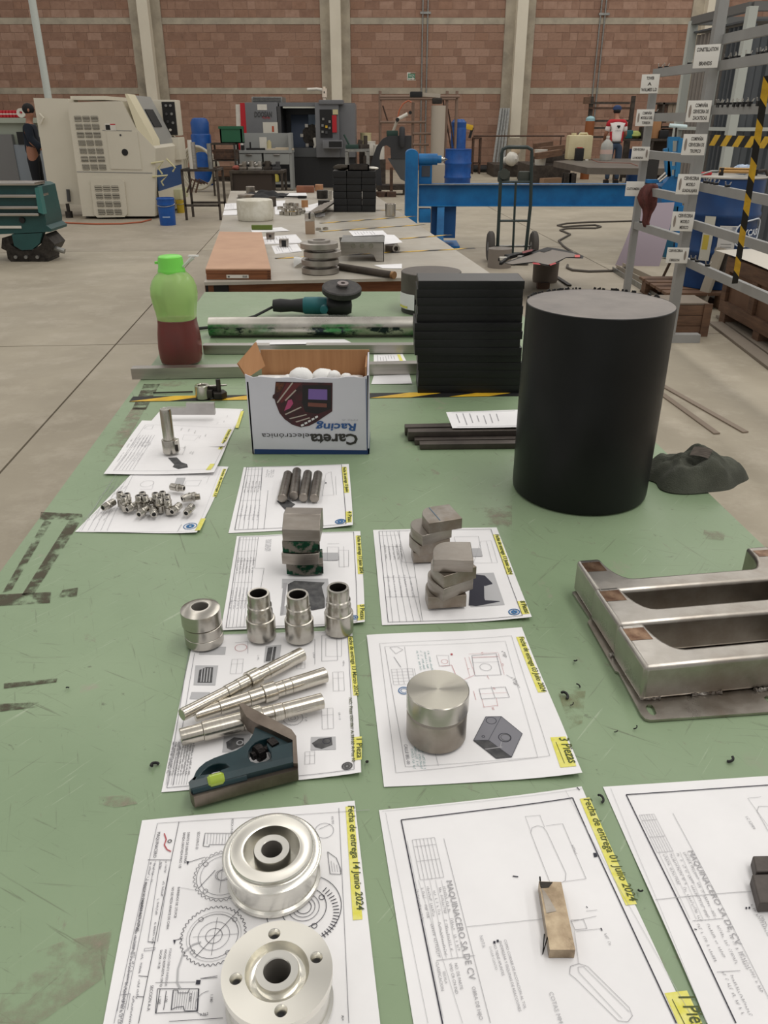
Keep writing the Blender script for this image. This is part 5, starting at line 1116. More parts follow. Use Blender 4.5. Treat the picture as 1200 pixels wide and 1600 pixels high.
# ================================================================ THE FAR TABLE
def PB(mb, x0, x1, yt, yb, Y, dep, bev=0):             # box whose front face fills a px rectangle at depth Y
    ym = (yt + yb) / 2; a, b_ = ay(x0, ym, Y), ay(x1, ym, Y); xm = (x0 + x1) / 2
    return mb.box(a.x, b_.x, Y, Y + dep, ay(xm, yb, Y).z, ay(xm, yt, Y).z, bev)
def PP(mb, pts, Y, dep):                               # plate from a px outline at depth Y
    P = [ay(x, y, Y) for x, y in pts]
    return mb.plate([(p.x, p.z) for p in P], (), 0, dep, Matrix(((1, 0, 0, 0), (0, 0, 1, Y), (0, 1, 0, 0), (0, 0, 0, 1))))
def TH(name, label, cat, x, y, Y=None, z=0.0, group=None):
    p = pz(x, y, z) if Y is None else ay(x, y, Y)
    if Y is not None: p.z = z
    return thing(name, label, cat, p, 0, group)
def cylon(name, xl, xr, yb, yt, m, label, cat, z=None, group=None, prof=None, n=32, k=1):
    z = ZT if z is None else z
    X, Y, r = cylfit(xl, xr, yb, z); h = ay((xl + xr) / 2, yt, Y - r * k).z - z
    pr = prof(r, h) if prof else [(0, 0), (r * .97, 0), (r, r * .03), (r, h - r * .04), (r * .96, h), (0, h)]
    return solo(name, MB().lathe(pr, n=n), m, label, cat, (X, Y, z + .0008), 0, group)
gtop = mat('grey_table_steel', (178, 172, 160), .4, .1, c2=(162, 157, 146), sc_=1.6, c3=(160, 152, 138), sc3=5, rvar=.1)
C4 = [pz(x, y, ZT) for x, y in ((319, 441), (772, 431), (576, 298), (360, 298))]
tab2 = thing('workbench', 'long grey steel table with a brown wooden apron beyond the green table', 'table', (0, 0, 0))
table_poly(C4, ZT - .0, .014, 'table_top', gtop, tab2)
cen2 = sum(C4, Vector()) / 4; cs2 = [c + (cen2 - c) * .02 for c in C4]
for nm, (a, b_) in zip(('apron_front', 'apron_right', 'apron_back', 'apron_left'), zip(cs2, cs2[1:] + cs2[:1])):
    obj('apron', MB().bar(Vector((a.x, a.y, ZT - .045)), Vector((b_.x, b_.y, ZT - .045)), .03, .06), plye, tab2)
for t_ in (.04, .5, .96):
    for a, b_ in ((cs2[0], cs2[3]), (cs2[1], cs2[2])):
        p = a + (b_ - a) * t_ + (cen2 - a).normalized() * .06; obj('leg', MB().bar((p.x, p.y, 0), (p.x, p.y, ZT - .03), .07), plye, tab2)
a, b_ = cs2[0], cs2[1]
for t_ in (.18, .52, .60, .70, .80, .90):
    p = a + (b_ - a) * t_ + Vector((0, .05, 0)); obj('trestle_board', MB().bar((p.x, p.y, ZT - .32), (p.x, p.y, ZT - .06), .06, .03), plye, tab2)
obj('lower_rail', MB().bar((a.x + .05, a.y + .08, ZT - .13), (b_.x - .05, b_.y + .08, ZT - .13), .04, .03), plye, tab2)
obj('corner_bracket', MB().box(a.x - .01, a.x + .09, a.y - .012, a.y + .03, ZT - .075, ZT - .018), black, tab2)
for i, (A_, B_, nn) in enumerate((((430, 404), (742, 388), 5), ((618, 374), (706, 367), 2), ((500, 362), (664, 351), 4), ((500, 349), (650, 338), 4), ((444, 331), (628, 328), 5))):
    hazard_strip('hazard_tape', pz(*A_, ZT), pz(*B_, ZT), .03, ('nearest', 'short second', 'third', 'fourth', 'farthest')[i] + ' worn hazard tape strip across the grey table', nn, slant=2.5)
# wooden case
p = pz(321, 437, ZT); hc_ = ay(321, 420.5, p.y).z - ZT; q1 = pz(423, 437, ZT); t = thing('wooden_case', 'flat brown wooden case with finger joints at the near left corner of the grey table', 'case', (p.x, p.y, ZT + .001))
tc4 = [pz(x, y, ZT + hc_) - p for x, y in ((321, 420.5), (423, 420.5), (409, 363), (343, 362))]; tc4 = [(v.x, v.y) for v in tc4]; Wc = tc4[1][0] - tc4[0][0]
g4 = [(x + dx, y + dy) for (x, y), (dx, dy) in zip(tc4, ((.001, .001), (-.001, .001), (-.001, -.001), (.001, -.001)))]
obj('lid', MB().plate(tc4, (), hc_ * .88, hc_), ply, t); obj('lid_edge', MB().plate(tc4, (), hc_ * .5 + .002, hc_ * .88), plye, t)
obj('tray', MB().plate(g4, (), 0, hc_ * .5), plye, t)
obj('label_strip', MB().box(Wc * .33, Wc * .67, -.003, -.0002, hc_ * .12, hc_ * .44), white, t)
b = MB(); b.box(Wc * .35, Wc * .38, -.0036, -.003, hc_ * .2, hc_ * .34)
for k in range(6): b.box(Wc * (.58 + .012 * k), Wc * (.586 + .012 * k), -.0036, -.003, hc_ * .18, hc_ * .38)
obj('printed_marks', b, inkd, t)['kind'] = 'stuff'
for k in range(4): obj('finger_joint', MB().box(Wc - .012, Wc + .0014, -.0014, .004, hc_ * (.06 + k * .22), hc_ * (.15 + k * .22)), mat('dark_end_grain', (84, 52, 32), .7), t)
# disc stack
for i, (xl, xr, yb, yt, nm) in enumerate(((472, 530, 431, 424, 'lowest'), (471.5, 529, 415, 408.5, 'second'), (475, 532, 397.5, 391.5, 'third'), (471.5, 529, 381, 375, 'top'))):
    X, Y, r = cylfit(472, 530, 431, ZT); zz_ = .036 * i; dx = (0, 0, .012, -.002)[i]
    solo('turned_flange', MB().lathe([(0, 0), (r * .96, 0), (r, .002), (r, .024), (r * .96, .0255), (r * .6, .0255), (r * .59, .0352), (r * .34, .0352), (r * .33, .02), (0, .02)], n=64), mat('flange_steel', (172, 167, 160), .42, .8, c2=(156, 150, 143), sc_=20), nm + ' grey turned flange in the stack on the grey table', 'flange', (X + dx, Y, ZT + .001 + zz_), 0, 'stack of four turned flanges')
X, Y, r = cylfit(530, 617, 431, ZT)
A_, B_ = pz(528, 416, ZT + .016), pz(616, 430, ZT + .016); t = thing('round_bar', 'dark round bar with a bronze end beside the flange stack', 'bar', A_)
wobj('bar', MB().cyl(.0155, (B_ - A_).length - .012, A_, B_ - A_), grime, t); wobj('bar_end', MB().cyl(.0165, .014, B_ - (B_ - A_).normalized() * .013, B_ - A_), mat('bronze_end', (150, 116, 82), .4, .8), t)
# fabricated channel with an arch, plus sheet on it
Yc = pz(560, 409, ZT).y; t = TH('fabricated_channel', 'bare metal channel with an arched cutout behind the flange stack', 'channel', 560, 409, Yc, ZT)
wobj('front_web', PP(MB(), [(532, 378), (600, 379), (600, 409), (588, 408), (584, 398), (574, 395), (545, 398), (532, 400)], Yc, .004), alu, t)
wobj('top_flange', MB().grid(lambda u, v: Vector((ay(532, 378, Yc).x * (1 - u) + ay(600, 378, Yc).x * u, Yc + v * .26, ay(565, 378.5, Yc).z + .001)), 2, 2), galv, t)
wobj('rear_web', PP(MB(), [(530, 371), (601, 368), (600, 386), (532, 386)], Yc + .26, .004), galv, t)
wobj('end_plate', MB().box(ay(600, 395, Yc).x - .003, ay(600, 395, Yc).x, Yc, Yc + .26, ZT + .001, ay(600, 379, Yc).z), alu, t)
for k in range(3): wobj('hole_boss', MB().cyl(.012, .006, ay(552 + k * 14, 384, Yc) - Vector((0, .004, 0)), (0, 1, 0), n=14), steel, t)
tz = ay(565, 378.5, Yc).z
plain_sheet([(545, 361), (598, 360), (605, 367), (552, 369)], 'white sheet lying on the metal channel of the grey table', z0=tz + .003)
t = TH('small_casting', 'small dark clamp casting under a paper at the right of the channel', 'casting', 612, 394, None, ZT); Yk = t.location.y
wobj('body', PB(MB(), 602, 622, 384, 394, Yk, .09, .004), grime, t); wobj('end_ring', MB().ring(.02, .012, .01, ay(619, 388, Yk) + Vector((0, -.012, 0)), (0, 1, 0)), alu, t)
plain_sheet([(598, 366), (616, 367), (629, 379), (600, 382)], 'white sheet on the small dark clamp casting of the grey table', z0=ay(612, 384, Yk).z + .002, lines=False)
for pts, lb, ln in ((((409, 370), (462, 366), (474, 380), (411, 382)), 'sheet under the small grey block on the grey table', 1), (((424, 384), (464, 381), (472, 393), (430, 397)), 'sheet under the black-faced cube on the grey table', 1), (((584, 414), (628, 412), (628, 420), (598, 419)), 'sheet beside the bronze-ended bar on the grey table', 0), (((392, 358), (440, 355), (453, 361), (394, 363)), 'sheet under the olive bar on the grey table', 0), (((352, 318), (372, 317), (372, 327), (350, 328)), 'sheet at the left table edge, the farther of two', 1), (((350, 329), (372, 328), (370, 336), (348, 336)), 'sheet at the left table edge, the nearer of two', 0), (((434, 302), (478, 301), (480, 306), (440, 306)), 'sheet near the far end of the grey table', 0), (((492, 334), (508, 333), (508, 338), (494, 339)), 'yellowish slip just behind the upright block', 0), (((428, 314), (446, 313), (440, 336), (430, 335)), 'sheet to the right of the thick white disc', 0), (((476, 322), (500, 316), (496, 334), (478, 336)), 'sheet under the pile of grey flat strips', 0)):
    plain_sheet(list(pts), 'white ' + lb, lines=bool(ln))
p = pz(458, 420, ZT); t = thing('clear_sheet', 'crumpled translucent plastic film leaning left of the flange stack', 'film', p)
wobj('film', MB().grid(lambda u, v: Vector((p.x + u * .06 - v * .01, p.y + .02 + .02 * u + v * .16, ZT + .004 + .035 * math.sin(v * 2.4 + u))), 6, 8), mat('cloudy_film', (190, 190, 186), .25, trans=.3), t)
t = TH('upright_block', 'tall tan block with a grey slotted top standing behind the flange stack', 'block', 483, 366, None, ZT); Yk = t.location.y
wobj('base', PB(MB(), 477, 491, 346, 366, Yk, .045, .001), mat('tan_block', (152, 130, 108), .6), t); wobj('cap', PB(MB(), 476, 491, 333, 346, Yk - .001, .047, .003), steel, t); wobj('slot', PB(MB(), 482, 485, 332.6, 342, Yk - .002, .05), dark_iron, t)
cylon('small_ring', 493, 502, 360, 357, steel, 'small ring just right of the tan block, left of two', 'ring', prof=lambda r, h: [(r * .5, 0), (r, 0), (r, .012), (r * .5, .012), (r * .5, 0)]); cylon('small_ring', 504, 513, 359, 356, steel, 'small ring farther right of the tan block, right of two', 'ring', prof=lambda r, h: [(r * .5, 0), (r, 0), (r, .012), (r * .5, .012), (r * .5, 0)])
t = TH('machined_cube', 'small grey machined cube on a sheet right of the wooden case', 'cube', 421, 374, None, ZT + .002); wobj('body', PB(MB(), 416, 428, 364, 374, t.location.y, .04, .002), raw, t); wobj('hole', PB(MB(), 420, 424, 367, 371, t.location.y - .0008, .002), dark_iron, t)
t = TH('machined_cube', 'small cube with a black middle on a sheet right of the wooden case', 'cube', 443, 386, None, ZT + .002); wobj('body', PB(MB(), 436, 450, 374, 386, t.location.y, .04, .002), alu, t); wobj('black_face', PB(MB(), 440, 447, 375.5, 385.5, t.location.y - .001, .003), black, t)
t = TH('painted_bar', 'short olive green bar lying on a sheet', 'bar', 409, 359, None, ZT + .002); wobj('bar', PB(MB(), 393, 425, 352, 359, t.location.y, .03, .001), mat('olive_paint', (88, 104, 36), .5), t)
cylon('plastic_disc', 372, 428, 347, 314, mat('marbled_white_plastic', (206, 202, 188), .5, c2=(184, 178, 160), sc_=14, c3=(222, 220, 210), sc3=5), 'thick white marbled plastic disc on the left of the grey table', 'disc', n=64, prof=lambda r, h: [(0, 0), (r * .93, 0), (r * .98, h * .06), (r, h * .3), (r, h * .85), (r * .97, h * .97), (r * .9, h), (0, h)])
cylon('steel_slug', 421, 432, 323, 308, grime, 'thin dark upright slug behind the white disc', 'slug'); cylon('steel_slug', 385, 399, 304, 292, raw, 'upright grey slug at the far left of the grey table', 'slug'); cylon('steel_slug', 372, 398, 310, 305, raw, 'flat wide grey slug in front of the upright one, far left', 'slug')
cylon('steel_slug', 602, 618, 339, 319, steel, 'lone bright round slug at the right edge of the grey table', 'slug'); cylon('steel_slug', 495, 512, 311, 298, dark_iron, 'dark round slug left of the black block stack, farther of two', 'slug'); cylon('steel_slug', 497, 516, 322, 314, dark_iron, 'dark round slug left of the black block stack, nearer of two', 'slug'); cylon('steel_slug', 512, 519, 312, 298, steel, 'narrow bright slug touching the black block stack', 'slug')
q = random.Random(12); rx = sorted((438, 444, 450, 456, 462, 468, 441, 449, 459, 466, 473, 447, 455, 463)); ordl = ['first', 'second', 'third', 'fourth', 'fifth', 'sixth', 'seventh', 'eighth', 'ninth', 'tenth', 'eleventh', 'twelfth', 'thirteenth', 'last']
for x, y in ((438, 328), (444, 331), (450, 327), (456, 331), (462, 328), (468, 331), (441, 336), (449, 337), (459, 337), (466, 336), (473, 334), (447, 323), (455, 322), (463, 323)):
    cylon('steel_ring', x - 4.6, x + 4.6, y, y - 4, steel, ordl[rx.index(x)] + ' small steel ring from the left in the pile beside the white disc', 'ring', group='small rings piled right of the white disc', prof=lambda r, h: [(r * .55, 0), (r, 0), (r, .022), (r * .55, .022), (r * .55, 0)], n=16)
for i in range(5):
    a, b_ = pz(484 + i * 4, 334 - i, ZT + .008 + .0125 * i), pz(506 + i * 4, 319 - i, ZT + .008 + .0125 * i)
    solo('flat_strip', MB().bar((0, 0, 0), b_ - a, .03, .012), raw, ('lowest', 'second', 'middle', 'fourth', 'topmost')[i] + ' grey strip in the slanting pile left of the black blocks', 'strip', a, 0, 'slanting pile of grey strips')
t = TH('cardboard_piece', 'small tan cardboard square standing behind the ring pile', 'card', 476, 324, None, ZT); wobj('card', PB(MB(), 471, 481, 313, 324, t.location.y, .02), card, t)
for x0, x1, yt, yb, lb in ((463, 490, 291, 301, 'long reddish wooden block at the far end of the grey table'), (492, 504, 289, 298.6, 'short tan wooden block at the far end of the grey table')):
    t = TH('wood_block', lb, 'block', (x0 + x1) / 2, yb, None, ZT); wobj('block', PB(MB(), x0, x1, yt, yb, t.location.y, .1, .003), mat('red_wood' if x0 < 480 else 'tan_wood', (142, 92, 68) if x0 < 480 else (176, 132, 96), .7, c2=(120, 76, 56), sc_=9), t)
b = MB().grid(lambda u, v: Vector(((u - .5) * .42, (v - .5) * .5, .001 + max(0, .05 * mn.noise(Vector((u * 5, v * 5, 2))) + .03) * math.sin(PI * u) * math.sin(PI * v))), 30, 24)
p = pz(412, 306, ZT); solo('black_cloth', b, mat('black_cloth', (30, 30, 32), .9), 'rumpled black cloth near the far left end of the grey table', 'cloth', (p.x, p.y, ZT + .001), smooth=80)
p = pz(450, 309, ZT); solo('hand_file', MB().bar((-.12, .05, .01), (.10, -.05, .01), .022, .012).bar((.10, -.05, .01), (.17, -.08, .012), .03, .02), black, 'black handled tool on the sheet at the far end of the grey table', 'tool', (p.x, p.y, ZT + .001))
# black block stack: three columns
pb_ = [pz(x, 331.5, ZT) for x in (521.5, 543, 566, 588)]; Yb = pb_[0].y; htot = ay(555, 267, Yb).z - ZT; nb = 6
for c_ in range(3):
    for k in range(nb):
        x0, x1 = pb_[c_].x, pb_[c_ + 1].x
        solo('black_block', MB().box(0, x1 - x0 - .004, 0, .2, 0, htot / nb - .002, .003), blackp, ('lowest', 'second', 'third', 'fourth', 'fifth', 'topmost')[k] + ' black block in the ' + ('left', 'middle', 'right')[c_] + ' column of the stack on the grey table', 'block', (x0 + q.uniform(-.002, .002), Yb + q.uniform(-.004, .004), ZT + .001 + k * htot / nb), 0, 'black blocks stacked in three columns')
zt2 = ZT + htot
t = TH('tray', 'shallow dark tray on top of the three-column black block stack', 'tray', 558, 266, Yb, zt2 + .001); wobj('tray', PB(MB(), 543, 572, 257, 265, Yb + .03, .14, .004).bx((0, 0, -5), (.001, .001, .001)), dark_iron, t)
bpy.data.objects.remove(t.children[0]); obj('tray_body', MB().box(-.07, .09, .02, .17, 0, .006).box(-.07, .09, .02, .03, 0, .04).box(-.07, .09, .16, .17, 0, .04).box(-.07, -.06, .02, .17, 0, .04).box(.08, .09, .02, .17, 0, .04), dark_iron, t)
p = ay(533, 266, Yb); solo('work_glove', MB().ball(.05, (0, 0, .02), (1.3, .8, .42), 16, .12, 3).ball(.03, (.06, .01, .02), (1.2, .6, .5), 12, .1, 5), mat('dark_glove', (58, 52, 44), .9), 'dark work glove lying on the left column of black blocks', 'glove', (p.x, Yb + .09, zt2 + .001))
p = ay(580, 266, Yb); solo('folded_cloth', MB().ball(.05, (0, 0, .012), (1.1, .9, .25), 16, .08, 4), white, 'folded white cloth on the right column of black blocks', 'cloth', (p.x, Yb + .09, zt2 + .001))

# ================================================================ SIGN RACK ON THE RIGHT
rk = mat('rack_grey_paint', (150, 150, 148), .45, c2=(138, 138, 136), sc_=3)
Pm = pz(1044, 534, 0); Pr = Vector((2.02, 6.74, 0))
def zat(x, y, P): return ay(x, y, P.y).z
topm = 2.30; topr = zat(1020, 122, Pr) + .02
t = thing('sign_rack', 'tall grey steel rack hung with white name signs, right side', 'rack', (Pm.x, Pm.y, 0))
wobj('upright', MB().bar((Pm.x, Pm.y, .02), (Pm.x, Pm.y, topm), .062, .062), rk, t); wobj('upright', MB().bar((Pr.x, Pr.y, .02), (Pr.x, Pr.y, topr), .05, .05), rk, t)
wobj('foot', MB().box(Pm.x - .09, Pm.x + .22, Pm.y - .035, Pm.y + .035, 0, .06), rk, t); wobj('foot', MB().box(Pr.x - .15, Pr.x + .15, Pr.y - .03, Pr.y + .03, 0, .05), rk, t)
near = Vector((Pm.x + .03, 3.2, 0)); near2 = 3.2
levels = [(1110, 92, 1032, 124), (1092, 182, 1024, 184), (1084, 250, 1013, 240), (1076, 312, 1003, 296), (1068, 374, 994, 352)]
rungz = []
for i, (xm, ym, xr, yr) in enumerate(levels):
    zm, zr = zat(xm, ym, Pm), zat(xr, yr, Pr); zz_ = (zm + zr) / 2 if i else (zm + zr) / 2; rungz.append(zz_)
    wobj('rung', MB().bar((Pr.x, Pr.y, zz_), (Pm.x, Pm.y, zz_), .045, .055), rk, t)
armz = [zat(1112, 62, Pm), zat(1112, 103, Pm), zat(1100, 172, Pm), zat(1083, 291, Pm), zat(1075, 350, Pm), zat(1070, 409, Pm)]
for i, z_ in enumerate(armz):
    wobj('arm', MB().bar((Pm.x + .04, Pm.y, z_), (Pm.x + .10, 3.0 if i != 2 else 4.72, z_), .03, .055), rk, t)
wobj('near_upright', MB().bar((Pm.x + .1, 3.0, .02), (Pm.x + .1, 3.0, topm), .062, .062), rk, t)
# signs
signm = mat('sign_white', (222, 220, 214), .5); sgn = mat('sign_print', (66, 62, 58), .7)
def sign(P, x, y, w_px, lines, side, label, emblem='left', sq_=.94):
    """plate on the near side of an upright; w_px its width in px"""
    W_ = w_px / pxm(P.y, 1.6) * 1.12; c_ = ay(x - w_px * .18, y, P.y - .12); H_ = W_ * sq_ * .92; a = math.radians(side)
    s_ = thing('name_sign', label, 'sign', c_, a, 'white name signs on the grey rack')
    obj('sign_plate', MB().bx((0, 0, 0), (W_, .004, H_), bev=.001), signm, s_)
    b = MB(); n = len(lines); tw = W_ * (.66 if emblem else .86); ox = {'left': W_ * .10, 'right': -W_ * .11, None: 0}[emblem]
    for i, s in enumerate(lines):
        mw = min(1, max(.25, len(s) / 10)); put_text(b, s, XYZ((ox, -.0028, H_ * (.30 - .60 * i / max(1, n - 1)) if n > 1 else 0), (1, 0, 0), (0, 0, 1)), width=tw * mw, size=H_ * .23, bold=.03)
    obj('lettering', b, sgn, s_, smooth=0)
    if emblem:
        ex = -W_ * .36 if emblem == 'left' else W_ * .35
        b = MB(); b.plate([(ex + W_ * .055 * math.cos(k * PI / 8), H_ * .30 * math.sin(k * PI / 8)) for k in range(16)], (), 0, .001, XYZ((0, -.0024, 0), (1, 0, 0), (0, 0, 1)))
        obj('emblem', b, mat('sign_emblem', (140, 130, 122), .6), s_, smooth=0)
    return s_
sign(Pr, 1020, 131, 25, ['TOWER', 'A', 'WALMES L.D'], -38, 'white sign at the top of the rear upright, last line longest', None, 1.0)
sign(Pr, 1012, 184, 24, ['COMPAÑIA', 'MODELO DEL', 'TORREON'], -28, 'white sign second from the top on the rear upright')
sign(Pr, 1005, 240, 24, ['CERVECERIA', 'LA MORENA'], -20, 'white sign with a round emblem, third down the rear upright', 'right', .8)
sign(Pr, 996, 295, 25, ['CUSTOMERS LD'], -12, 'white sign with a single line, lowest on the rear upright', None, .85)
sign(Pm, 1110, 88, 33, ['CONSTELLATION', 'BRANDS'], -38, 'large white sign at the very top of the front upright', None, .9)
sign(Pm, 1097, 174, 31, ['COMPAÑIA', 'CERVECERIA DE', 'ZACATECAS'], -28, 'white sign second from the top on the front upright')
sign(Pm, 1090, 226, 31, ['COMPAÑIA', 'CERVECERA DE', 'TROPICO'], -20, 'white sign third from the top on the front upright')
sign(Pm, 1081, 288, 31, ['CERVECERIA', 'MODELO', 'GUADALAJARA'], -14, 'white sign fourth down the front upright, behind the drum tape')
sign(Pm, 1072, 346, 31, ['CERVECERIA', 'MODELO', 'MEXICO'], -10, 'white sign fifth down the front upright')
sign(Pm, 1064, 399, 31, ['CERVECERIA', 'OBREGON'], -8, 'lowest white sign on the front upright, emblem at right', 'right', .78)
# binder clips along arms and rungs
clip0 = None; ordn = ['first', 'second', 'third', 'fourth', 'fifth', 'sixth', 'seventh', 'eighth', 'ninth', 'tenth', 'eleventh']
def clip(P, lab):
    global clip0
    if clip0 is None:
        clip0 = thing('binder_clip', lab, 'clip', P, 0, 'black binder clips on the rack arms')
        obj('clip_body', MB().plate([(-.011, -.022), (.011, -.022), (.014, .004), (-.014, .004)], (), -.012, .012, XYZ((0, 0, 0), (0, 1, 0), (0, 0, 1))), black, clip0)
        obj('wire_handle', MB().tube([(-.012, -.008, .004), (-.016, -.006, .024), (-.016, .006, .024), (-.012, .008, .004)], .0014, n=5), steel, clip0); obj('wire_handle', MB().tube([(.012, -.008, .004), (.020, -.006, .020), (.020, .006, .020), (.012, .008, .004)], .0014, n=5), steel, clip0)
    else: dup(clip0, lab, P)
def clips_arm(i, xs, nm):
    for j, (x, y) in enumerate(xs):
        P = None; lo, hi = 3.05, Pm.y - .1                # depth along the arm where the px column falls
        X_ = lambda Y: Pm.x + .04 + .06 * (Pm.y - Y) / (Pm.y - 3.0)
        for _ in range(40):
            mid = (lo + hi) / 2; pr_ = 600 + FPX * X_(mid) / (mid * cP - (armz[i] - CAMH) * sP)
            if pr_ < x: hi = mid
            else: lo = mid
        clip(Vector((X_(mid), mid, armz[i] + .036)), ordn[j] + ' binder clip from the left on the ' + nm)
clips_arm(1, [(x, 0) for x in (1120, 1126, 1131, 1143, 1151, 1167, 1184, 1189, 1198)], 'upper arm of the rack'); clips_arm(2, [(x, 0) for x in (1119, 1124, 1130, 1138, 1147, 1153, 1161, 1170, 1184)], 'arm level with the second sign')
clips_arm(3, [(x, 0) for x in (1100, 1105, 1111, 1117, 1135)], 'arm crossing the blue drum'); clips_arm(5, [(x, 0) for x in (1079, 1088, 1104)], 'lowest arm of the rack')
for lv, us, nm in ((0, (.08, .2, .62), 'highest rung'), (1, (.1,), 'second rung'), (4, (.12,), 'lowest rung')):
    for j, u in enumerate(us):
        P = Pr + (Pm - Pr) * u; clip(Vector((P.x, P.y, rungz[lv] + .034)), ordn[j] + ' binder clip from the left on the ' + nm + ' of the rack')
# hanging hazard tapes
za, zb = ay(1200, 140, 3.9), ay(1148, 440, 5.1)
def tape3(A, B, wd, label, n): return hazard_strip('hazard_tape', A, B, wd, label, n, 0, .001, up=(-.25, -1, .1), slant=1.6)
tape3(ay(1199, 118, 4.3), ay(1148, 443, 4.9), .034, 'yellow and black hazard tape hanging down beside the sign rack', 6)
hazard_strip('hazard_tape', ay(1109, 219, Pm.y - .2), ay(1230, 224, 4.75), .062, 'yellow and black hazard tape stretched level from the front upright', 6, 0, .001, up=(0, -1, 0), slant=1.0)
# maroon cloth
p = Pr + (Pm - Pr) * .27; zz_ = rungz[3] + .03
b = MB().lathe([(0, .05), (.03, .055), (.055, .04), (.075, 0), (.082, -.06), (.07, -.12), (.05, -.16), (.036, -.20), (.03, -.27), (.026, -.31), (0, -.312)], n=48, sq=lambda a: 1 + .16 * math.sin(5 * a) + .1 * math.sin(9 * a + 1))
for v in b.bm.verts: v.co.x += .012 * math.sin(v.co.z * 30) + .25 * max(0, -v.co.z - .12) * .4; v.co.y += .01 * math.sin(v.co.z * 23)
solo('maroon_cloth', b, mat('maroon_cloth', (104, 58, 54), .9, c2=(74, 42, 40), sc_=14, bump=.3), 'maroon cloth bundled and hanging over the fourth rung of the sign rack', 'cloth', (p.x - .02, p.y, zz_ - .02), 0, smooth=80).scale = (.8, .8, .85)

# ================================================================ MACHINES AND CLUTTER BEHIND
def WH(t, name, mb, m, smooth=35): return wobj(name, mb, m, t, smooth)
# --- white machining centre on the left
Yc = 13.9; cncw = mat('cnc_cream_enamel', (206, 200, 184), .42, c2=(198, 192, 176), sc_=.8); cncg = mat('cnc_grey_enamel', (146, 146, 142), .42)
base = ay(240, 340, Yc); t = thing('machining_centre', 'large cream white turning centre with vent grilles on its end panel, left', 'machine', (-4.2, Yc, 0))
side = [(105, 160), (190, 158), (212, 200), (243, 232), (242, 338), (129, 338)]
WH(t, 'end_panel', PP(MB(), side, Yc, 1.95), cncw)
WH(t, 'rear_cabinet', PP(MB(), [(52, 153), (106, 154), (131, 320), (79, 318)], Yc + .35, .45), cncw)
WH(t, 'top_deck', PB(MB(), 110, 165, 150, 156, Yc + .6, 1.2), cncw)
WH(t, 'seam', PP(MB(), [(120, 268), (238, 270), (238, 271), (120, 269)], Yc - .004, .004), greyp); WH(t, 'seam', PP(MB(), [(160, 203), (206, 204), (206, 205), (160, 204)], Yc - .004, .004), greyp)
WH(t, 'cover_plate', PP(MB(), [(166, 205), (214, 206), (222, 265), (173, 264)], Yc - .012, .012), cncw)
WH(t, 'round_port', MB().cyl(.05, .02, ay(195, 238, Yc - .02), (0, 1, 0), n=20), black); WH(t, 'lock', MB().cyl(.015, .02, ay(188, 211, Yc - .02), (0, 1, 0), n=10), dgrey)
gr = mat('grille_dark', (86, 82, 74), .6)
def grille(cx, cy, w_, h_, Yg, parent, n=4):
    g = PB(MB(), cx - w_ / 2, cx + w_ / 2, cy - h_ / 2, cy + h_ / 2, Yg, .006); o = WH(parent, 'vent_grille', g, gr)
    for k in range(n):
        y = cy - h_ / 2 + (k + .5) * h_ / n; s_ = MB(); PB(s_, cx - w_ / 2, cx + w_ / 2, y - h_ / n * .16, y + h_ / n * .16, Yg - .008, .008)
        c = obj('slat', s_, cncw, o, -parent.location - o.location)
        c.location = (0, 0, 0)
    return o
for r_ in range(7):
    for c_ in range(3): grille(121.5 + r_ * 2.1 + c_ * 13, 185.5 + r_ * 12.6, 10.5, 8.4, Yc - .01, t, 4)
WH(t, 'lower_vent_frame', PP(MB(), [(141, 282), (145, 279), (190, 279), (194, 284), (199, 334), (195, 339), (152, 340), (147, 335)], Yc - .03, .03), cncw)
for r_ in range(4):
    for c_ in range(3): grille(153.5 + r_ * 1.7 + c_ * 13, 294.5 + r_ * 12.2, 10.5, 8, Yc - .04, t, 3)
WH(t, 'warning_label', PB(MB(), 164, 181, 193, 204, Yc - .008, .008), white); WH(t, 'label_print', PB(MB(), 165, 172, 195, 203, Yc - .010, .002), black); WH(t, 'label_band', PB(MB(), 172, 180, 193.5, 195, Yc - .010, .002), red)
WH(t, 'door_latch', MB().tube([ay(106, 296, Yc + .3), ay(108, 315, Yc + .3)], .03), dgrey); WH(t, 'lifting_handle', MB().tube([ay(62, 178, Yc + .3), ay(68, 184, Yc + .28), ay(64, 194, Yc + .3)], .018), cncw)
xr = ay(243, 285, Yc).x
def RS(mb, ya, yb, za, zb, th=.02, off=0): return mb.box(xr + off, xr + off + th, Yc + ya, Yc + yb, za, zb)
WH(t, 'blue_lower_panel', RS(MB(), .12, 1.85, .42, .92), mat('cnc_blue', (38, 72, 120), .45)); WH(t, 'cream_skirt', RS(MB(), .1, 1.9, .06, .42, .03), cncw)
Pd = [(xr + .0, 1.0), (xr + .0, .95), (xr - .34, 1.86), (xr - .36, 1.86)]
WH(t, 'sloping_door', MB().plate([(xr - .30, 1.82), (xr + .02, 1.15), (xr + .02, .93), (xr - .05, .93), (xr - .34, 1.82)], (), 0, .95, Matrix(((1, 0, 0, 0), (0, 0, 1, Yc + .5), (0, 1, 0, 0), (0, 0, 0, 1)))), cncg)
WH(t, 'door_window', MB().plate([(xr - .20, 1.62), (xr - .075, 1.36), (xr - .065, 1.365), (xr - .19, 1.625)], (), 0, .5, Matrix(((1, 0, 0, .0), (0, 0, 1, Yc + .6), (0, 1, 0, 0), (0, 0, 0, 1)))), black)
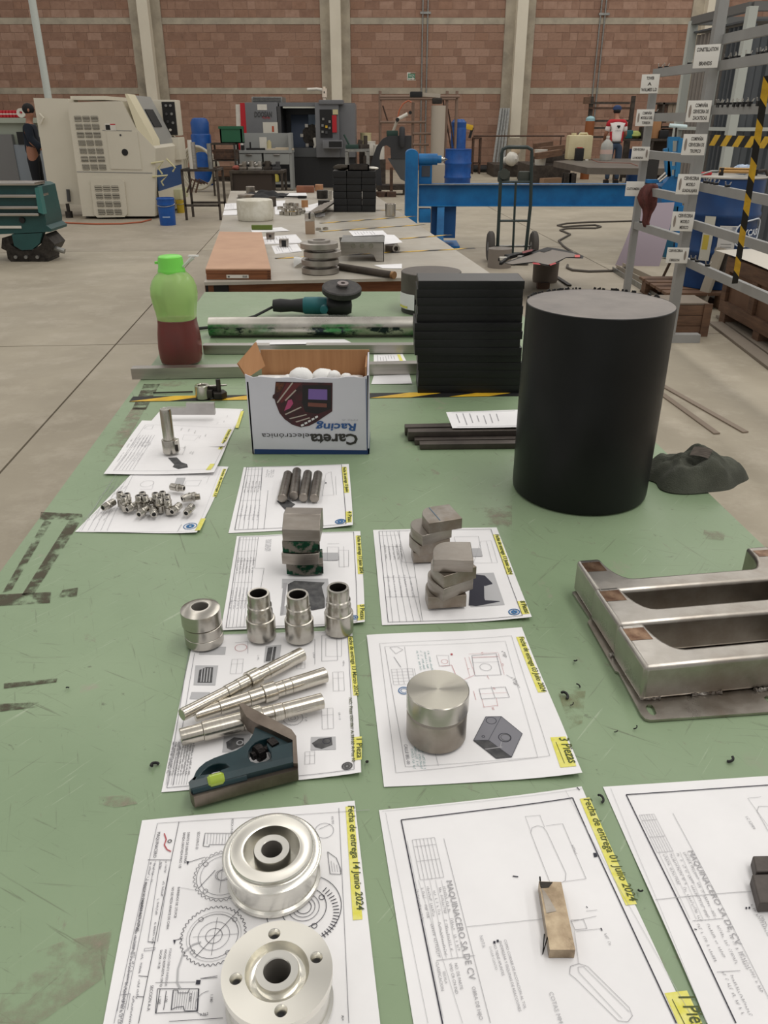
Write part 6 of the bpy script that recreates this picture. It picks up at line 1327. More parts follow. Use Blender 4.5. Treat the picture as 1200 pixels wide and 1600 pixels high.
WH(t, 'front_column', MB().plate([(xr - .32, 1.83), (xr - .28, 1.83), (xr + .03, 1.18), (xr + .03, .9), (xr - .1, .9)], (), 0, .42, Matrix(((1, 0, 0, 0), (0, 0, 1, Yc + .02), (0, 1, 0, 0), (0, 0, 0, 1)))), mat('cnc_pale_cream', (216, 208, 180), .4))
Yp = Yc + 1.6; WH(t, 'control_head', PB(MB(), 238, 278, 156, 212, Yp, .3, .02), cncw); WH(t, 'control_panel', PB(MB(), 255, 275, 159, 211, Yp - .012, .012), black)
for k, (x, y, m) in enumerate(((259, 165, greyp), (266, 165, greyp), (260, 178, dgrey), (268, 178, greyp), (262, 190, dgrey), (270, 192, greyp), (266, 203, white))): WH(t, 'control_button', MB().cyl(.022, .02, ay(x, y, Yp - .03), (0, 1, 0), n=10), m)
WH(t, 'front_shelf', PB(MB(), 246, 280, 215, 250, Yp - .25, .5, .02), cncw); WH(t, 'coolant_tray', PB(MB(), 245, 282, 296, 312, Yc + 1.0, .6, .02), mat('tray_pale_green', (186, 184, 150), .5))
hm = mat('cream_hose', (196, 190, 150), .5)
for pts in ([(236, 255), (244, 252), (247, 262), (242, 272)], [(238, 276), (250, 274), (252, 284), (244, 290)], [(260, 248), (262, 262), (270, 268)]):
    WH(t, 'cream_hose', MB().tube([ay(x, y, Yc - .03 + .02 * k) + Vector((.12 * (k % 2), 0, 0)) for k, (x, y) in enumerate(pts)], .014), hm)
for x in (100, 132, 236): WH(t, 'levelling_foot', MB().cyl(.06, .1, (ay(x, 330, Yc).x, Yc + .2, 0), n=12).cyl(.03, .2, (ay(x, 330, Yc).x, Yc + .2, .02), n=10), dark_iron)
for x in (100, 236): WH(t, 'levelling_foot', MB().cyl(.06, .25, (ay(x, 330, Yc).x, Yc + 1.5, 0), n=12), dark_iron)
WH(t, 'plinth', MB().box(ay(129, 330, Yc).x + .1, xr - .1, Yc + .15, Yc + 1.8, .02, .14), dgrey)
solo('air_hose', MB().tube([pz(x, y, .012) for x, y in ((86, 347), (110, 348.5), (150, 350), (190, 349.5), (220, 347), (236, 343))], .012), mat('orange_hose', (170, 92, 62), .5), 'orange hose on the floor in front of the cream turning centre', 'hose')
# --- grey machine and red cans at far left, worker in dark clothes
t = thing('machine_cabinet', 'pale green grey machine cabinet with a black screen at the left picture edge', 'machine', (-7.6, 15.7, 0)); Y = 15.7
WH(t, 'body', PB(MB(), -30, 52, 190, 345, Y + .1, 1.0), mat('pale_green_enamel', (160, 166, 152), .5)); WH(t, 'top_ledge', PB(MB(), -30, 52, 184, 192, Y, 1.1), mat('pale_green_enamel', (160, 166, 152), .5))
WH(t, 'grey_door', PB(MB(), -30, 24, 210, 282, Y - .02, .1), mat('grey_door_paint', (112, 112, 112), .5)); WH(t, 'blue_grey_panel', PB(MB(), 24, 62, 226, 345, Y, .5), mat('blue_grey_paint', (130, 138, 146), .5)); WH(t, 'screen', PB(MB(), 27, 46, 206, 226, Y - .01, .04), black); WH(t, 'yellow_panel', PB(MB(), 38, 45, 194, 206, Y + .05, .06), mat('lime_panel', (160, 172, 60), .5))
can = None; zt_ = ay(20, 184, Y).z
for k in range(9):
    x = 3 + k * 5.1
    if x > 45: break
    p = ay(x, 184, Y + .3); lab = ordn[k] + ' red can from the left on top of the pale machine cabinet'
    if can is None:
        can = thing('drink_can', lab, 'can', (p.x, Y + .3, zt_ + .001), 0, 'red cans on the machine cabinet')
        obj('can_body', MB().lathe([(0, 0), (.024, 0), (.032, .01), (.032, .105), (.026, .12), (0, .12)], n=16), red, can); obj('white_band', MB().ring(.0326, .031, .02, (0, 0, .05)), white, can)
    else: dup(can, lab, (p.x, Y + .3, zt_ + .001))
p = ay(33, 184, Y + .1); solo('tape_roll', MB().ring(.075, .03, .05, (0, 0, .076), (0, 1, 0)), white, 'white roll standing among the red cans', 'roll', (p.x, Y + .12, zt_ + .001))
def skin(name, V, Ed, R, m, parent, sub=2):
    me = bpy.data.meshes.new(name); me.from_pydata(V, Ed, []); o = bpy.data.objects.new(name, me); COL.objects.link(o)
    o.modifiers.new('skin', 'SKIN'); s_ = o.modifiers.new('sub', 'SUBSURF'); s_.levels = sub; s_.render_levels = sub
    for i, r_ in enumerate(R): me.skin_vertices[0].data[i].radius = (r_, r_) if not isinstance(r_, tuple) else r_
    me.skin_vertices[0].data[0].use_root = True
    bpy.context.view_layer.update()
    nm = bpy.data.meshes.new_from_object(o.evaluated_get(bpy.context.evaluated_depsgraph_get())); bpy.data.objects.remove(o); nm.materials.clear(); nm.materials.append(m); nm.shade_smooth()
    k = bpy.data.objects.new(name, nm); COL.objects.link(k); k.parent = parent; return k
skinm = mat('skin', (150, 104, 82), .6)
def person(loc, rz, label, Hs, shirt, trous, arms, lean=.0, cap=None, hair=None, shoes=None, tshort=True, headfwd=.0, yoke=None):
    k = Hs / 1.75; t = thing('person', label, 'person', loc, rz)
    f = lambda *p: tuple(v * k for v in p); L_ = lean
    # faces -y locally is the front; joints: pelvis, chest, neck, head, arms, legs
    J = [(0, 0, .95), (0, -.02 - L_ * .3, 1.15), (0, -.03 - L_ * .7, 1.36), (0, -.03 - L_, 1.47), (0, -.05 - L_ - headfwd, 1.55), (0, -.07 - L_ - headfwd * 1.4, 1.66)]
    V = J + [(.17, -.03 - L_ * .8, 1.40), (arms[0][0]), (arms[0][1]), (arms[0][2])] + [(-.17, -.03 - L_ * .8, 1.40), (arms[1][0]), (arms[1][1]), (arms[1][2])] + [(.10, 0, .90), (.115, -.02, .50), (.12, .02, .09), (.125, -.13, .05)] + [(-.10, 0, .90), (-.12, -.01, .50), (-.125, .03, .09), (-.13, -.12, .05)]
    Ed = [(0, 1), (1, 2), (2, 3), (3, 4), (4, 5), (2, 6), (6, 7), (7, 8), (8, 9), (2, 10), (10, 11), (11, 12), (12, 13), (0, 14), (14, 15), (15, 16), (16, 17), (0, 18), (18, 19), (19, 20), (20, 21)]
    R = [.12, (.13, .11), (.145, .11), .06, .06, (.085, .1), .065, .048, .038, .032, .065, .048, .038, .032, .09, .058, .042, .04, .09, .058, .042, .04]
    V = [f(*v) for v in V]; R = [tuple(x * k for x in r_) if isinstance(r_, tuple) else r_ * k for r_ in R]
    skin('body', V, Ed, R, skinm, t)
    idx = [0, 1, 2, 3, 6, 7, 10, 11] + ([] if tshort else [8, 12]); mp = {v: i for i, v in enumerate(idx)}
    grow = lambda i, g: tuple(x + g for x in R[i]) if isinstance(R[i], tuple) else R[i] + g
    V2 = [V[i] for i in idx]; V2[0] = (V[0][0], V[0][1], V[0][2] - .05); V2[3] = (V[3][0], V[3][1], V[3][2] - .05); V2[5] = tuple(V[6][j] + (V[7][j] - V[6][j]) * .8 for j in range(3)); V2[7] = tuple(V[10][j] + (V[11][j] - V[10][j]) * .8 for j in range(3))
    skin('shirt', V2, [(mp[a], mp[b_]) for a, b_ in Ed if a in mp and b_ in mp], [grow(i, .022 if i else .04) for i in idx], shirt, t)
    idx = [0, 14, 15, 16, 18, 19, 20]; mp = {v: i for i, v in enumerate(idx)}
    skin('trousers', [V[i] for i in idx] + [(0, 0, 1.03 * k)], [(mp[a], mp[b_]) for a, b_ in Ed if a in mp and b_ in mp] + [(0, len(idx))], [grow(i, .018 if i else .03) for i in idx] + [.135 * k], trous, t)
    hd = Vector(V[5])
    obj('hair', MB().ball(.098 * k, (0, 0, 0), (.92, 1.05, .95), 16), hair or black, t, hd + Vector((0, .018, .022)) * k)
    obj('face', MB().bx((0, -.105, -.005), (.016, .022, .035), None, .005).ball(.009, (.03, -.092, .02)).ball(.009, (-.03, -.092, .02)).bx((0, -.094, -.04), (.04, .01, .008), None, .003).ball(.018, (.088, 0, 0), (.5, 1, 1.5)).ball(.018, (-.088, 0, 0), (.5, 1, 1.5)), skinm, t, hd)['kind'] = 'stuff'
    if cap: obj('cap', MB().lathe([(.106, 0), (.106, .03), (.09, .075), (.05, .1), (0, .108)], n=20).bx((0, -.13, .006), (.13, .11, .012), None, .004), cap, t, hd + Vector((0, .008, .035)))
    for sx, hand, el in ((1, V[9], V[8]), (-1, V[13], V[12])):
        d_ = (Vector(hand) - Vector(el)).normalized(); b = MB(); xs = d_.cross(Vector((0, 0, 1))); xs = xs.normalized() if xs.length > .1 else Vector((0, 1, 0))
        b.tube([Vector(hand) - d_ * .02, Vector(hand) + d_ * .06], .036, 8)
        for q_ in range(4): o_ = xs * (q_ - 1.5) * .019; b.tube([Vector(hand) + d_ * .05 + o_, Vector(hand) + d_ * (.11 + .01 * (q_ in (1, 2))) + o_, Vector(hand) + d_ * .135 + o_ + Vector((0, 0, -.02))], .0088, 6)
        b.tube([Vector(hand) + xs * .03, Vector(hand) + d_ * .04 + xs * .055, Vector(hand) + d_ * .07 + xs * .055], .010, 6); obj('hand', b, skinm, t)
    for i in (16, 20):
        v = V[i]; obj('shoe', MB().bx((v[0], v[1] - .075, .045), (.10, .27, .09), None, .035), shoes or black, t)
    return t, V
Yw = 15.1; p = ay(56, 250, Yw)
dk = mat('navy_workwear', (26, 34, 46), .85)
t, V = person((p.x - .03, Yw, 0), math.radians(100), 'person in dark navy work clothes standing partly behind the cream turning centre', 1.70, dk, mat('dark_trousers', (20, 22, 28), .9), (((.20, -.05, 1.15), (.22, -.25, 1.05), (.20, -.38, 1.06)), ((-.20, -.05, 1.15), (-.22, -.22, 1.05), (-.20, -.36, 1.05))), tshort=False, hair=mat('dark_hair', (24, 22, 22), .8))
# --- teal lathe bed at far left
tl = mat('teal_machine_paint', (34, 78, 76), .45, c2=(28, 66, 66), sc_=3); Y = 9.5
t = thing('lathe_bed', 'teal machine bed section with bare rails on a black cast cradle, left edge', 'machine', (-4.4, Y, 0))
WH(t, 'bed_casting', PP(MB(), [(-40, 290), (52, 288), (60, 292), (72, 345), (72, 352), (80, 358), (80, 362), (-40, 368)], Y, .5), tl)
for yy, m in ((285, alu), (304, tl), (322, tl), (333, tl)): WH(t, 'rail', PB(MB(), -40, 54 if yy == 285 else 60, yy, yy + 5, Y - .06, .3, .01), alu if yy != 304 else alu)
WH(t, 'end_lug', PP(MB(), [(54, 294), (60, 292), (68, 335), (60, 332)], Y - .09, .1), mat('teal_light', (56, 112, 108), .45)); WH(t, 'bore_hole', MB().cyl(.032, .03, ay(34, 344, Y - .02), (0, 1, 0), n=16), black); WH(t, 'pale_label', PB(MB(), -5, 33, 353, 357, Y - .015, .015), white)
WH(t, 'cradle', PP(MB(), [(3, 372), (12, 370), (16, 382), (30, 392), (50, 392), (64, 382), (70, 366), (76, 372), (85, 382), (80, 392), (74, 396), (76, 404), (20, 411), (12, 404), (10, 392), (2, 388)], Y + .02, .35), dark_iron)
WH(t, 'teal_saddle', PP(MB(), [(18, 366), (66, 364), (62, 380), (50, 390), (34, 391), (22, 384)], Y, .1), tl); WH(t, 'clamp_bolt', MB().cyl(.03, .14, ay(82, 387, Y + .1), (1, 0, -.3), n=10), galv)
for x in (24, 40, 58): WH(t, 'cradle_bolt', MB().cyl(.02, .03, ay(x, 402, Y - .01), (0, 1, 0), n=8), galv)
WH(t, 'cradle_foot', MB().box(ay(20, 405, Y).x, ay(74, 405, Y).x, Y + .02, Y + .37, 0, .03), dark_iron)
# --- buckets
def bucket(xl, xr, yb, yt, m, label, print_=None):
    X, Y, r = cylfit(xl, xr, yb, 0); h = ay((xl + xr) / 2, yt, Y - r).z; t = thing('bucket', label, 'bucket', (X, Y, 0))
    obj('pail', MB().lathe([(0, 0), (r * .92, 0), (r * 1.0, h * .75), (r * 1.06, h * .76), (r * 1.06, h * .82), (r * 1.0, h * .83), (r * 1.02, h * .97), (r * 1.0, h)], n=32), m, t); obj('lid', MB().lathe([(r * 1.06, h * .95), (r * 1.06, h), (r * .98, h + .01), (r * .95, h - .01), (0, h - .01)], n=32), m, t)
    if print_: obj('pale_print', MB().grid(lambda u, v: Vector((r * 1.0 * math.cos(-1.9 + u * .9), r * 1.0 * math.sin(-1.9 + u * .9), h * (.30 + .05 * v))), 8, 1), print_, t)
    obj('wire_handle', MB().tube([(r * 1.07 * math.cos(a), -abs(r * 1.07 * math.sin(a)), h * .80 - .25 * r * math.sin(a)) for a in [PI * i / 14 for i in range(15)]], .005), steel, t); return t
bucket(250, 276, 353, 311, pblue, 'bright blue plastic pail with a lid in front of the cream turning centre', mat('pail_print_white', (150, 170, 200), .6)); bucket(277, 289, 333, 314, mat('yellow_plastic', (176, 150, 40), .5), 'small yellow pail standing behind the bright blue one')
# --- blue tank
X, Y, r = cylfit(306, 336, 290, 0); h = ay(320, 184, Y - r).z
t = thing('blue_tank', 'tall blue plastic tank with a domed cap between the two machining centres', 'tank', (X, Y, 0)); obj('tank_body', MB().lathe([(0, 0), (r, 0), (r, h * .74), (r * .97, h * .755)], n=32), pblue, t); obj('domed_cap', MB().lathe([(r * .97, h * .755), (r * .9, h * .77), (r * .93, h * .93), (r * .75, h * .985), (r * .5, h), (0, h)], n=16), mat('tank_cap_blue', (30, 78, 146), .4), t)
# --- steel stand with coil
def frame(name, label, x0, x1, yt, yb, dep, m, w_=.035, shelf=(), cat='stand'):
    a, b_ = pz(x0, yb, 0), pz(x1, yb, 0); Y = a.y; h = ay((x0 + x1) / 2, yt, Y).z; t = thing(name, label, cat, ((a.x + b_.x) / 2, Y, 0))
    for x in (a.x, b_.x):
        for y in (Y, Y + dep): WH(t, 'leg', MB().bar((x, y, 0), (x, y, h), w_), m)
    for y in (Y, Y + dep): WH(t, 'rail', MB().bar((a.x, y, h), (b_.x, y, h), w_), m); WH(t, 'rail', MB().bar((a.x, y, h * .3), (b_.x, y, h * .3), w_), m)
    for x in (a.x, b_.x): WH(t, 'rail', MB().bar((x, Y, h), (x, Y + dep, h), w_), m)
    for s_ in shelf: WH(t, 'shelf', MB().box(a.x, b_.x, Y, Y + dep, h * s_ - .01, h * s_ + .01), m)
    return t, a, b_, h
t, a, b_, h = frame('steel_stand', 'bare rusty steel stand with upright tubes beside the blue pail', 292, 345, 266, 344, .5, grime)
for x, hh, m in ((.3, .42, alu), (.2, .45, white), (.75, .4, galv)): WH(t, 'upright_tube', MB().cyl(.035, hh, (a.x + (b_.x - a.x) * x, a.y + .25, h - .02), n=12), m)
for k in range(3): WH(t, 'bent_rod', MB().tube([(b_.x - .15 - .05 * k, a.y - .02, .55), (b_.x - .28 - .06 * k, a.y - .03, .62), (b_.x - .36 - .07 * k, a.y - .03, .42)], .015), rust)
p = pz(312, 300, 0); t = thing('hose_coil', 'pale coil of hose leaning behind the rusty steel stand', 'hose', (p.x, p.y, 0))
for k in range(4): obj('hose_loop', MB().tube([(.36 * math.cos(s_) + .03 * k, .05 * k, .5 + (.44 - .03 * k) * math.sin(s_)) for s_ in [2 * PI * i / 28 for i in range(28)]], .028, closed=True), mat('pale_hose', (190, 184, 168), .6), t)
# --- shelves with green crate
t, a, b_, h = frame('metal_shelf', 'low dark metal shelf carrying a green crate, left of the grey cabinet', 336, 372, 225, 306, .42, grime, shelf=(.35, .68, 1.0))
p0_ = ay(343, 222, a.y + .1); t2 = thing('crate', 'open green plastic crate on the dark metal shelf', 'crate', (ay(361, 222, a.y).x, a.y + .05, h + .014)); W_ = 34 / pxm(a.y)
gcr = mat('green_crate', (34, 92, 64), .5); obj('crate_body', MB().box(-W_ / 2, W_ / 2, 0, .03, 0, .32).box(-W_ / 2, W_ / 2, .27, .30, 0, .32).box(-W_ / 2, -W_ / 2 + .03, 0, .30, 0, .32).box(W_ / 2 - .03, W_ / 2, 0, .30, 0, .32).box(-W_ / 2, W_ / 2, 0, .30, 0, .02), gcr, t2); obj('crate_rim', MB().box(-W_ / 2 - .02, W_ / 2 + .02, -.02, 0, .27, .32), gcr, t2)
for i, (f_, m, lb) in enumerate(((.36, wood, 'brown wooden box on the lower level of the dark metal shelf'), (.69, rust, 'rusty metal box on the upper level of the dark metal shelf'))):
    solo('storage_box', MB().box(-.24, .24, .04, .36, 0, .16, .01).box(-.25, .25, .03, .37, .15, .19, .005), m, lb, 'box', ((a.x + b_.x) / 2 + .02, a.y, h * f_ + .012))
# --- second machining centre
Y = 20.6; cg = mat('cnc_mid_grey', (112, 113, 116), .45, c2=(104, 105, 108), sc_=1); t = thing('machining_centre', 'grey and red turning centre with an open dark bay behind the grey tool cabinet', 'machine', (-2.2, Y, 0))
WH(t, 'black_base', PB(MB(), 376, 555, 244, 296, Y, 1.6), mat('machine_black', (34, 35, 37), .5)); WH(t, 'rear_wall', PB(MB(), 385, 555, 161, 246, Y + 1.3, .3), cg)
WH(t, 'left_cabinet', PB(MB(), 385, 436, 160, 246, Y, 1.3, .02), cg); WH(t, 'red_stripe', PP(MB(), [(375, 161), (385, 161), (388, 246), (378, 246)], Y + .01, .6), red); WH(t, 'white_stripe', PP(MB(), [(368, 163), (375, 163), (379, 246), (371, 246)], Y + .05, .6), white)
WH(t, 'top_unit', PB(MB(), 393, 441, 151, 161, Y + .2, .8, .02), galv)
for k in range(3): WH(t, 'top_unit_slat', PB(MB(), 395, 439, 152.5 + k * 2.8, 153.6 + k * 2.8, Y + .18, .02), dgrey)
WH(t, 'bay_roof', PB(MB(), 436, 495, 160, 166, Y, 1.3), cg); WH(t, 'bay_light', PB(MB(), 442, 492, 166, 169, Y + .02, .05), mat('bay_lamp', (214, 216, 206), .4)); WH(t, 'bay_back', PB(MB(), 436, 495, 166, 246, Y + 1.1, .05), mat('bay_dark', (36, 40, 48), .3)); WH(t, 'bay_side', PB(MB(), 434, 440, 166, 246, Y, 1.2), dgrey)
WH(t, 'bay_splash_plate', MB().grid(lambda u, v: (ay(450, 240, Y).x + u * .7, Y + 1.05 - v * .1, ay(455, 238, Y).z + v * 0 + .8 * (1 - v)), 2, 2), mat('bay_steel_dark', (62, 70, 84), .3, .7)); WH(t, 'bay_sill', PB(MB(), 452, 495, 231, 245, Y - .02, .5), mat('sill_steel', (92, 94, 96), .35, .7))
WH(t, 'tool_turret', MB().cyl(.24, .2, (ay(486, 212, Y).x, Y + .5, ay(486, 212, Y).z), (0, -1, 0), n=12).cyl(.1, .1, (ay(486, 212, Y).x, Y + .32, ay(486, 212, Y).z), (0, -1, 0), n=12), dark_iron)
for k in range(6):
    a_ = k * PI / 3; c_ = ay(486, 212, Y); WH(t, 'turret_tool', MB().bx((c_.x + .24 * math.cos(a_), Y + .3, c_.z + .24 * math.sin(a_)), (.07, .12, .07)), alu)
WH(t, 'bay_window', PB(MB(), 482, 494, 179, 198, Y + .9, .02), mat('lit_window', (150, 176, 206), .3)); WH(t, 'arm_hose', MB().tube([ay(492, 216, Y + .1), ay(494, 226, Y + .05), ay(491, 238, Y + .1)], .05), white)
WH(t, 'door_block', PB(MB(), 493, 530, 160, 246, Y - .25, 1.3, .02), cg); WH(t, 'right_body', PB(MB(), 530, 555, 162, 246, Y - .1, 1.2, .02), cg); WH(t, 'top_header', PB(MB(), 498, 536, 156, 163, Y - .3, .6, .02), cg)
WH(t, 'control_screen', PB(MB(), 500, 519, 171, 215, Y - .27, .03), black); WH(t, 'red_strip', PB(MB(), 519, 526, 180, 207, Y - .29, .04), red); WH(t, 'cream_box', PB(MB(), 520, 528, 171, 179, Y - .29, .06), mat('cream_plastic', (190, 180, 140), .5))
for k, (x, y) in enumerate(((504, 196), (510, 198), (515, 200), (504, 206), (510, 207), (515, 190), (505, 186))): WH(t, 'control_button', MB().bx(ay(x, y, Y - .29), (.05, .02, .05)), (greyp, yel, greyp, greyp, dgrey, greyp, greyp)[k])
WH(t, 'pendant_shelf', PB(MB(), 504, 535, 219, 232, Y - .5, .3, .01), cg); WH(t, 'shelf_opening', PB(MB(), 514, 534, 221, 230, Y - .505, .01), black)
WH(t, 'light_tower', MB().cyl(.03, .28, ay(507, 157, Y - .1), n=10).cyl(.055, .12, ay(507, 152, Y - .1), n=14).cyl(.055, .1, ay(507, 146, Y - .1), n=14), mat('beacon_white', (220, 206, 190), .4)); WH(t, 'tower_arm', MB().tube([ay(507, 141, Y - .1), ay(495, 139, Y - .1), ay(480, 140, Y - .1)], .03), white)
WH(t, 'nameplate', PB(MB(), 402, 417, 163, 172, Y - .01, .01), white); WH(t, 'notice', PB(MB(), 411, 434, 191, 208, Y - .01, .012), mat('notice_cream', (206, 202, 190), .6)); WH(t, 'notice_red', PB(MB(), 425, 428, 197, 206, Y - .016, .008), mat('notice_orange', (176, 76, 44), .6))
b = MB(); c_ = ay(411, 178.5, Y - .012); put_text(b, 'DOOSAN', XYZ(c_, (1, 0, 0), (0, 0, 1)), width=27 / pxm(Y), size=.16, bold=.03, shear=.1); WH(t, 'logo_lettering', b, dgrey, 0); b = MB(); put_text(b, 'PUMA', XYZ(ay(416, 184, Y - .012), (1, 0, 0), (0, 0, 1)), width=12 / pxm(Y), size=.07); WH(t, 'small_lettering', b, red, 0)
# --- grey tool cabinet
Y = 19.4; cb_ = mat('cabinet_grey', (146, 148, 146), .5); t = thing('tool_cabinet', 'grey steel workbench cabinet with two drawers and a raised back panel', 'cabinet', (ay(410, 296, Y).x, Y, 0))
WH(t, 'back_panel', PB(MB(), 368, 453, 208, 236, Y + .45, .05), cb_); WH(t, 'worktop', PB(MB(), 366, 456, 235, 239, Y - .02, .55), cb_); WH(t, 'side_post', PB(MB(), 366, 371, 208, 296, Y + .02, .5), cb_); WH(t, 'side_post', PB(MB(), 452, 456, 208, 296, Y + .02, .5), cb_)
for x0, x1 in ((368, 409), (412, 452)):
    o = WH(t, 'drawer', PB(MB(), x0, x1, 240, 257, Y, .4, .01), cb_); h_ = PB(MB(), (x0 + x1) / 2 - 5, (x0 + x1) / 2 + 5, 240.5, 243, Y - .04, .04, .01); obj('handle', h_, alu, o)
WH(t, 'lower_shelf', PB(MB(), 388, 455, 285, 288, Y + .05, .45), cb_)
zt_ = ay(410, 235, Y).z + .003
def small(name, mb, m, label, cat, x, yo=.2, z=None, Yb=None, group=None):
    p = ay(x, 235, (Yb or Y) + yo); return solo(name, mb, m, label, cat, (p.x, (Yb or Y) + yo, z if z is not None else zt_), group=group)
small('spray_bottle', MB().lathe([(0, 0), (.04, 0), (.045, .1), (.03, .18), (.012, .2), (.012, .26), (0, .26)], n=14), red, 'red and clear bottle at the left end of the grey tool cabinet', 'bottle', 374.5); small('clear_bottle', MB().lathe([(0, 0), (.04, 0), (.04, .25), (.015, .32), (0, .32)], n=14), white, 'tall pale bottle on the grey tool cabinet', 'bottle', 378)
small('black_tool', MB().bx((0, 0, .02), (.42, .14, .04), None, .01).bx((-.12, 0, .09), (.03, .03, .14)), black, 'flat black tool holder on the grey tool cabinet', 'tool', 400); small('white_card', MB().bx((0, 0, .13), (.16, .02, .26)), white, 'white card standing on the grey tool cabinet', 'card', 412); small('black_cup', MB().cyl(.04, .1), black, 'black cup on the left of the grey tool cabinet', 'cup', 379.5, .08); small('cream_tin', MB().cyl(.05, .17).cyl(.03, .03, (0, 0, .17)), mat('cream_plastic', (190, 180, 140), .5), 'cream tin beside the white card on the grey tool cabinet', 'tin', 421); small('paper_stack', MB().box(-.3, .3, -.1, .1, 0, .03).box(-.1, .2, -.08, .09, .031, .05), mat('buff_paper', (196, 182, 160), .8), 'buff papers on the right half of the grey tool cabinet', 'paper', 438)
zs = ay(420, 285, Y).z + .003
for i, (x, c_) in enumerate(((394, (120, 112, 104)), (404, (60, 58, 58)), (415, (176, 168, 130)), (428, (206, 190, 90)))): small('storage_jar', MB().lathe([(0, 0), (.08, 0), (.085, .05), (.08, .13), (.05, .16), (0, .16)], n=12), mat('jar_%s' % ('grey', 'black', 'cream', 'yellow')[i], c_, .5), ('grey', 'black', 'cream', 'yellow')[i] + ' container on the lower shelf of the grey tool cabinet', 'container', x, .2, zs)
# --- low dark table with tools in front
Y = 17.6; t = thing('tool_table', 'low dark steel table loaded with vices in front of the grey tool cabinet', 'table', (ay(400, 280, Y).x, Y, 0))
zt_ = ay(398, 267, Y).z; xa, xb = ay(358, 267, Y).x, ay(442, 267, Y).x; WH(t, 'table_top', MB().box(xa, xb, Y, Y + .7, zt_ - .05, zt_), grime); WH(t, 'side_box', MB().box(xa + .05, xa + .85, Y + .05, Y + .65, .0, zt_ - .05), mat('dark_brown_steel', (58, 48, 42), .7))
for x in (xa + .03, xb - .03):
    for y in (Y + .03, Y + .67): WH(t, 'leg', MB().bar((x, y, 0), (x, y, zt_ - .04), .05), grime)
for i, x in enumerate((380, 394, 404, 418, 432)):
    p = ay(x, 267, Y + .3); b = MB().bx((0, 0, .03), (.16, .18, .06), None, .01)
    if i % 2: b.cyl(.06, .12, (0, 0, .05)).cyl(.03, .16, (-.08, 0, .12), (1, 0, 0))
    else: b.bx((.03, 0, .10), (.08, .12, .12), None, .01).cyl(.025, .1, (-.08, 0, .09), (1, 0, .1))
    solo('machine_vice' if i % 2 else 'clamp_fixture', b, (raw, alu, alu, grime, dgrey)[i], ordn[i] + ' tool from the left on the low dark steel table', 'tool', (p.x, Y + .35, zt_ + .001))
solo('red_rag', MB().ball(.1, (0, 0, .04), (.8, .8, .5), 12, .15), mat('dull_red_cloth', (150, 84, 72), .9), 'dull red rag at the left end of the low dark steel table', 'rag', (xa + .10, Y + .3, zt_))
# --- small grey table right of machine
Y = 17.5; t = thing('side_table', 'small grey steel table with tools in front of the grey and red machine', 'table', (ay(557, 280, Y).x, Y, 0)); zt_ = ay(557, 233, Y).z; xa, xb = ay(539, 240, Y).x, ay(577, 240, Y).x
WH(t, 'table_top', MB().box(xa, xb, Y, Y + .5, zt_ - .05, zt_), galv)
for x in (xa + .03, xb - .03):
    for y in (Y + .03, Y + .47): WH(t, 'leg', MB().bar((x, y, 0), (x, y, zt_ - .04), .06), galv)
solo('green_tool', MB().bx((0, 0, .04), (.26, .1, .08), None, .02).tube([(-.05, 0, .06), (-.16, 0, .26)], .02), mat('dark_green_tool', (36, 62, 54), .5), 'dark green tool with a raised handle on the small grey table', 'tool', (xa + .14, Y + .16, zt_ + .001)); solo('tool_pile', MB().bx((0, 0, .04), (.2, .2, .08), (0, 0, .4), .01).cyl(.04, .16, (.05, 0, .08)).bx((-.06, 0, .1), (.1, .06, .12), (0, .3, 0)), grime, 'heap of steel tools at the right of the small grey table', 'tools', (xb - .13, Y + .3, zt_ + .001))
for i, (x, y0, y1) in enumerate(((592, 227, 262), (578, 222, 262), (571, 209, 262))):
    p = ay(x, 262, 20.5); p2 = ay(x, y0, 20.5); solo('paint_can', MB().cyl(.13, .3, n=16).ring(.135, .12, .02, (0, 0, .29)), (white, white, mat('cream_plastic', (190, 180, 140), .5))[i], ('right', 'middle', 'left')[i] + ' pale can stacked beyond the small grey table', 'can', (p.x, 20.5 + i * .34, p2.z - .3))
    solo('can_stand', MB().box(-.16, .16, -.14, .14, 0, p2.z - .305), grime, ('right', 'middle', 'left')[i] + ' dark box under the pale cans beyond the small grey table', 'box', (p.x, 20.5 + i * .34, 0))

# --- blue tailstock frame with the long I-beam
Y = 10.7; t = thing('beam_fixture', 'bright blue steel fixture: upright end plate, tailstock and long I-beam', 'fixture', (ay(643, 380, Y).x, Y, 0))
pa, pb2 = ay(633, 300, Y), ay(652, 300, Y); zt_ = ay(642, 233, Y).z; wd = pb2.x - pa.x
WH(t, 'end_plate', MB().plate([(0, 0), (wd, 0), (wd, zt_ - .05)] + [(wd / 2 + wd / 2 * math.cos(math.radians(a)), zt_ - .05 + .05 * math.sin(math.radians(a))) for a in range(0, 181, 20)] + [(0, zt_ - .05)], (), 0, .3, Matrix(((1, 0, 0, pa.x), (0, 0, 1, Y - .12), (0, 1, 0, 0), (0, 0, 0, 1)))), blue)
xE = ay(1062, 305, Y).x; xS = pb2.x + .02; zb, ztp = ay(800, 322, Y).z, ay(800, 287, Y).z
o = WH(t, 'i_beam', MB().box(xS, xE, Y - .06, Y + .1, ztp - .014, ztp, .003).box(xS, xE, Y - .06, Y + .1, zb, zb + .014, .003).box(xS, xE, Y + .01, Y + .03, zb + .014, ztp - .014), blue)
WH(t, 'pale_flange_edge', MB().box(xS, xE, Y - .062, Y - .0605, ztp - .012, ztp - .001), galv)  # pale strip along the front edge of the upper flange
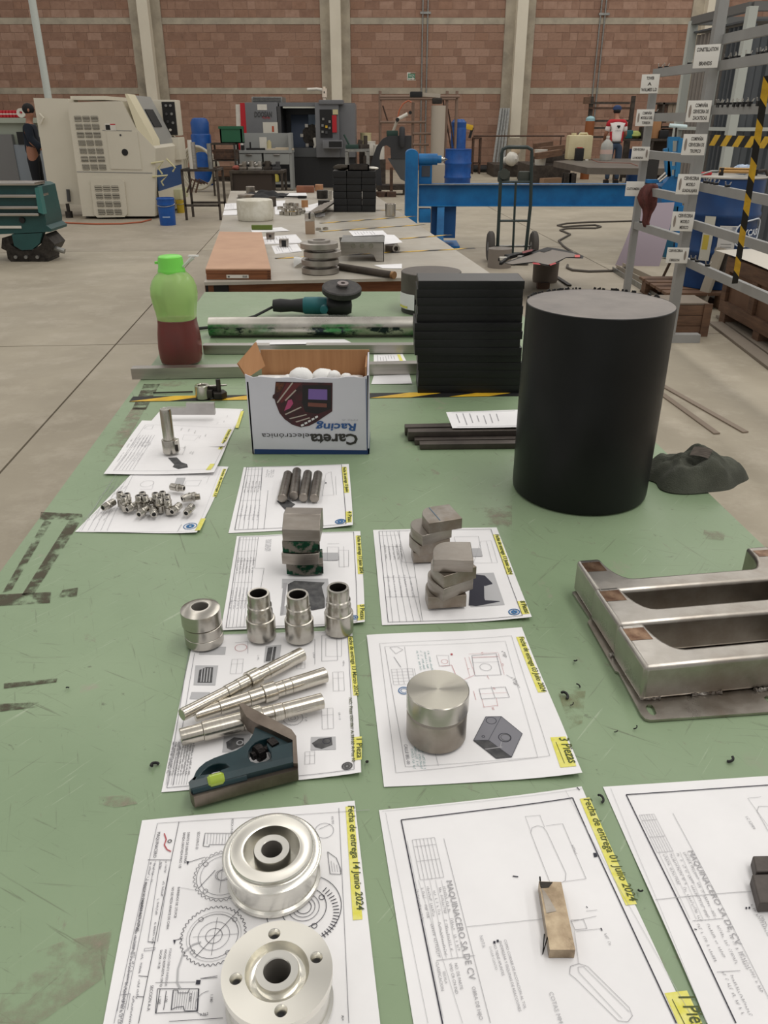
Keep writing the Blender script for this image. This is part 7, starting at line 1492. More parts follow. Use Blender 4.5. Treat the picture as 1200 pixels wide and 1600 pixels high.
WH(t, 'tailstock_barrel', MB().cyl(.066, .23, (pb2.x + .01, Y, ay(665, 249, Y).z), (1, 0, 0), n=24).cyl(.045, .06, (pb2.x + .23, Y, ay(665, 249, Y).z), (1, 0, 0), n=20), blue); WH(t, 'live_centre', MB().lathe([(0, 0), (.03, 0), (.028, .02), (0, .09)], (pb2.x + .285, Y, ay(665, 249, Y).z), (1, 0, 0), n=16), steel)
WH(t, 'pedestal', PB(MB(), 655, 675, 256, 287, Y - .02, .14, .004), blue); WH(t, 'pedestal_panel', PB(MB(), 659, 672, 259, 276, Y - .03, .02), mat('dull_slate', (62, 66, 74), .6))
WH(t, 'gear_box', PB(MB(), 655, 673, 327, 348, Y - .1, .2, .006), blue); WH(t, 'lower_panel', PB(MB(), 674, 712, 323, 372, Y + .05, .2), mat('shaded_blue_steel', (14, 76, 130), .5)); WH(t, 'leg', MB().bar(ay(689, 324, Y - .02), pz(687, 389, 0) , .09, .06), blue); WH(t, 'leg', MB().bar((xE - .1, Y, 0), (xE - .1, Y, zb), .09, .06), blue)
WH(t, 'floor_plate', MB().box(pa.x - .02, pa.x + .7, Y - .14, Y + .4, 0, .03), blue)
# --- drums and tank behind
def drum(name, x, yb, label, m=None, D=.585, H=.88, z=0.0, Yv=None, lidm=None):
    p = pz(x, yb, z) if Yv is None else Vector((ay(x, yb, Yv).x, Yv, z)); t = thing(name, label, 'drum', p); R = D / 2
    pr = [(0, .015), (R - .02, .015), (R, 0), (R, .02)]
    for f_ in (.34, .67): pr += [(R, H * f_ - .03), (R + .012, H * f_ - .012), (R + .012, H * f_ + .012), (R, H * f_ + .03)]
    pr += [(R, H - .02), (R + .006, H - .012), (R + .006, H), (R - .008, H)]
    obj('drum_body', MB().lathe(pr, n=56), m or dblue, t); obj('drum_lid', MB().lathe([(R - .008, H - .002), (R - .015, H - .015), (0, H - .015)], n=56), lidm or m or dblue, t); return t, p
drum('steel_drum', 714, 299, 'blue drum standing behind the tailstock of the blue fixture', pblue, lidm=pblue)
p = pz(715, 288, 0); t = thing('blue_tank', 'narrow tall blue tank rising behind the blue drum and tailstock', 'tank', (p.x, p.y + .3, 0)); h = ay(714, 186, p.y).z
obj('tank_body', MB().lathe([(0, 0), (.19, 0), (.19, h * .86), (.185, h * .87)], n=24), pblue, t); obj('domed_cap', MB().lathe([(.185, h * .87), (.19, h * .95), (.12, h), (0, h)], n=16), mat('tank_cap_blue', (30, 78, 146), .4), t)
# rusty post stand, drill, rod
t, a, b_, h = frame('rusty_stand', 'narrow rusty steel stand right of the blue drum', 738, 749, 216, 272, .3, rust, .045)
p = ay(735, 205, a.y + .1); t2 = thing('power_drill', 'yellow and black power tool hanging at the rusty stand', 'drill', (p.x, p.y, h + .003))
obj('tool_body', MB().bx((-.08, 0, .3), (.3, .12, .14), (0, .2, 0), .03), yel, t2); obj('tool_handle', MB().bar((.06, 0, .28), (-.02, 0, .0), .07), black, t2); obj('chuck', MB().cyl(.05, .14, (-.34, 0, .26), (1, 0, 0), n=14), dark_iron, t2)
A_, B_ = Vector((a.x, a.y + .15, h + .055)), ay(882, 214, a.y + .2)
B_.z = h + .055; solo('long_rod', MB().cyl(.022, (B_ - A_).length, (0, 0, 0), B_ - A_, n=10).bar(B_ - A_ - Vector((.1, 0, 0)), Vector((B_.x - A_.x - .1, 0, -(h + .03))), .03), rust, 'long thin rusty rod running right from the rusty stand', 'rod', A_)
# pipe rack
Y = 21.5; t = thing('pipe_rack', 'tall frame of thin rusty pipes behind the black press', 'rack', (ay(650, 250, Y).x, Y, 0)); pr_ = mat('pale_rusty_pipe', (128, 106, 92), .7)
for x, yt in ((594, 142), (645, 160), (697, 142), (712, 142)):
    p = ay(x, 200, Y); WH(t, 'upright', MB().cyl(.035, ay(x, yt, Y).z, (p.x, Y, 0), n=8), pr_)
for x0, x1, y in ((594, 718, 151), (594, 712, 154.5), (594, 665, 191), (645, 695, 209), (645, 670, 226)): WH(t, 'crossbar', MB().tube([ay(x0, y, Y - .05), ay(x1, y, Y - .05)], .03), pr_)
for x0, y0, x1, y1 in ((598, 165, 606, 190), (692, 155, 706, 240), (700, 170, 712, 240)): WH(t, 'diagonal_rod', MB().tube([ay(x0, y0, Y), ay(x1, y1, Y)], .018), rust)
t = TH('support_column', 'thick pale dusty column with a black head behind the black press', 'column', 683, 250, 21.0); p = t.location
WH(t, 'column', MB().lathe([(0, 0), (.2, 0), (.2, .5), (.16, .52), (.17, ay(683, 165, 21).z), (0, ay(683, 165, 21).z)], tuple(p), n=20), mat('dusty_white', (176, 166, 152), .7)); WH(t, 'head', PB(MB(), 676, 691, 153, 162, 20.85, .3, .02), dark_iron); WH(t, 'arm', MB().bar(ay(640, 146, 21), ay(688, 150, 21), .08), dusty := mat('dusty_white', (176, 166, 152), .7)); WH(t, 'arm_head', PB(MB(), 641, 660, 143, 152, 20.8, .3, .02), black)
# torch arm and black press
Y = 18.5; bp_ = mat('press_black', (48, 49, 52), .5); t = thing('punch_press', 'large black C-frame press behind the left end of the blue fixture', 'press', (ay(610, 295, Y).x, Y, 0))
WH(t, 'c_frame', PP(MB(), [(578, 262), (582, 247), (588, 230), (598, 217), (608, 212), (643, 212), (643, 248), (611, 248), (610, 231), (604, 227), (598, 229), (595, 236), (593, 247), (595, 268), (597, 292), (589, 292), (585, 268)], Y, .3), bp_)
WH(t, 'cylinder_cover', MB().lathe([(0, 0), (.045, .01), (.062, .05), (.062, .36), (.045, .40), (0, .41)], ay(628, 231, Y - .08), n=20), bp_); WH(t, 'hopper', PP(MB(), [(606, 248), (634, 248), (634, 284), (626, 280)], Y + .02, .3), mat('press_grey', (74, 76, 78), .5))
WH(t, 'base_beam', PB(MB(), 588, 640, 290, 297, Y - .05, .5), grime); WH(t, 'foot', PB(MB(), 609, 614, 262, 299, Y - .1, .06), rust); WH(t, 'floor_foot', MB().box(ay(590, 297, Y).x, ay(596, 297, Y).x, Y, Y + .4, 0, ay(592, 294, Y).z).box(ay(630, 297, Y).x, ay(638, 297, Y).x, Y, Y + .4, 0, ay(634, 294, Y).z), grime); WH(t, 'foot', PB(MB(), 634, 640, 280, 299, Y, .06), grime); WH(t, 'top_motor', PB(MB(), 604, 622, 204, 213, Y + .05, .2, .02), mat('dark_green_tool', (36, 62, 54), .5))
t2 = TH('welding_arm', 'white torch arm with an orange hose above the black press', 'arm', 614, 205, 18.7, ay(614, 206, 18.7).z)
WH(t2, 'lower_arm', MB().tube([ay(614, 206, 18.7), ay(621, 187, 18.7)], .03), dusty); WH(t2, 'upper_arm', MB().tube([ay(620, 187, 18.68), ay(637, 178, 18.68)], .035), white); WH(t2, 'joint', MB().cyl(.04, .08, ay(621, 187, 18.62), (0, 1, 0), n=12).cyl(.035, .08, ay(641, 176, 18.62), (0, 1, 0), n=12), black); WH(t2, 'orange_hose', MB().tube([ay(x, y, 18.7) for x, y in ((621, 186), (624, 172), (630, 162), (638, 157), (643, 160))], .014), mat('orange_hose', (170, 92, 62), .5))
p = pz(599, 307, 0); solo('scrap_can', MB().cyl(.12, .1, n=16).bx((.22, 0, .05), (.2, .2, .1)), rust, 'small rusty tin and block on the floor under the black press', 'scrap', (p.x - .05, p.y - .1, 0))
# --- hand truck
Y = 9.5; ht = mat('dark_green_tube', (42, 54, 52), .45); t = thing('hand_truck', 'dark green two-wheeled hand truck standing behind the I-beam', 'trolley', (ay(803, 412, Y).x, Y, 0))
F2 = lambda x, y, d=0: ay(x, y, Y + d)
L0, L1, R0_, R1b = F2(777, 396), F2(784, 240), F2(821, 396), F2(831, 240)
WH(t, 'tube_frame', MB().tube([L0, F2(780, 330), L1, F2(786, 233), F2(793, 230), F2(824, 230), F2(831, 234), R1b, F2(829, 320), R0_], .019), ht)
WH(t, 'centre_bar', MB().tube([F2(801, 398), F2(806, 285)], .013), ht)
for y in (284, 345, 396): WH(t, 'crossbar', MB().tube([F2(778 + (396 - y) * .04, y), F2(822 + (396 - y) * .05, y)], .013), ht)
for x0, x1 in ((779, 797), (811, 829)): WH(t, 'axle_bracket', PB(MB(), x0, x1, 268, 285, Y + .02, .1, .02), mat('grime_green', (62, 66, 60), .7))
WH(t, 'rounded_pad', MB().cyl(.055, .02, F2(788, 272, -.03), (0, 1, 0), n=16), mat('grime_green', (62, 66, 60), .7))
WH(t, 'toe_plate', MB().box(L0.x, R0_.x, Y - .25, Y, .01, .02), grime)
for x, lb in ((765, 'l'), (832, 'r')):
    w_ = MB(); c_ = ay(x, 400, Y + .08); w_.lathe([(.05, -.03), (.10, -.035), (.145, -.035), (.165, -.02), (.165, .02), (.145, .035), (.10, .035), (.05, .03), (.05, -.03)], (c_.x, Y + .06, .166), (1, 0, 0), n=28); WH(t, 'wheel', w_, mat('worn_rubber', (72, 68, 64), .8)); WH(t, 'wheel_hub', MB().cyl(.052, .06, (c_.x - .03, Y + .06, .166), (1, 0, 0), n=16), galv)
WH(t, 'axle', MB().cyl(.012, ay(832, 400, Y).x - ay(765, 400, Y).x, (ay(765, 400, Y).x, Y + .06, .166), (1, 0, 0), n=10), galv)
# --- grey and red plate fixture on a round stand
P0 = pz(855, 444, 0); t = thing('roller_stand', 'grey black-rimmed plate with red grips on a round stand beside the table', 'stand', (P0.x, P0.y + .14, 0))
zq = .34; obj('round_stand', MB().lathe([(0, 0), (.12, 0), (.125, .02), (.13, zq - .07), (0, zq - .07)], n=28), mat('brown_grey_steel', (98, 88, 80), .6), t)
def G(x, y, z): return pz(x, y, z) - t.location
def zpl(x): return zq + (x - 850) * .0006
def plt(pts, dz0, dz1, name, m):
    b = MB(); lo = [b.bm.verts.new(G(x, y, zpl(x) + dz0)) for x, y in pts]; hi = [b.bm.verts.new(G(x, y, zpl(x) + dz1)) for x, y in pts]
    b.bm.faces.new(hi); b.bm.faces.new(lo[::-1]); n = len(pts)
    for i in range(n): b.bm.faces.new((lo[i], lo[(i + 1) % n], hi[(i + 1) % n], hi[i]))
    return obj(name, b, m, t)
rim = [(787, 411), (832, 394), (855, 386), (876, 389), (900, 395), (912, 400), (911, 404), (884, 403), (873, 410), (858, 416), (833, 411), (800, 414)]
plt(rim, -.05, -.004, 'black_rim', black); plt([(790, 411), (834, 396), (856, 389), (896, 396), (908, 401), (884, 402), (872, 408), (857, 414), (834, 409), (800, 413)], -.003, .002, 'grey_plate', mat('fixture_grey', (124, 116, 108), .5)); plt([(842, 392), (854, 388.5), (862, 390), (850, 394)], .0025, .006, 'cutout', black)
plt([(832, 410), (842, 411), (845, 414), (833, 412.5)], .003, .03, 'red_grip', red); plt([(858, 413), (868, 410), (869, 412), (860, 415)], .003, .03, 'red_grip', red); plt([(898, 398), (906, 398), (906, 402), (898, 402)], .003, .045, 'red_grip', mat('light_red', (206, 88, 84), .5)); plt([(815, 393), (832, 389), (832, 392), (817, 396)], .0, .03, 'red_grip', mat('dull_red', (122, 52, 54), .6))
for k, (x, y) in enumerate(((786, 404), (795, 400), (806, 399), (814, 402))): obj('loose_part', MB().bx(G(x, y, .25), (.07, .06, .03), (0, 0, .4 * k), .005), (white, black, dark_iron, alu)[k], t)
obj('side_frame', MB().bar(G(780, 406, .24), G(835, 392, .28), .03).bar(G(782, 412, .24), G(800, 398, .26), .025), black, t)
obj('round_base', MB().cyl(.13, .20, G(782, 420, 0) + Vector((0, .12, 0)), n=28), mat('fixture_grey', (124, 116, 108), .5), t); obj('foot_bar', MB().bar(G(870, 433, .01), G(890, 446, .01), .04, .015), dark_iron, t)
p = pz(849, 452, 0); solo('wood_chock', MB().box(-.06, .06, 0, .07, 0, .06, .004), rust, 'small brown block on the floor in front of the round stand', 'block', (p.x, p.y, 0))
hz = mat('grey_rubber_hose', (84, 78, 72), .7)
def hose(pts, label, m=hz, r=.013, name='floor_hose'): return solo(name, MB().tube([pz(x, y, r) for x, y in pts], r), m, label, 'hose')
hose([(1000, 345), (960, 346), (920, 347), (885, 349), (871, 352), (880, 354.5), (905, 352.5), (930, 351.5), (939, 354), (930, 356.5), (905, 356.5), (884, 357), (875, 359.5), (884, 363), (891, 366), (884, 370), (873, 376), (880, 384), (896, 396)], 'grey hose looping on the floor behind the red-gripped plate'); hose([(887, 414), (886, 418), (895, 422), (920, 424), (955, 423), (975, 419), (985, 413)], 'grey hose curving on the floor right of the round stand')
crack = mat('floor_crack', (110, 100, 90), .9)
# --- steel on the floor by the wall
p0_, p1_ = pz(727, 263, 0), pz(841, 263, 0)
solo('steel_beam', MB().box(0, p1_.x - p0_.x, -.08, .08, 0, .015).box(0, p1_.x - p0_.x, -.08, .08, .27, .285).box(0, p1_.x - p0_.x, -.01, .01, .015, .27), mat('primer_brown', (78, 70, 66), .7), 'dark primed I-beam lying on the floor near the back wall', 'beam', (p0_.x, p0_.y, 0))
for i, (xb, xt) in enumerate(((771, 783), (776, 787), (781, 791), (787, 795))):
    a, b_ = ay(xb, 240, 27.0 + .02 * i), ay(xt, 169, 27.5); a.z = 0.02; solo('angle_profile', MB().bar((0, 0, 0), b_ - a, .07, .015).bar((.028, -.03, 0), b_ - a + Vector((.028, -.03, 0)), .015, .06), galv, ordn[i] + ' leaning galvanised profile from the left beside the cream column', 'profile', a, 0, 'galvanised profiles leaning on the wall')
for i, (x, yb, s_, m, lb) in enumerate(((800, 243, 10, white, 'large white sack slumped at the foot of the cream column'), (806, 232, 7, mat('buff_sack', (196, 176, 150), .9), 'buff sack leaning on top of the large white one'), (792, 236, 6, white, 'small white sack left of the large one by the column'))):
    p = ay(x, yb, (24.4, 24.45, 24.8)[i]); k = s_ / pxm(24.5); z_ = max(p.z, k * .9); solo('sack', MB().ball(k, (0, 0, 0), (1, .8, 1), 16, .1, i), m, lb, 'sack', (p.x, p.y, (.32 + k * .88, .32 + .27 + k * .8, .32 + k * .85)[i]))
solo('sack_pallet', MB().box(-.5, .5, -.3, 1.3, 0, .32, .02), grime, 'dark block under the white sacks by the column', 'block', (ay(799, 243, 24.6).x, 24.8, 0))
p = ay(845, 240, 21.75); solo('white_pail', MB().lathe([(0, 0), (.13, 0), (.16, .34), (.165, .36), (0, .36)], n=20), white, 'small white pail on the scrap timber near the wall', 'pail', (p.x, 21.75, .441))
q = random.Random(21)
for i, (x0, y0, x1, y1, m) in enumerate(((838, 244, 876, 238, wood), (846, 236, 884, 232, wood), (838, 250, 890, 246, grime), (850, 256, 892, 250, grime), (836, 260, 864, 257, mat('tan_pipe', (150, 122, 98), .7)), (842, 230, 868, 226, wood), (860, 242, 898, 236, rust))):
    a, b_ = ay(x0, y0, 21.4 + i * .22), ay(x1, y1, 21.7 + i * .22); a.z = max(.53 + .0 * i, a.z) if i != 4 else .1; b_.z = max(.53, b_.z) if i != 4 else .1; a.z += .0; a.y += (0, .35, .2, .4, -1.1, .6, .2)[i]; b_.y += (0, .35, .2, .4, -1.1, .6, .2)[i]; solo('scrap_piece', MB().bar((0, 0, 0), b_ - a, .16, .14), m, ordn[i] + ' long piece counted from the front in the scrap heap by the wall', 'scrap', a)
solo('scrap_crate', MB().box(-.5, .5, .3, 2.5, 0, .44, .02), grime, 'dark low crate under the scrap heap near the wall', 'crate', (ay(862, 250, 21.6).x, 21.3, 0))
solo('tarp', MB().grid(lambda u, v: Vector((u * .7, v * .5, .14 + .75 * max(0, u) ** 1.2 * (1 - .3 * v) + .05 * mn.noise(Vector((u * 6, v * 6, 1))))), 24, 16), mat('pale_teal_tarp', (112, 150, 160), .6), 'pale teal sheet draped over the scrap heap beside the jerry can', 'tarp', (ay(868, 240, 22.8).x, 23.15, .31), smooth=80)
solo('scrap_tyre', MB().tube([(.34 * math.cos(a), .34 * math.sin(a), .1) for a in [2 * PI * i / 24 for i in range(24)]], .09, 10, True), black, 'black rubber tyre lying left of the dark primed I-beam', 'rubber ring', (ay(742, 250, 26.5).x + .2, 26.9, 0))  # tyre lying flat on the floor
# --- low steel table with containers
hS = .62; Pt = [pz(x, y, hS) for x, y in ((865, 251.5), (918, 262), (1200, 265), (1200, 249), (930, 247.5))]; t = thing('steel_table', 'wide low dark steel plate table in front of the worker', 'table', (Pt[1].x, Pt[1].y, 0))
pt_m = mat('plate_steel', (112, 106, 98), .5, .4, c2=(96, 90, 84), sc_=2); wobj('table_plate', MB().plate([(p.x, p.y) for p in Pt], (), hS - .12, hS), pt_m, t)
for x, yy in ((897, 282), (1045, 284)): p = pz(x, 262, hS); p.y += .25; wobj('pedestal', MB().box(p.x - .12, p.x + .12, p.y, p.y + .04, 0, hS - .12).box(p.x - .12, p.x + .12, p.y + .2, p.y + .24, 0, hS - .12).box(p.x - .02, p.x + .02, p.y, p.y + .22, 0, hS - .12).box(p.x - .2, p.x + .2, p.y - .05, p.y + .3, 0, .02), dark_iron, t)
Y = pz(905, 250, hS).y; a, b_ = ay(887, 240, Y), ay(925, 240, Y); zt_ = ay(905, 209, Y).z; W_, Hh = b_.x - a.x, zt_ - hS
t = thing('jerry_can', 'square translucent cream jerry can on the low steel table', 'jerry can', ((a.x + b_.x) / 2, Y, hS + .002)); cream = mat('cream_jerry_plastic', (206, 196, 160), .45, c2=(190, 178, 140), sc_=3)
obj('can_body', MB().bx((0, .18, Hh * .47), (W_, .36, Hh * .94), None, .06), cream, t); obj('can_cap', MB().cyl(.06, .05, (-W_ * .25, .18, Hh * .93), n=16), cream, t); obj('can_handle', MB().tube([(-.02, .18, Hh * .92), (0, .18, Hh), (.16, .18, Hh), (.18, .18, Hh * .92)], .025), cream, t)
Y2 = Y - .35; p = ay(905, 251, Y2); t = thing('tool_case', 'small black case with a red top in front of the jerry can', 'case', (p.x, Y2, hS + .002)); obj('case_body', MB().box(-.095, .095, 0, .14, 0, .26, .015), black, t); obj('red_top', MB().box(-.06, .06, .02, .12, .26, .275), red, t); solo('round_stopper', MB().cyl(.04, .03, n=14), white, 'small white cap lying beside the black case', 'cap', (p.x + .17, Y2, hS + .001))
p = pz(946, 250.5, hS); t = thing('water_bottle', 'large clear plastic bottle with a pink label on the low steel table', 'bottle', (p.x, p.y, hS + .002)); hb = ay(946, 214, p.y).z - hS
obj('bottle_shell', MB().lathe([(0, 0), (.13, 0), (.14, .02), (.14, hb * .55), (.13, hb * .7), (.06, hb * .86), (.035, hb * .9), (.035, hb * .97), (0, hb * .97)], n=24), mat('clear_pet', (206, 206, 200), .2, trans=.45, ior=1.2), t); obj('label', MB().lathe([(.142, hb * .27), (.142, hb * .46)], n=24), mat('pink_label', (196, 170, 160), .6), t); obj('cap', MB().cyl(.04, .04, (0, 0, hb * .96), n=14), white, t)
solo('thin_cable', MB().tube([pz(x, y, z) for x, y, z in ((924, 249, hS + .006), (934, 253, hS + .006), (960, 254.5, hS + .006), (985, 255, hS + .006), (996, 259, hS + .006))], .006), mat('red_brown_wire', (150, 88, 72), .6), 'thin reddish cable running across the low steel table', 'cable')
# --- cylinder, ladder rack, worker in white and red, bench
Y = 23.6; p = ay(917, 240, Y); t = thing('gas_cylinder', 'orange-brown gas cylinder with a pale blue shoulder behind the jerry can', 'cylinder', (p.x, Y, 0)); zc_ = ay(917, 189, Y).z; zt_ = ay(917, 181, Y).z
obj('cylinder_body', MB().cyl(.12, zc_, n=24), mat('cylinder_orange', (142, 84, 46), .5), t); obj('shoulder', MB().lathe([(.12, zc_), (.118, zc_ + .06), (.08, zt_ - .02), (0, zt_)], n=24), mat('cylinder_pale_blue', (140, 176, 182), .5), t)
Y = 24.2; t = thing('ladder_rack', 'rusty ladder-like rack behind the worker in the white and red shirt', 'rack', (ay(950, 240, Y).x, Y, 0))
for x, yt in ((920, 151), (984, 150)): p = ay(x, 200, Y); WH(t, 'post', MB().box(p.x - .05, p.x + .05, Y - .05, Y + .05, 0, ay(x, yt, Y).z), grime)
for y in (161, 169, 189, 200, 214): WH(t, 'rung', MB().bar(ay(920, y, Y - .06), ay(984, y, Y - .06), .05), grime if y != 169 else rust)
WH(t, 'wooden_head', PB(MB(), 914, 923, 152, 162, Y - .1, .2), wood)
tsh = mat('white_shirt', (222, 216, 212), .8); rds = mat('red_shirt_panel', (172, 30, 42), .8)
Yp = 21.9; p = ay(960, 240, Yp)
t, V = person((p.x, Yp, 0), PI, 'person in white and red shirt, jeans and blue cap, seen from behind', 1.74, tsh, mat('blue_jeans', (58, 72, 92), .9), (((.25, -.10, 1.14), (.22, -.30, 1.02), (.16, -.42, 1.00)), ((-.25, -.10, 1.14), (-.22, -.30, 1.02), (-.16, -.42, 1.00))), lean=.08, cap=mat('blue_cap', (44, 62, 100), .8), headfwd=.06)
kk = 1.74 / 1.75; skin('red_yoke', [(0, -.09 * kk, 1.445 * kk), (.17, -.09, 1.41), (.235, -.09, 1.27), (-.17, -.09, 1.41), (-.235, -.09, 1.27)], [(0, 1), (1, 2), (0, 3), (3, 4)], [(.1, .06), .098, .078, .098, .078], rds, t)
for s_ in (1, -1): obj('side_panel', MB().tube([(s_ * .145, -.0, 1.20), (s_ * .135, .01, 1.08), (s_ * .12, .02, .95)], .034), rds, t)
obj('back_emblem', MB().plate([(-.045, .02), (-.02, .05), (0, .03), (.03, .05), (.045, .01), (.01, -.04)], (), 0, .006, XYZ((0, .098, 1.30), (-1, 0, 0), (0, 0, 1))), black, t); b = MB()
for k in range(5): b.bx((-.06 + k * .03, .103, 1.215 + .004 * (k % 2)), (.02, .006, .012))
obj('back_print', b, dgrey, t)['kind'] = 'stuff'; obj('belt', MB().tube([(.125 * math.cos(a), .105 * math.sin(a) , .965) for a in [2 * PI * i / 24 for i in range(24)]], .022, 8, True), dgrey, t)
Y = 22.6; t = thing('rear_bench', 'cluttered dark workbench behind the rear rack upright', 'bench', (ay(1020, 240, Y).x, Y, 0)); za_ = ay(1010, 217, Y).z; xa, xb = ay(975, 220, Y).x, ay(1066, 220, Y).x
WH(t, 'bench_top', MB().box(xa, xb, Y, Y + .8, za_ - .05, za_), grime)
for x in (xa + .05, (xa + xb) / 2, xb - .05):
    for y in (Y + .05, Y + .75): WH(t, 'leg', MB().bar((x, y, 0), (x, y, za_ - .05), .06), grime)
WH(t, 'back_board', MB().box(xa + .7, xb, Y + .7, Y + .74, .1, za_ - .06), mat('dark_brown_steel', (58, 48, 42), .7))
for i, (x, yb_, w1, h1, m, lb) in enumerate(((992, 216, .3, .16, mat('yellow_green_cloth', (150, 160, 90), .9), 'yellow-green bundle on the cluttered dark bench'), (1005, 216, .22, .28, dark_iron, 'dark machine part on the cluttered dark bench'), (1018, 216, .28, .42, card, 'brown cardboard box on the cluttered dark bench'), (1034, 216, .25, .2, black, 'black case on the right half of the cluttered dark bench'), (980, 216, .2, .2, mat('teal_tool_plastic', (20, 92, 98), .45), 'teal tool at the left end of the cluttered dark bench'))):
    p = ay(x, yb_, Y + .3); solo('bench_clutter', MB().bx((0, 0, h1 / 2), (w1, .3, h1), None, .04) if i != 0 else MB().ball(.2, (0, 0, .09), (1.1, .8, .45), 14, .2), m, lb, 'clutter', (p.x, p.y, za_ + .002), .3 * i if i == 2 else 0)
drum('steel_drum', 993, 282, 'dark blue drum standing under the cluttered dark bench', dblue, Yv=22.1, D=.5, H=.80)
t = TH('metal_locker', 'weathered metal locker with a dark frame, between wall and corrugated cabin', 'locker', 1046, 280, 23.8); WH(t, 'locker_frame', PB(MB(), 1031, 1066, 160, 163, 23.75, .5).box(ay(1031, 200, 23.75).x, ay(1034, 200, 23.75).x, 23.75, 24.25, 0, ay(1031, 160, 23.75).z), grime)
for k in range(4): WH(t, 'door_panel', PB(MB(), 1035 + k * 7.6, 1042 + k * 7.6, 163, 192, 23.8, .4), mat('pale_locker', (138, 124, 108), .7) if k else rust)
WH(t, 'shelf', PB(MB(), 1031, 1066, 197, 200, 23.75, .5), dark_iron); WH(t, 'lower_door', PB(MB(), 1032, 1066, 201, 290, 23.85, .4), mat('dark_brown_steel', (58, 48, 42), .7))
# --- blue arbor press
Y = 9.75; t = thing('arbor_press', 'blue A-frame press with a capped T handle behind the rack', 'press', (ay(1050, 300, Y).x, Y, 0)); lb_ = mat('press_light_blue', (36, 112, 160), .45)
WH(t, 'press_body', PP(MB(), [(1034, 292), (1048, 275), (1058, 275), (1066, 292), (1066, 322), (1034, 322)], Y, .18), blue)
for a, b_ in (((1045, 276), (1047, 216)), ((1057, 276), (1063, 216)), ((1040, 232), (1044, 276))): WH(t, 'a_frame_leg', MB().bar(ay(*a, Y), ay(*b_, Y), .05), lb_)
for y in (217, 240, 262): WH(t, 'a_frame_rung', MB().bar(ay(1044, y, Y), ay(1062, y, Y), .04), lb_)
WH(t, 'handle_stem', MB().tube([ay(1055, 216, Y), ay(1057, 198, Y)], .012), dark_iron); WH(t, 't_handle', MB().tube([ay(1046, 196, Y), ay(1073, 198, Y)], .02), mat('white_teal', (200, 220, 222), .4))
WH(t, 'leg', MB().bar(ay(1052, 322, Y), (ay(1040, 412, 9.75).x, 9.75, .02), .09), mat('dark_teal_blue', (12, 82, 112), .5)); WH(t, 'leg', MB().bar(ay(1062, 322, Y), (ay(1056, 412, 9.75).x, 9.75, .02), .09), blue); WH(t, 'brace', MB().bar(ay(1042, 385, 9.75), ay(1060, 392, 9.75), .05), blue); WH(t, 'screw_handle', MB().tube([ay(1028, 281, Y - .1), ay(1040, 270, Y - .1)], .012).tube([ay(1030, 284, Y - .1), ay(1042, 274, Y - .1)], .012), alu); WH(t, 'side_arm', PB(MB(), 1012, 1036, 281, 286, Y - .02, .1), blue)
t = TH('channel_stock', 'short black channel standing on the blue beam behind the rear upright', 'channel', 1017, 283, 10.6, ztp + .002); WH(t, 'channel', PB(MB(), 1010, 1017, 249, 284, 10.62, .02).box(0, .001, 10.6, 10.601, 5, 5.001), black); bpy.data.objects.remove(t.children[0])
a, b_ = ay(1010, 284, 10.65), ay(1025, 284, 10.65); zc_ = ay(1017, 249, 10.65).z - ztp; obj('channel', MB().box(-.07, -.0, .0, .015, 0, zc_).box(.0, .015, 0, .09, 0, zc_).box(.015, .07, .0, .015, 0, zc_), mat('oily_black_steel', (44, 42, 40), .5), t)
# --- purple sheet leaning
P = [ay(997, 318, 9.45), ay(1054, 316, 9.45), pz(1030, 416, 0), pz(961, 415, 0)]; b = MB(); c = P[3]
b.grid(lambda u, v: (P[0] * (1 - u) * (1 - v) + P[1] * u * (1 - v) + P[2] * u * v + P[3] * (1 - u) * v) - c + Vector((0, -.05 * math.sin(PI * v) * 1, .0)), 10, 12)
solo('lilac_sheet', b, mat('lilac_board', (150, 138, 148), .6), 'pale lilac sheet leaning on the blue press legs behind the rear upright', 'sheet', c)
# --- angle steels, strips and planks on the floor
for i, (a, b_, m, lb) in enumerate((((956, 424), (1062, 492), galv, 'leftmost long steel profile on the floor between the rack uprights'), ((962, 421), (1080, 484), mat('buff_profile', (150, 140, 126), .6), 'middle long steel profile on the floor between the rack uprights'), ((972, 418), (1090, 474), mat('buff_profile', (150, 140, 126), .6), 'rightmost long steel profile on the floor between the rack uprights'), ((1019, 609), (1115, 679), mat('strip_brown', (132, 118, 104), .6), 'nearer thin flat strip on the floor right of the black cylinder'), ((1030, 603), (1160, 677), mat('strip_brown', (132, 118, 104), .6), 'farther thin flat strip on the floor right of the black cylinder'))):
    p, q_ = pz(*a, 0), pz(*b_, 0); L_ = (q_ - p).length; w_ = .07 if i < 3 else .035
    mb = MB().box(0, L_, 0, w_, .001, .008)
    if i < 3: mb.box(0, L_, 0, .008, .008, .05)
    solo('steel_profile' if i < 3 else 'flat_strip', mb, m, lb, 'profile' if i < 3 else 'strip', (p.x, p.y, 0), math.atan2(q_.y - p.y, q_.x - p.x))
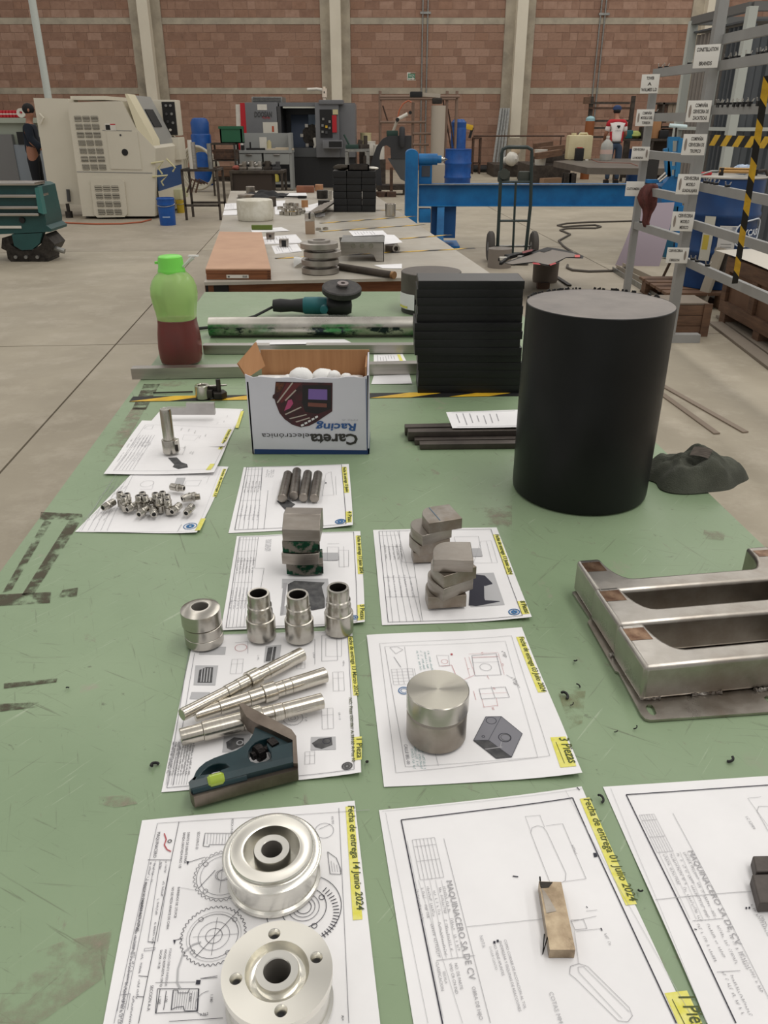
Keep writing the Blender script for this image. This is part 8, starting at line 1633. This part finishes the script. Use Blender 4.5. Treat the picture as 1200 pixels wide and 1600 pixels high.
# --- wooden box under the rack
p = pz(1040, 538, 0); Yb = 6.0; t = thing('wooden_box', 'brown wooden box on the floor behind the front rack foot', 'box', (ay(1072, 535, Yb).x, Yb, 0)); xa, xb = ay(1031, 520, Yb).x - t.location.x, ay(1105, 520, Yb).x - t.location.x; hb = ay(1070, 487, Yb).z
hb = .235
for k in range(3): obj('plank', MB().box(xa, xb, 0, .02, hb * k / 3 + .002, hb * (k + 1) / 3 - .002, .002), wood, t)
obj('side_wall', MB().box(xa, xa + .02, .021, .3, 0, hb), wood, t); obj('side_wall', MB().box(xb - .02, xb, .021, .3, 0, hb), wood, t); obj('back_wall', MB().box(xa, xb, .3, .32, 0, hb), wood, t); obj('corner_post', MB().box(xb - .06, xb, -.015, -.001, 0, hb + .01), wood, t); obj('box_lid', MB().box(xa - .01, xb - .03, .0, .3, hb + .002, hb + .014), mat('grey_brown_board', (128, 118, 106), .7), t)
# --- big blue drum on its pallet
Yd = 7.35; zp = .145; X_ = ay(1110, 440, Yd).x
t = thing('pallet', 'worn wooden pallet under the big blue drum', 'pallet', (X_, Yd, 0))
for k in range(5): obj('deck_board', MB().box(-.52, .52, -.40 + k * .17, -.40 + k * .17 + .13, .115, .14, .003), wood, t)
for x in (-.45, 0, .45):
    for y in (-.36, .28): obj('block', MB().bx((x, y, .065), (.12, .12, .096), None, .003), wood, t)
    obj('bottom_board', MB().box(x - .05, x + .05, -.42, .40, 0, .016), wood, t)
t, p = drum('steel_drum', 1110, 440, 'big dark blue steel drum with white lettering on a pallet behind the rack', None, .60, .90, zp, Yd, lidm=mat('drum_lid_pale', (176, 172, 164), .5))
obj('pale_rim', MB().tube([(.302 * math.cos(a), .302 * math.sin(a), .898) for a in [2 * PI * i / 48 for i in range(48)]], .009, 6, True), mat('drum_lid_pale', (176, 172, 164), .5), t)
def drumtext(s_, ang, z, size, m, name='lettering', width=None, bold=.02):
    R = .3145; b = MB()
    def fn(q): a = math.radians(ang) + q.x / R; return Vector((R * math.sin(a), -R * math.cos(a), z + q.y))
    put_text(b, s_, None, size=size, width=width, bold=bold, fn=fn); obj(name, b, m, t, smooth=0)
wl = mat('white_lettering', (206, 212, 220), .5); drumtext('AGS', 4, .79, .055, mat('pale_teal_lettering', (120, 176, 196), .5), bold=.03); drumtext('LYCASI', 30, .475, .07, wl, width=.23, bold=.03)
R = .315; pts = []
for k in range(40):
    a = 2 * PI * k / 40; u, v = .155 * math.copysign(abs(math.cos(a)) ** .6, math.cos(a)), .105 * math.copysign(abs(math.sin(a)) ** .75, math.sin(a)); an = math.radians(30) + u / R; pts.append((R * math.sin(an), -R * math.cos(an), .47 + v + u * .12))
obj('logo_outline', MB().tube(pts, .006, 5, True), wl, t, smooth=0)
def patchd(a0, a1, z0, z1, m, name, R=.316): obj(name, MB().grid(lambda u, v: Vector((R * math.sin(math.radians(a0 + (a1 - a0) * u)), -R * math.cos(math.radians(a0 + (a1 - a0) * u)), z0 + (z1 - z0) * v)), 8, 1), m, t)
patchd(-22, 4, .30, .53, mat('notice_grey', (196, 194, 190), .6), 'pasted_notice'); patchd(-20, 2, .43, .52, mat('notice_photo', (120, 124, 134), .6, c2=(206, 204, 200), sc_=14), 'notice_photo', .3165); patchd(-46, -30, .24, .60, mat('notice_cream2', (190, 188, 176), .6), 'warning_notice'); patchd(-44, -35, .33, .45, mat('notice_yellow', (190, 170, 70), .6), 'warning_triangle', .3165)
for k in range(3): patchd(-17, -1, .335 + k * .022, .341 + k * .022, greyp, 'printed_line', .3166)
zl = zp + .90
t = thing('cutting_torch', 'brass cutting torch lying on top of the big blue drum', 'torch', (X_, Yd, zl)); P = lambda x, y: ay(x, y, Yd - .1) - t.location
brass = mat('brass', (176, 140, 92), .3, .9)
A_, B_ = Vector((-.14, -.12, .045)), Vector((.16, -.14, .04)); obj('torch_tube', MB().tube([A_, B_], .016).tube([A_ + Vector((0, 0, .02)), B_ + Vector((-.05, 0, .022))], .008), brass, t); obj('torch_valve', MB().cyl(.02, .06, A_ + Vector((.02, 0, -.035)), n=12).cyl(.026, .05, B_ + Vector((-.01, 0, -.03)), n=12), dark_iron, t); obj('torch_tail', MB().tube([A_, A_ + Vector((-.06, 0, .0)), A_ + Vector((-.14, .02, -.03))], .007), galv, t); obj('torch_head', MB().tube([B_, B_ + Vector((.08, 0, .01)), B_ + Vector((.11, 0, -.03))], .014), grime, t)
solo('crumpled_cloth', MB().ball(.07, (0, 0, .045), (1.3, .8, .55), 20, .16, 6), mat('white_blue_cloth', (196, 206, 220), .8, c2=(110, 140, 176), sc_=14), 'crumpled white and blue cloth on the far side of the big blue drum', 'cloth', (X_ + .14, Yd + .08, zl))
solo('red_marker', MB().cyl(.014, .11, (-.05, 0, .014), (1, .1, 0), n=10), red, 'small red marker at the left on the big blue drum', 'marker', (X_ - .19, Yd + .06, zl))
# --- corrugated cabin
zc_ = 2.62
def atz(x, y, z): r = ray(x, y); k = (z - CAMH) / r[2]; return Vector((r[0] * k, r[1] * k, z))
C1 = atz(1084, 33, zc_); C2 = atz(1176, 10, zc_); C3 = C2 + Vector((2.4, -.1, 0))
t = thing('corrugated_cabin', 'tall grey corrugated sheet cabin with pale steel posts at the right edge', 'cabin', (C2.x, C2.y, 0)); postm = mat('pale_post', (176, 180, 174), .5); corL = mat('corrugated_light', (140, 133, 126), .5, .3); corS = mat('corrugated_shaded', (84, 88, 92), .5, .3)  # darker sheet colour has the shade inside the cabin painted in
for c_ in (C1, C2, C3, C1 + Vector((2.4, 0, 0))): WH(t, 'post', MB().box(c_.x - .05, c_.x + .05, c_.y - .05, c_.y + .05, 0, zc_), postm)
for a, b_ in ((C1, C2), (C2, C3), (C1, C1 + Vector((2.4, 0, 0)))): WH(t, 'top_rail', MB().bar(a, b_, .09), mat('rail_grey', (112, 112, 110), .45, .5)); WH(t, 'mid_rail', MB().bar(a - Vector((0, 0, 1.25)), b_ - Vector((0, 0, 1.25)), .04), postm)
mid = C1 + (C2 - C1) * .56; WH(t, 'post', MB().box(mid.x - .035, mid.x + .035, mid.y - .035, mid.y + .035, 0, zc_), postm)
def corr(A, B, z0, z1, m, n):
    d = (B - A); L = d.length; d.normalize(); nn = Vector((-d.y, d.x, 0)) * .02; pts = []
    for k in range(n):
        for f_, s_ in ((0, 1), (.35, 1), (.5, -1), (.85, -1)): pts.append(A + d * (L * (k + f_) / n) + nn * s_)
    pts.append(B + nn); b = MB()
    lo = [b.bm.verts.new((p.x, p.y, z0)) for p in pts]; hi = [b.bm.verts.new((p.x, p.y, z1)) for p in pts]
    for i in range(len(pts) - 1): b.bm.faces.new((lo[i], lo[i + 1], hi[i + 1], hi[i]))
    return b
i0 = C1 + (C2 - C1) * .03 + Vector((.07, 0, 0)); 
nP = 7
for k in range(nP):
    a, b_ = C1 + (C2 - C1) * (k / nP) + Vector((.07, 0, 0)), C1 + (C2 - C1) * ((k + 1) / nP) + Vector((.07, 0, 0)); WH(t, 'corrugated_sheet', corr(a, b_, .08, zc_ - .16, None, 2), corL if k < 4 else corS, 0)
for k in range(4):
    a, b_ = C2 + (C3 - C2) * (k / 4) + Vector((0, .07, 0)), C2 + (C3 - C2) * ((k + 1) / 4) + Vector((0, .07, 0)); WH(t, 'corrugated_sheet', corr(a, b_, .08, zc_ - .22, None, 3), corS, 0)
WH(t, 'roof_sheet', MB().plate([(C1.x, C1.y), (C2.x, C2.y), (C3.x, C3.y), (C1.x + 2.4, C1.y)], (), zc_ - .14, zc_ - .12), mat('corrugated_shaded', (84, 88, 92), .5, .3))
# --- wooden crate with boards, steel channel
P1, P2 = pz(1119, 500, 0), pz(1240, 572, 0); d = (P2 - P1); L_ = d.length; hC = .50; t = thing('wooden_crate', 'large brown plywood crate with battens at the right picture edge', 'crate', (P1.x, P1.y, 0), math.atan2(d.y, d.x)); D_ = .36
obj('side_panel', MB().box(0, L_, .03, .045, .08, hC), mat('crate_plywood', (122, 92, 72), .7, c2=(104, 78, 60), sc_=3), t); obj('back_panel', MB().box(0, L_, D_ - .02, D_, .08, hC), wood, t); obj('end_panel', MB().box(0, .02, .046, D_ - .021, .08, hC), mat('crate_plywood', (122, 92, 72), .7), t); obj('end_panel', MB().box(L_ - .02, L_, .046, D_ - .021, .08, hC), mat('crate_plywood', (122, 92, 72), .7), t); obj('floor_panel', MB().box(.03, L_ - .021, .05, D_ - .03, .08, .1), wood, t)
for z0, z1 in ((.08, .17), (hC - .1, hC + .005)): obj('batten', MB().box(0, L_, 0, .029, z0, z1, .002), wood, t)
for x in (.0, L_ * .38, L_ * .76): obj('batten', MB().box(x, x + .085, .0, .028, .171, hC - .101, .002), wood, t)
for x in (.05, L_ * .5, L_ - .15): obj('skid', MB().box(x, x + .1, .0, D_, 0, .079), wood, t)
ct = t; Mx = Matrix.Rotation(t.rotation_euler.z, 4, 'Z'); w2 = t.location + Mx @ Vector((-.22, -.02, hC + .008))
t2 = thing('board', 'large white-edged sheet board lying on the plywood crate', 'board', w2, math.atan2(d.y, d.x)); obj('board', MB().grid(lambda u, v: Vector((u * (L_ + .3), v * .42, .01 + .012 * math.sin(u * 4 + v * 2))), 12, 6), mat('white_board_sheet', (206, 200, 188), .6), t2)
p = pz(1108, 480, 0); t = thing('cast_bracket', 'pale painted channel bracket leaning at the corner of the crate', 'bracket', (p.x - .08, p.y - .05, 0)); obj('web', MB().bar((-.02, 0, .02), (.09, .05, .50), .10, .03), mat('cream_grey_paint', (156, 148, 134), .6), t); obj('lug', MB().bar((.10, .02, .22), (.15, .05, .46), .07, .05), grime, t)
hose([(1022, 455), (1026, 451), (1040, 450), (1058, 447), (1056, 452), (1040, 456), (1028, 458)], 'dark flat belt coiled on the floor beside the pallet', rust, .012, 'coiled_belt')
solo('iron_bar', MB().tube([pz(1034, 437, .01), ay(1052, 400, 7.6)], .014), rust, 'thin rusty bar leaning beside the coiled belt', 'bar')
for i, (a, b_) in enumerate((((1106, 506), (1215, 590)), ((1118, 496), (1235, 582)), ((1128, 486), (1250, 572)))):
    p, q_ = pz(*a, 0), pz(*b_, 0); solo('floor_plank', MB().box(0, (q_ - p).length, 0, .11, .001, .02, .002), mat('grey_brown_board', (128, 118, 106), .7, c2=(108, 98, 88), sc_=4, stretch=(1, 8, 1)), ('nearest', 'middle', 'farthest')[i] + ' grey-brown plank on the floor beside the crate', 'plank', (p.x, p.y, 0), math.atan2(q_.y - p.y, q_.x - p.x))
